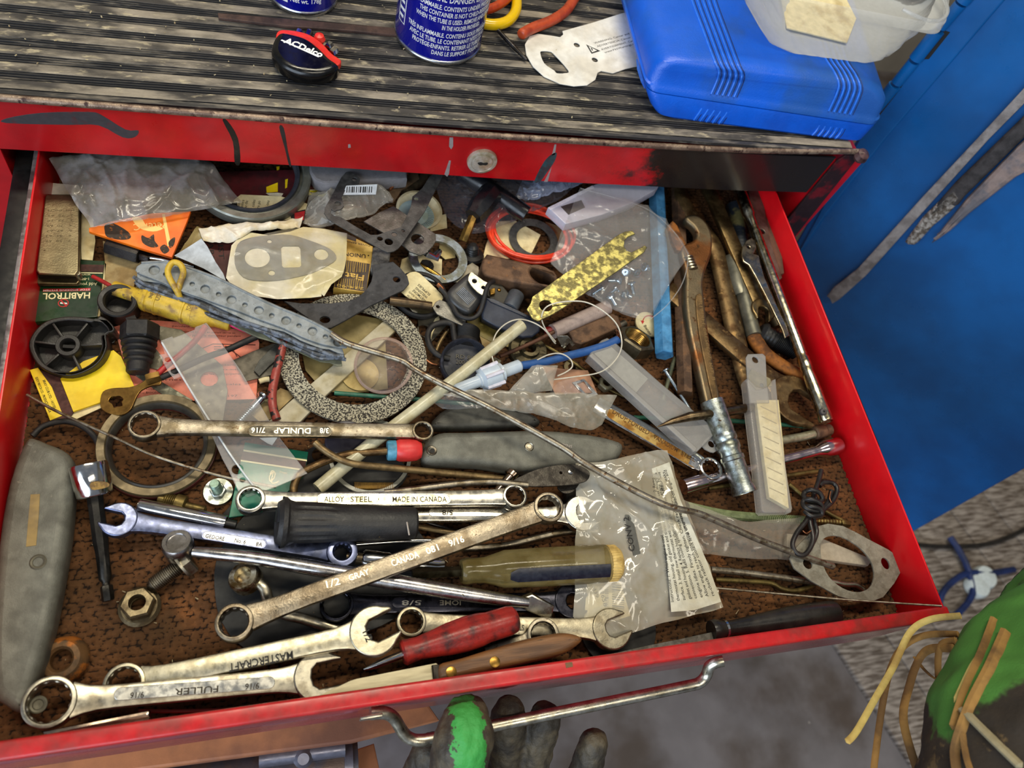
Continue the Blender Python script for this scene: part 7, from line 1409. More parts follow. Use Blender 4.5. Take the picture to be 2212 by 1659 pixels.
b = MB(); b.text(AF.up(1.6), 'BRITISH', (1507, 640), (1516, 700), 8); b.text(AF.up(1.6), 'CRESCENT', (1518, 708), (1530, 776), 8); b.text(AF.up(1.6), 'KIT B', (1531, 784), (1538, 822), 8); b.build('lettering', mat('bronze_letter', (150, 122, 82), rough=.4, metal=.8), t, smooth=10)
# zinc tube with scriber
t = thing('tee_tool', 'zinc tube tool with pointed steel pin through its head lying on wrench', 'tool', O(1575, 970, 8)); a, b_ = O(1537, 866, 25), O(1609, 1066, 14); q = S(1575, 970, 18); L = (b_ - a).length; ax = (b_ - a).normalized()
MB().lathe(a, ax, [(0, .001), (22 * q, .001), (25 * q, 0), (25.5 * q, .001), (25.5 * q, L * .32), (24.5 * q, L * .36), (25 * q, L * .37), (26 * q, L * .38), (26 * q, L * .43), (23.5 * q, L * .45), (26 * q, L * .47), (26 * q, L * .53), (23 * q, L * .55), (23 * q, L * .60), (26 * q, L * .61), (26 * q, L * .65), (24 * q, L * .66), (23.5 * q, L * .9), (27 * q, L * .97), (27.5 * q, L), (23 * q, L), (22 * q, L * .97), (0, L * .96)], 40).build('tube_body', ZINC, t)
pp = [O(1420, 922, 20), O(1452, 910, 23), O(1490, 900, 26), O(1540, 894, 26), O(1600, 884, 20), O(1640, 878, 16)]; MB().tube(pp, [.0004, .0022, .0034, .0036, .0036, .0032], 16).build('pointed_pin', mat('pin_steel', (120, 104, 80), (86, 70, 52), 120, rough=.34, metal=1), t)
# stamped key, extension bar, flat bars
flatp('stamped_key', 'bent stamped steel key with long narrow stem beside the chrome bar', 'key', 24, [(1602, 552), (1604, 534), (1612, 520), (1624, 514), (1632, 520), (1634, 536), (1628, 548), (1640, 552), (1642, 566), (1652, 600), (1678, 660), (1700, 706), (1706, 724), (1696, 730), (1690, 712), (1660, 650), (1632, 596), (1618, 572), (1606, 564)], 1.6, mat('stamped_steel', (168, 160, 140), (140, 128, 104), 90, rough=.28, metal=1), [('c', 1617, 534, 4)], bev=.5)
t = thing('extension_bar', 'long chrome rod lying along the right wall with drilled end', 'bar', O(1690, 660, 14)); a, b_ = O(1596, 408, 22), O(1786, 911, 20); L = (b_ - a).length; ax = (b_ - a).normalized(); q = S(1690, 660, 20)
MB().lathe(a, ax, [(0, 0), (13 * q, 0), (14 * q, .001), (14 * q, L * .13), (11 * q, L * .14), (11 * q, L * .20), (12.5 * q, L * .21), (12 * q, L * .74), (11 * q, L * .75), (13 * q, L * .76), (13 * q, L * .80), (11.5 * q, L * .81), (13.5 * q, L * .86), (14 * q, L * .995), (12 * q, L), (0, L)], 28).build('bar_body', mat('speckled_chrome', (196, 188, 164), (160, 148, 118), 150, rough=.2, metal=1, c3=(70, 58, 38), sc3=420, th3=(.64, .7)), t)
MB().lathe(O(1779, 889, 26), (-.2, -.2, 1), [(.0008, .0006), (.0022, .0004), (.0028, -.0004), (.0028, -.002)], 20).build('set_screw', mat('dark_bar'), t)
flatp('flat_bar', 'grey flat steel bar with hole standing near the back right corner', 'bar', 21, [(1612, 396), (1642, 396), (1650, 440), (1664, 520), (1690, 600), (1676, 612), (1652, 560), (1634, 500), (1624, 450)], 2.4, mat('flat_grey_bar', (120, 112, 104), (92, 82, 72), 70, rough=.4, metal=.8), [('c', 1646, 500, 7)], bev=.4)
flatp('wood_strip', 'brown narrow strip against the right wall at the back', 'strip', 19, [(1646, 398), (1662, 398), (1672, 460), (1688, 540), (1694, 590), (1680, 594), (1664, 530), (1654, 460)], 4, mat('brown_strip', (96, 68, 52), (74, 52, 40), 80, rough=.6), bev=.4)
# ================================================================= BLADE CASES
t = thing('blade_dispenser', 'clear plastic blade dispenser with pale snap blades lying front to back', 'case', O(1660, 950, 12)); BF = tri((1620, 830, 27), (1680, 830, 27), (1680, 1100, 20))
MB().plate(BF, [(1613, 822), (1616, 816), (1622, 822), (1634, 834), (1648, 838), (1660, 834), (1670, 820), (1676, 818), (1684, 900), (1698, 1010), (1712, 1098), (1710, 1106), (1652, 1108), (1646, 1102), (1636, 1010), (1622, 900)], 9, bev=.9, res=2).build('case_body', mat('dispenser_clear', (214, 208, 200), rough=.12, film=.80, grime=0), t)
MB().plate(BF.up(-1), sm([(1612, 772), (1616, 765), (1648, 764), (1654, 770), (1657, 830), (1662, 870), (1622, 870), (1616, 830)], 1), 1.6, [('c', 1632, 777, 8)], bev=.3).build('hang_tab', FROST, t)
MB().plate(BF.up(-1.6), [(1618, 806), (1624, 797), (1664, 818), (1668, 834), (1634, 842), (1620, 826)], 1, [('c', 1646, 832, 5)], bev=.1).build('top_blade', mat('blade_tan', (170, 158, 124), rough=.35, metal=.6), t)
MB().plate(BF.up(-2.2), [(1634, 864), (1682, 864), (1692, 960), (1704, 1098), (1662, 1074), (1652, 1000)], 4, bev=.1).build('blade_stack', BLADEY, t)
b = MB()
for k in range(9): y = 886 + k * 22; x = 1642 + k * 2.4; b.plate(BF.up(-2.1), [(x, y - 8), (x + 2, y - 9), (x + 34, y + 6), (x + 33, y + 8)], .15, bev=.02)
b.build('blade_scores', mat('score_grey', (160, 148, 112), rough=.5), t)
t = thing('translucent_case', 'long empty frosted plastic case under the pointed pin', 'case', O(1410, 850, 6)); CF = tri((1290, 750, 24), (1525, 950, 20), (1320, 735, 24))
MB().plate(CF, [(1273, 768), (1278, 756), (1300, 734), (1312, 729), (1326, 736), (1420, 820), (1548, 928), (1542, 940), (1508, 974), (1500, 976), (1380, 866)], 10, bev=1.2, res=2).build('case_body', FROST, t)
MB().plate(CF.up(.4), [(1273, 768), (1280, 762), (1506, 968), (1500, 976)], 1, bev=.3).build('edge_rib', FROST, t)
MB().plate(CF.up(-4), sm([(1516, 962), (1532, 942), (1550, 944), (1558, 952), (1548, 974), (1536, 976)], 2), 1.6, [('c', 1537, 959, 8)], bev=.3).build('hang_tab', FROST, t)
MB().plate(CF.up(-2), [(1284, 764), (1310, 740), (1400, 818), (1374, 848)], 1, bev=.1).build('inner_strip', mat('grey_insert', (168, 168, 160), rough=.5), t)
# rods at right
t = thing('long_socket', 'long chrome shaft with socket head and painted pink reflection against the right wall', 'socket', O(1640, 1010, 4)); a, b_ = O(1476, 1052, 8), O(1812, 962, 9); L = (b_ - a).length; q = S(1700, 990, 8)
MB().lathe(a, b_ - a, [(0, 0), (16 * q, 0), (17 * q, .001), (17 * q, L * .12), (12 * q, L * .13), (11.5 * q, L * .84), (17 * q, L * .88), (20 * q, L * .9), (20.5 * q, L * .98), (18 * q, L), (13 * q, L), (12 * q, L * .97), (0, L * .96)], 30).build('shaft', mat('chrome_pink_reflection', (206, 186, 186), rough=.14, metal=1, grime=.05), t)  # the pink is a reflection put into the chrome colour
rod('green_rod', 'thin green coated rod running to the right wall under the cases', 'rod', [(1368, 902, 4), (1450, 904, 4), (1560, 908, 4), (1680, 916, 4), (1776, 924, 5)], 5, GREENROD)
t = thing('valve_stem', 'dull brass stem with rusty collar behind the long chrome shaft', 'stem', O(1740, 940, 4)); MB().tube([O(1682, 952, 6), O(1730, 944, 7), O(1772, 934, 8)], 9 * S(1730, 940, 6), 14).build('stem', mat('pale_nut'), t)
a, b_ = O(1758, 936, 8), O(1792, 928, 8); MB().lathe(a, b_ - a, [(0, 0), (12 * q, 0), (15 * q, .001), (15 * q, (b_ - a).length * .6), (13 * q, (b_ - a).length * .65), (13 * q, (b_ - a).length), (0, (b_ - a).length)], 20).build('collar', RUST, t)
for p, r_, m_, lb in (([(1530, 1055, 3), (1600, 1044, 3), (1700, 1028, 3), (1768, 1018, 3)], 5, mat('dull_brass'), 'long brass coloured rod below the blade dispenser'), ([(1704, 1046, 3), (1740, 1075, 3), (1790, 1108, 3), (1832, 1130, 3)], 5.5, mat('dull_brass'), 'short brass coloured rod running toward the cord knot'),
                      ([(1480, 1045, 3), (1500, 1058, 3)], 11, mat('oily_steel', (92, 86, 66), (70, 64, 48), 120, rough=.35, metal=1), 'oily square stub left of the long chrome shaft'), ([(1535, 1230, 4), (1600, 1236, 4), (1680, 1246, 5), (1762, 1258, 5)], 7, GREYROD, 'straight silver rod below the frosted bag at right'), ([(1545, 1252, 3), (1620, 1256, 3), (1665, 1260, 3), (1690, 1272, 3), (1720, 1276, 3), (1756, 1266, 3)], 5.5, mat('dull_brass'), 'wavy brown rod below the straight silver rod'),
                      ([(1780, 1252, 3), (1822, 1262, 3), (1850, 1264, 3), (1868, 1276, 3)], 6, SATIN, 'short crimped wire end inside the grey flange gasket')): rod('rod', lb, 'rod', p, r_, m_)
rod('thin_wire', 'thin straight wire from the clear parts bag to the right front corner', 'wire', [(1545, 1270, 6), (1700, 1284, 12), (1850, 1297, 22), (2034, 1309, 41)], 2.4, GREYROD)
rod('long_wire', 'long bent thin rod lying diagonally over everything from grey strap to flange gasket', 'wire', [(716, 722, 30), (750, 742, 31), (820, 764, 32), (870, 780, 33), (900, 800, 33), (960, 832, 34), (1050, 876, 35), (1150, 930, 35), (1220, 970, 35), (1262, 1000, 35), (1340, 1044, 34), (1420, 1084, 33), (1460, 1098, 32), (1505, 1108, 30), (1540, 1122, 28), (1640, 1166, 22), (1720, 1196, 18), (1800, 1224, 14)], 7.2, GREYROD, seg=12)
# straw, connector, blue wire, clear line
t = thing('plastic_tube', 'milky plastic tube running diagonally under the middle wrench and bent rod', 'tube', O(910, 880, 14)); MB().tube([O(1128, 702, 30), O(1000, 806, 25), O(900, 884, 18), (O(800, 960, 15)), O(686, 1056, 12)], 14 * S(900, 880, 20), 20).build('tube_wall', WHITEPL, t)
t = thing('hose_connector', 'milky plastic hose connector with blue wire pushed in one end', 'connector', O(1060, 825, 16)); a, b_ = O(985, 842, 26), O(1124, 789, 26); L = (b_ - a).length; q = S(1060, 815, 26); ax = (b_ - a).normalized()
MB().lathe(a, ax, [(0, 0), (10 * q, 0), (12 * q, .001), (13 * q, L * .34), (16 * q, L * .35), (16 * q, L * .37), (24 * q, L * .4), (25 * q, L * .42), (25 * q, L * .64), (21 * q, L * .67), (22 * q, L * .70), (14 * q, L * .72), (14 * q, L * .98), (11 * q, L), (0, L)], 24).build('barrel', CONNECT, t)
b = MB(); x = V((0, 0, 1)); x = (x - ax * x.dot(ax)).normalized(); y = ax.cross(x)
for k in range(6): w_ = k * math.pi / 3 + .3; d_ = x * math.cos(w_) + y * math.sin(w_); b.tube([a + ax * L * .40 + d_ * 24 * q, a + ax * L * .66 + d_ * 26 * q], 4.5 * q, 6)
b.build('grip_ribs', mat('edge_white'), t)
rod('blue_lead', '', '', [(1118, 791, 26), (1150, 786, 25), (1180, 781, 24), (1230, 768, 23), (1270, 758, 22), (1310, 745, 22), (1334, 734, 22)], 9, BLUEWIRE, parent=t, seg=14)
b = MB(); random.seed(2)
for k in range(9): b.tube([O(1332, 735, 22), O(1338 + random.uniform(-6, 4), 722 + random.uniform(-4, 4), 23 + random.uniform(-2, 3)), O(1336 + random.uniform(-12, 8), 714 + random.uniform(-6, 6), 24)], .00018, 4)
b.build('copper_strands', mat('copper'), t)
LINE = mat('clear_line', (214, 208, 190), rough=.25, film=.1)
rod('fishing_line', 'thin clear line looping twice around the blue wire', 'line', [(1090, 826, 28), (1072, 795, 28), (1062, 762, 28), (1070, 724, 28), (1092, 700, 29), (1120, 690, 30), (1150, 696, 30), (1176, 712, 28), (1196, 738, 18), (1200, 742, 16)], 1.5, LINE, seg=6)
rod('fishing_line', 'thin clear line in one big loop from the spring clip to the torn bag', 'line', [(1200, 738, 16), (1178, 710, 24), (1170, 684, 30), (1182, 662, 33), (1216, 652, 35), (1262, 652, 36), (1300, 670, 34), (1332, 700, 30), (1343, 736, 28), (1338, 764, 28), (1318, 790, 28), (1290, 806, 28), (1240, 814, 28), (1196, 820, 28)], 1.5, LINE, seg=6)
rod('fishing_line', 'short pale curl of clear line over the blue wire', 'line', [(1160, 778, 27), (1186, 766, 28), (1212, 764, 28), (1232, 776, 28), (1236, 792, 28), (1222, 804, 28), (1204, 812, 28)], 1.5, LINE, seg=6)
# torn milky bag in the middle
t = thing('torn_bag', 'torn milky plastic bag in the middle right of the milky tube', 'plastic bag', O(1180, 870, 14))
MB().sheet([(955, 852, 24), (1040, 842, 26), (1150, 848, 28), (1250, 852, 27), (1331, 856, 24)], [(1062, 880, 22), (1086, 886, 22), (1150, 894, 22), (1200, 910, 22), (1240, 926, 20), (1276, 932, 18), (1300, 920, 18)], 44, 22, wr=2.6, bulge=3, seed=51, freq=60).build('bag_film', BAGM, t, smooth=80)
MB().sheet([(1148, 790, 34), (1178, 790, 36), (1204, 792, 34)], [(1098, 848, 26), (1150, 850, 28), (1192, 846, 28)], 22, 16, wr=2.4, bulge=3, seed=53, freq=80).build('upright_flap', BAGM, t, smooth=80)
MB().sheet([(1192, 838, 22), (1215, 820, 26), (1250, 822, 26), (1280, 840, 24)], [(1186, 858, 24), (1220, 858, 28), (1290, 860, 24)], 20, 10, wr=3.4, bulge=3, seed=55, freq=120).build('crumpled_fold', BAG, t, smooth=80)
MB().sheet([(930, 866, 17), (960, 850, 20), (1000, 848, 22)], [(956, 884, 16), (1000, 884, 20), (1064, 880, 22)], 14, 10, wr=1.6, seed=57, freq=90).build('left_fold', BAG, t, smooth=80)
flatp('foil_card', 'pinkish card with silver foil frame under the torn milky bag', 'card', 8, [(1170, 790), (1210, 796), (1270, 800), (1290, 848), (1200, 852)], .8, mat('pinkish_card', (176, 130, 100), (150, 108, 84), 50, rough=.6))
flatp('foil_card', 'small bright foil square frame beside the small hex nut', 'foil', 9, [(1236, 826), (1262, 818), (1292, 852), (1268, 860)], .6, CHROME, [[(1246, 829), (1261, 824), (1280, 848), (1268, 853)]], bev=.1)
# ================================================================= CLEAR PARTS BAG WITH LABEL, RIGHT FRONT
t = thing('parts_bag', 'clear thermostat parts bag with printed instruction label at the right front', 'plastic bag', O(1420, 1190, 3))
MB().sheet([(1240, 1004, 18), (1300, 1000, 20), (1360, 984, 24), (1410, 974, 24), (1442, 974, 20)], [(1240, 1330, 10), (1280, 1378, 8), (1345, 1372, 9), (1450, 1342, 10), (1560, 1314, 8)], 40, 44, wr=4, bulge=3.5, seed=61, freq=60).build('bag_film', mat('parts_film', (226, 222, 206), (206, 196, 168), 40, rough=.09, film=.58, spec=1.0, grime=0), t, smooth=50)
LF = tri((1350, 1000, 26), (1440, 985, 26), (1470, 1330, 16))
MB().plate(LF, [(1408, 1012), (1446, 998), (1470, 1080), (1530, 1220), (1558, 1300), (1500, 1318), (1450, 1322), (1440, 1200), (1420, 1090)], .4, bev=.05).build('instruction_label', mat('grey_label', (206, 204, 188), (186, 180, 156), 40, rough=.5), t)
b = MB(); LN = ['Instructions: 1. When engine is cool, drain and flush system. 2. Remove', 'thermostat housing, old gasket and thermostat. Clean gasket mounting', 'surface. 3. Install new thermostat with spring end toward engine. Install', 'gasket and housing. 4. Replace hose clamps if necessary. Check radiator hose', 'connections. 5. Refill cooling system. Check system while the', 'engine idles. Firmly tighten. Check radiator cap for leaks.', 'Allow engine to reach operating temperature. Shut off engine and', 're-check radiator coolant level after engine has cooled.']
for k, s_ in enumerate(LN): b.text(LF.up(.05), s_, (1456 + k * 12.5, 1300 - k * 2.0), (1412 + k * 4.6 , 1024 - k * 1.5 + (30 if k in (4, 7) else 0)), 7.5, ext=.03, off=.004)
b.build('printed_text', INK, t, smooth=10)
b = MB(); b.text(LF.up(-.5), 'CONV 2', (1372, 1190), (1358, 1116), 13, ext=.05, off=.012); b.build('handwriting', INK, t, smooth=10)
MB().plate(LF.up(-.7), [(1350, 1112), (1366, 1112), (1384, 1196), (1368, 1200)], .2, bev=.05).build('dark_strip', mat('grey_strip', (96, 96, 90), rough=.4, film=.3), t)
t = thing('barcode_card', 'cream barcode card inside the clear thermostat parts bag', 'card', O(1310, 1300, 3)); F_ = hor(7)
MB().plate(F_, [(1268, 1262), (1340, 1256), (1362, 1330), (1300, 1350), (1262, 1336)], .5, bev=.05).build('card', PAPERC, t); b = MB(); random.seed(12); y0 = 1262
while y0 < 1318: w_ = random.choice((1.2, 2, 3)); b.plate(F_.up(.08), [(1322, y0), (1348, y0 + 3), (1349, y0 + 3 + w_), (1323, y0 + w_)], .08, bev=.01); y0 += w_ + random.choice((1.4, 2, 3))
y0 = 1262
while y0 < 1312: w_ = random.choice((1.2, 2)); b.plate(F_.up(.08), [(1306, y0), (1314, y0), (1315, y0 + w_), (1307, y0 + w_)], .08, bev=.01); y0 += w_ + random.choice((1.4, 2, 3))
b.text(F_.up(.06), '42658', (1294, 1268), (1304, 1310), 9); b.text(F_.up(.06), 'H39', (1278, 1268), (1288, 1292), 8); b.build('barcode', INK, t, smooth=10)
# frosted bag strip, green spring cable
t = thing('flat_bag', 'long flat clear bag beside the printed label at the right front', 'plastic bag', O(1620, 1150, 3))
MB().sheet([(1470, 1080, 12), (1530, 1100, 13), (1600, 1124, 14), (1660, 1124, 14), (1732, 1116, 12)], [(1500, 1196, 6), (1560, 1200, 7), (1640, 1208, 7), (1704, 1210, 6)], 40, 22, wr=2.4, bulge=2.5, seed=71, freq=60).build('bag_film', mat('flat_film', (190, 180, 164), rough=.14, film=.70, spec=.8, grime=0), t, smooth=80)
flatp('frosted_case', 'frosted plastic case end seen through the grey flange gasket', 'case', 7, [(1700, 1152), (1770, 1160), (1886, 1208), (1876, 1222), (1774, 1208), (1700, 1196)], 5, mat('frosted_insert', (196, 184, 164), rough=.3, film=.35), bev=.6)
t = thing('spring_cable', 'green spring covered cable with brass end at the right front', 'cable', O(1660, 1115, 2)); b = MB(); P_ = [O(*p) for p in sm([(1486, 1094, 6), (1560, 1110, 7), (1640, 1118, 7), (1738, 1124, 6)], 8, False)]; q = S(1600, 1112, 5) * 9
n_ = 640; hel = []
for k in range(n_):
    f_ = k / (n_ - 1) * (len(P_) - 1); i = min(int(f_), len(P_) - 2); p = P_[i].lerp(P_[i + 1], f_ - i); w_ = k * 2 * math.pi / 8; hel.append(p + V((0, math.cos(w_) * q, math.sin(w_) * q)))
b.tube(hel, .0006, 5); b.build('green_coil', GREENSPR, t); MB().tube(P_, q * .8, 10).build('cable_core', GREENSPR, t)
pr = [(0, 0)]; a, b_ = O(1738, 1124, 6), O(1816, 1128, 4); L = (b_ - a).length
for k in range(12): pr += [(.0019, L * (k / 12)), (.0023, L * (k / 12 + .04))]
MB().lathe(a, b_ - a, pr + [(.0018, L), (0, L)], 16).build('brass_end', mat('dull_brass'), t, smooth=25); b = MB(); hexa(b, O(1816, 1130, 4), O(1834, 1132, 4), .003); b.build('tip', mat('dull_brass'), t)
# gasket flange, knotted cord
flatp('flange_gasket', 'grey fibre flange gasket with large oval hole leaning on the right wall', 'gasket', 15, [(1756, 1146), (1764, 1137), (1789, 1131), (1821, 1136), (1846, 1148), (1875, 1164), (1919, 1187), (1940, 1202), (1950, 1216), (1948, 1232), (1932, 1260), (1908, 1290), (1884, 1299), (1843, 1296), (1811, 1288), (1754, 1256), (1716, 1228), (1706, 1206), (1710, 1194), (1730, 1172)], 1.5, GASKG, [sm([(1773, 1180), (1779, 1164), (1798, 1157), (1822, 1161), (1845, 1174), (1867, 1192), (1884, 1218), (1888, 1246), (1878, 1270), (1852, 1279), (1820, 1270), (1791, 1246), (1776, 1212)], 3), ('c', 1913, 1217, 10, 1.25), ('c', 1745, 1218, 11)], bev=.2)
t = thing('knotted_cord', 'bundle of black cord tied in a knot at the right front', 'cord', O(1760, 1110, 6))
for p in ([(1774, 1016, 16), (1768, 1040, 18), (1758, 1070, 20), (1752, 1100, 20), (1742, 1124, 20), (1722, 1150, 20), (1712, 1176, 20), (1722, 1196, 20), (1738, 1198, 20), (1752, 1180, 20), (1756, 1160, 20), (1750, 1130, 20), (1748, 1100, 20)], [(1770, 1050, 18), (1780, 1042, 18), (1800, 1044, 18), (1808, 1058, 18), (1800, 1080, 18), (1784, 1096, 18), (1768, 1110, 18), (1752, 1116, 18)],
          [(1740, 1062, 22), (1752, 1058, 26), (1770, 1064, 26), (1776, 1078, 24), (1764, 1086, 24), (1744, 1080, 24), (1736, 1070, 22), (1740, 1062, 22)], [(1736, 1080, 22), (1750, 1078, 26), (1770, 1086, 26), (1776, 1098, 24), (1764, 1104, 24), (1742, 1098, 24), (1734, 1088, 22), (1738, 1078, 22)], [(1738, 1094, 22), (1752, 1094, 26), (1772, 1100, 26), (1774, 1112, 24), (1752, 1114, 24), (1738, 1104, 22)], [(1756, 1060, 17), (1764, 1090, 17), (1758, 1120, 17), (1764, 1150, 16), (1752, 1180, 16)], [(1796, 1060, 16), (1790, 1082, 17), (1776, 1100, 18)]): rod('cord_strand', '', '', p, 5.2, CORDB, parent=t)
rod('copper_strand', '', '', [(1794, 1062, 20), (1792, 1076, 20), (1796, 1086, 20)], 1.5, mat('copper'), parent=t); rod('copper_strand', '', '', [(1734, 1146, 22), (1742, 1152, 22), (1752, 1146, 22)], 1.5, mat('copper'), parent=t)
# ================================================================= THE GLOVED HAND AND THE CAMOUFLAGE SLEEVE
def remesh(mb, vox, sm_it, name, mt, parent, disp=None):
    o = mb.build('tmp', mt, None, smooth=80)
    m1 = o.modifiers.new('r', 'REMESH'); m1.mode = 'VOXEL'; m1.voxel_size = vox
    m2 = o.modifiers.new('s', 'SMOOTH'); m2.iterations = sm_it; m2.factor = .5
    dg = bpy.context.evaluated_depsgraph_get(); me = bpy.data.meshes.new_from_object(o.evaluated_get(dg))
    L = LOC[o.name]; P_ = LOC[parent.name]
    me.transform(Matrix.Translation(L - P_))
    if disp:
        me.update(); nn = [v.normal.copy() for v in me.vertices]
        for v, n_ in zip(me.vertices, nn): v.co += n_ * disp(v.co + P_)
    me.shade_smooth(); bpy.data.objects.remove(o)
    r_ = bpy.data.objects.new(name, me); COL.objects.link(r_); r_.parent = parent; LOC[r_.name] = P_
    r_.data.materials.clear(); r_.data.materials.append(mt)
    return r_
def limb(mb, pts, n=5, seg=18):                 # (px, py, z mm, r mm) with round ends
    q = sm(pts, n, False); P_ = [O(*p[:3]) for p in q]; R_ = [p[3] / 1000 for p in q]
    d0 = (P_[0] - P_[1]).normalized(); d1 = (P_[-1] - P_[-2]).normalized(); A, B = [], []
    for k in (1.0, .92, .75, .45): A.append((P_[0] + d0 * R_[0] * k, R_[0] * math.sqrt(max(1 - k * k, .0004))))
    for k in (.45, .75, .92, 1.0): B.append((P_[-1] + d1 * R_[-1] * k, R_[-1] * math.sqrt(max(1 - k * k, .0004))))
    mb.tube([a for a, _ in A] + P_ + [a for a, _ in B], [a for _, a in A] + R_ + [a for _, a in B], seg)
person = thing('person', 'person in dirty black and green work glove gripping the drawer handle from below', 'person', O(1080, 1720, -60))
g = MB()
# thumb over the bar, fingers under it curling up behind
limb(g, [(1050, 1790, -62, 16), (990, 1712, -20, 16.5), (988, 1658, 10, 16), (1002, 1600, 22.5, 16.5), (1006, 1566, 22, 15), (1008, 1550, 20, 12.5)])
limb(g, [(1120, 1790, -74, 11), (1092, 1650, -46, 12), (1096, 1582, -25, 11.6), (1098, 1550, -15, 11), (1099, 1538, -12, 10)])
limb(g, [(1190, 1800, -78, 11), (1146, 1680, -54, 12), (1156, 1612, -35, 11.8), (1170, 1570, -23, 11.2), (1176, 1552, -18, 10.4)])
limb(g, [(1260, 1820, -84, 11), (1240, 1730, -66, 11), (1262, 1670, -54, 10.5), (1276, 1626, -42, 10), (1282, 1606, -36, 9.5)])
limb(g, [(1310, 1850, -92, 10), (1330, 1780, -84, 9.5), (1352, 1740, -76, 9), (1364, 1716, -70, 8.5)])
limb(g, [(1080, 1800, -72, 22), (1170, 1820, -84, 24), (1260, 1850, -96, 20)])
limb(g, [(1100, 1860, -84, 24), (1180, 1900, -100, 26), (1240, 1990, -130, 30)])
limb(g, [(900, 1720, -50, 14), (918, 1660, -32, 12.5), (932, 1625, -22, 11.5)])
GLV = mat('glove_rubber', (80, 72, 56), (50, 45, 37), 70, (.36, .62), rough=.6, bump=1.0, bsc=420, grime=.25).copy()
nt = GLV.node_tree; b = nt.nodes['Principled BSDF']; src = b.inputs['Base Color'].links[0].from_socket
tc = N(nt, 'ShaderNodeTexCoord'); nz = noise_n(nt, tc.outputs['Object'], 150, 6, .7)
gc = O(1014, 1592, 36) - LOC[person.name]
mp = N(nt, 'ShaderNodeMapping'); nt.links.new(tc.outputs['Object'], mp.inputs[0]); mp.vector_type = 'POINT'
mp.inputs['Location'].default_value = (-gc.x * 92, -gc.y * 21, -gc.z * 24); mp.inputs['Scale'].default_value = (92, 21, 24)
ln = N(nt, 'ShaderNodeVectorMath', operation='LENGTH'); nt.links.new(mp.outputs[0], ln.inputs[0])
ad = N(nt, 'ShaderNodeMath', operation='MULTIPLY_ADD'); nt.links.new(nz, ad.inputs[0]); ad.inputs[1].default_value = 1.7; nt.links.new(ln.outputs['Value'], ad.inputs[2])
f = mrange(nt, ad.outputs[0], 1.70, 1.62)
nt.links.new(mixc(nt, f, src, lin((56, 150, 66))), b.inputs['Base Color']); GLV.name = 'black_coated_green_glove'
def wr(p): q = V((p.x * 160, p.y * 90, p.z * 120)); return .0009 * noise.noise(q) + .0006 * noise.noise(q * 2.3)
remesh(g, .0013, 4, 'glove', GLV, person, wr)
# camouflage sleeve close to the camera, bottom right
s = MB()
limb(s, [(2700, 1080, 60, 74), (2430, 1400, 92, 66), (2282, 1560, 110, 56), (2232, 1740, 112, 54), (2230, 1980, 90, 60)], 5, 30)
CAM = mat('camouflage_cloth', (66, 54, 38), (44, 36, 27), 26, (.42, .6), rough=.85, bump=.4, bsc=600, c3=(104, 84, 52), sc3=40, th3=(.6, .66), grime=.2).copy()
nt = CAM.node_tree; b = nt.nodes['Principled BSDF']; src = b.inputs['Base Color'].links[0].from_socket
tc = N(nt, 'ShaderNodeTexCoord'); nz = noise_n(nt, tc.outputs['Object'], 26, 4, .6); sp = N(nt, 'ShaderNodeSeparateXYZ'); nt.links.new(tc.outputs['Object'], sp.inputs[0])
gy = O(2150, 1330, 110) - LOC[person.name]
ad = N(nt, 'ShaderNodeMath', operation='MULTIPLY_ADD'); nt.links.new(nz, ad.inputs[0]); ad.inputs[1].default_value = -.06; nt.links.new(sp.outputs[1], ad.inputs[2])
sx = N(nt, 'ShaderNodeMath', operation='MULTIPLY_ADD'); nt.links.new(sp.outputs[0], sx.inputs[0]); sx.inputs[1].default_value = -.55; nt.links.new(ad.outputs[0], sx.inputs[2])
g0 = gy.y - .55 * gy.x - .044
f = mrange(nt, sx.outputs[0], g0 - .003, g0 + .003)
nt.links.new(mixc(nt, f, src, lin((72, 128, 50))), b.inputs['Base Color']); CAM.name = 'camouflage_cloth_green'
def fold(p): q = V((p.x * 30, p.y * 30, p.z * 30)); return .006 * noise.noise(q) + .002 * noise.noise(q * 2.7)
sleeve = remesh(s, .004, 4, 'camouflage_sleeve', CAM, person, fold)
sleeve['label'] = 'camouflage patterned sleeve'
REED = mat('tan_reed', (150, 112, 56), (104, 76, 40), 40, rough=.8); REED2 = mat('straw_reed', (206, 182, 104), (170, 140, 76), 40, rough=.7)
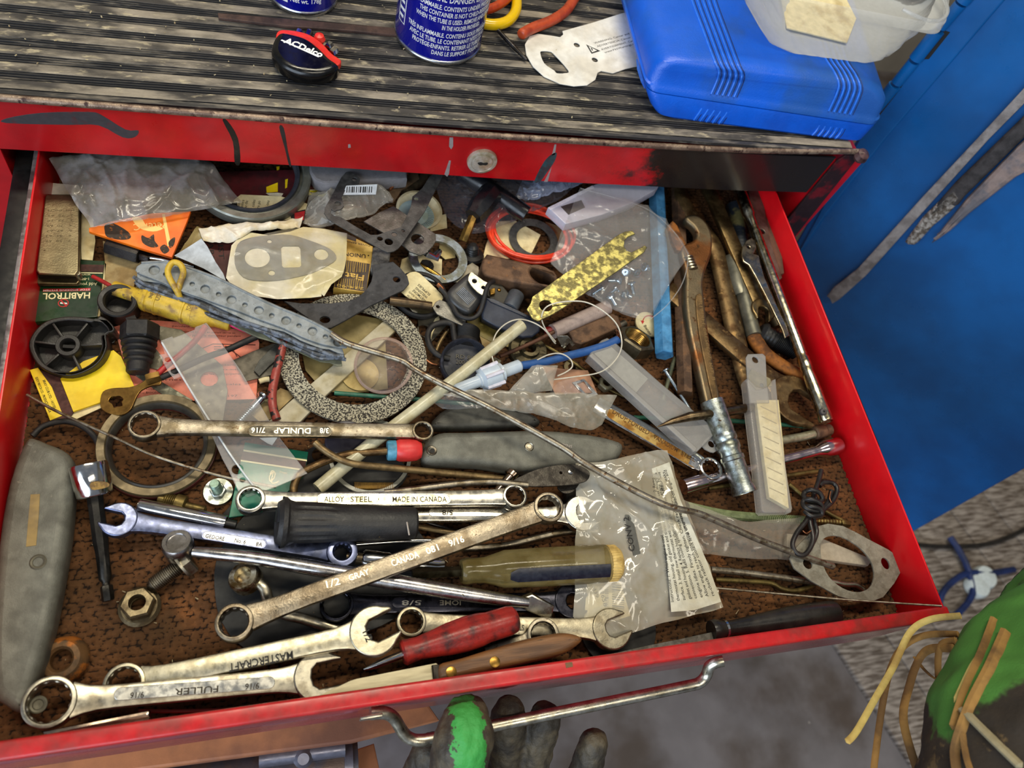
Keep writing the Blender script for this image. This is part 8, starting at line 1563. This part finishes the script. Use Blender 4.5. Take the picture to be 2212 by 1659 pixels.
for i, (pts, r_, m_) in enumerate(((((2150, 1340), (2120, 1420), (2085, 1500), (2060, 1580)), 10, REED), (((2175, 1370), (2140, 1450), (2100, 1530), (2070, 1620), (2075, 1680)), 13, REED), (((2130, 1400), (2100, 1440), (2062, 1520)), 5, REED2), (((2080, 1560), (2092, 1640), (2110, 1690)), 9, REED), (((2085, 1535), (2150, 1600), (2212, 1660)), 12, mat('grey_reed', (150, 140, 110), rough=.8)))):
    d = drape(sleeve, sm(pts, 6, False), -1.0)
    if len(d) > 2: MB().tube(d, [r_ * .00013 * 2.6] * (len(d) - 1) + [.0004], 8, flat=.5).build('reed_strip', m_, person)
for pts, r_, m_ in ((((2075, 1330, 84), (2010, 1338, 66), (1966, 1366, 60), (1930, 1440, 62), (1890, 1510, 66), (1850, 1580, 72), (1828, 1604, 74)), 7, REED2), (((2070, 1370, 84), (2000, 1372, 56), (1950, 1398, 44), (1922, 1450, 42), (1905, 1530, 46), (1890, 1640, 52), (1884, 1700, 52)), 7, REED), (((2060, 1400, 84), (2010, 1402, 60), (1985, 1425, 50), (1965, 1480, 52), (1952, 1560, 56), (1990, 1690, 60)), 9, REED), (((2066, 1385, 86), (2030, 1400, 70), (2028, 1480, 64), (2040, 1560, 70), (2056, 1700, 80)), 9, REED), (((1976, 1420, 40), (2000, 1450, 50), (2030, 1470, 70), (2090, 1480, 90)), 5, REED)):
    q = sm(pts, 6, False); MB().tube([O(*p) for p in q], [r_ * S(*p) for p in q[:-1]] + [.0003], 8, flat=.45).build('straw_strand', m_, person)

# ================================================================= CRUMBS AND LINT
b = MB(); random.seed(77)
for k in range(220):
    x, y = random.uniform(.01, .56), random.uniform(.005, .34); c = V((x, y, .0004)); r_ = random.uniform(.0002, .0006); d_ = V((random.uniform(-1, 1), random.uniform(-1, 1), .3)).normalized()
    b.tube([c, c + d_ * r_ * random.uniform(2, 7)], r_ * .5, 4)
for k in range(160):
    c = TOP0.w(random.uniform(-.05, .38), random.uniform(.004, .2), .0016); r_ = random.uniform(.0003, .0008); b.tube([c, c + V((random.uniform(-1, 1), random.uniform(-1, 1), .4)) * r_ * 2], r_ * .6, 4)
tag(b.build('crumbs', mat('pale_crumbs', (190, 176, 140), (150, 130, 96), 300, rough=.8)), 'pale crumbs and lint scattered over the carpet and the ribbed mat', 'crumbs', None, 'stuff')
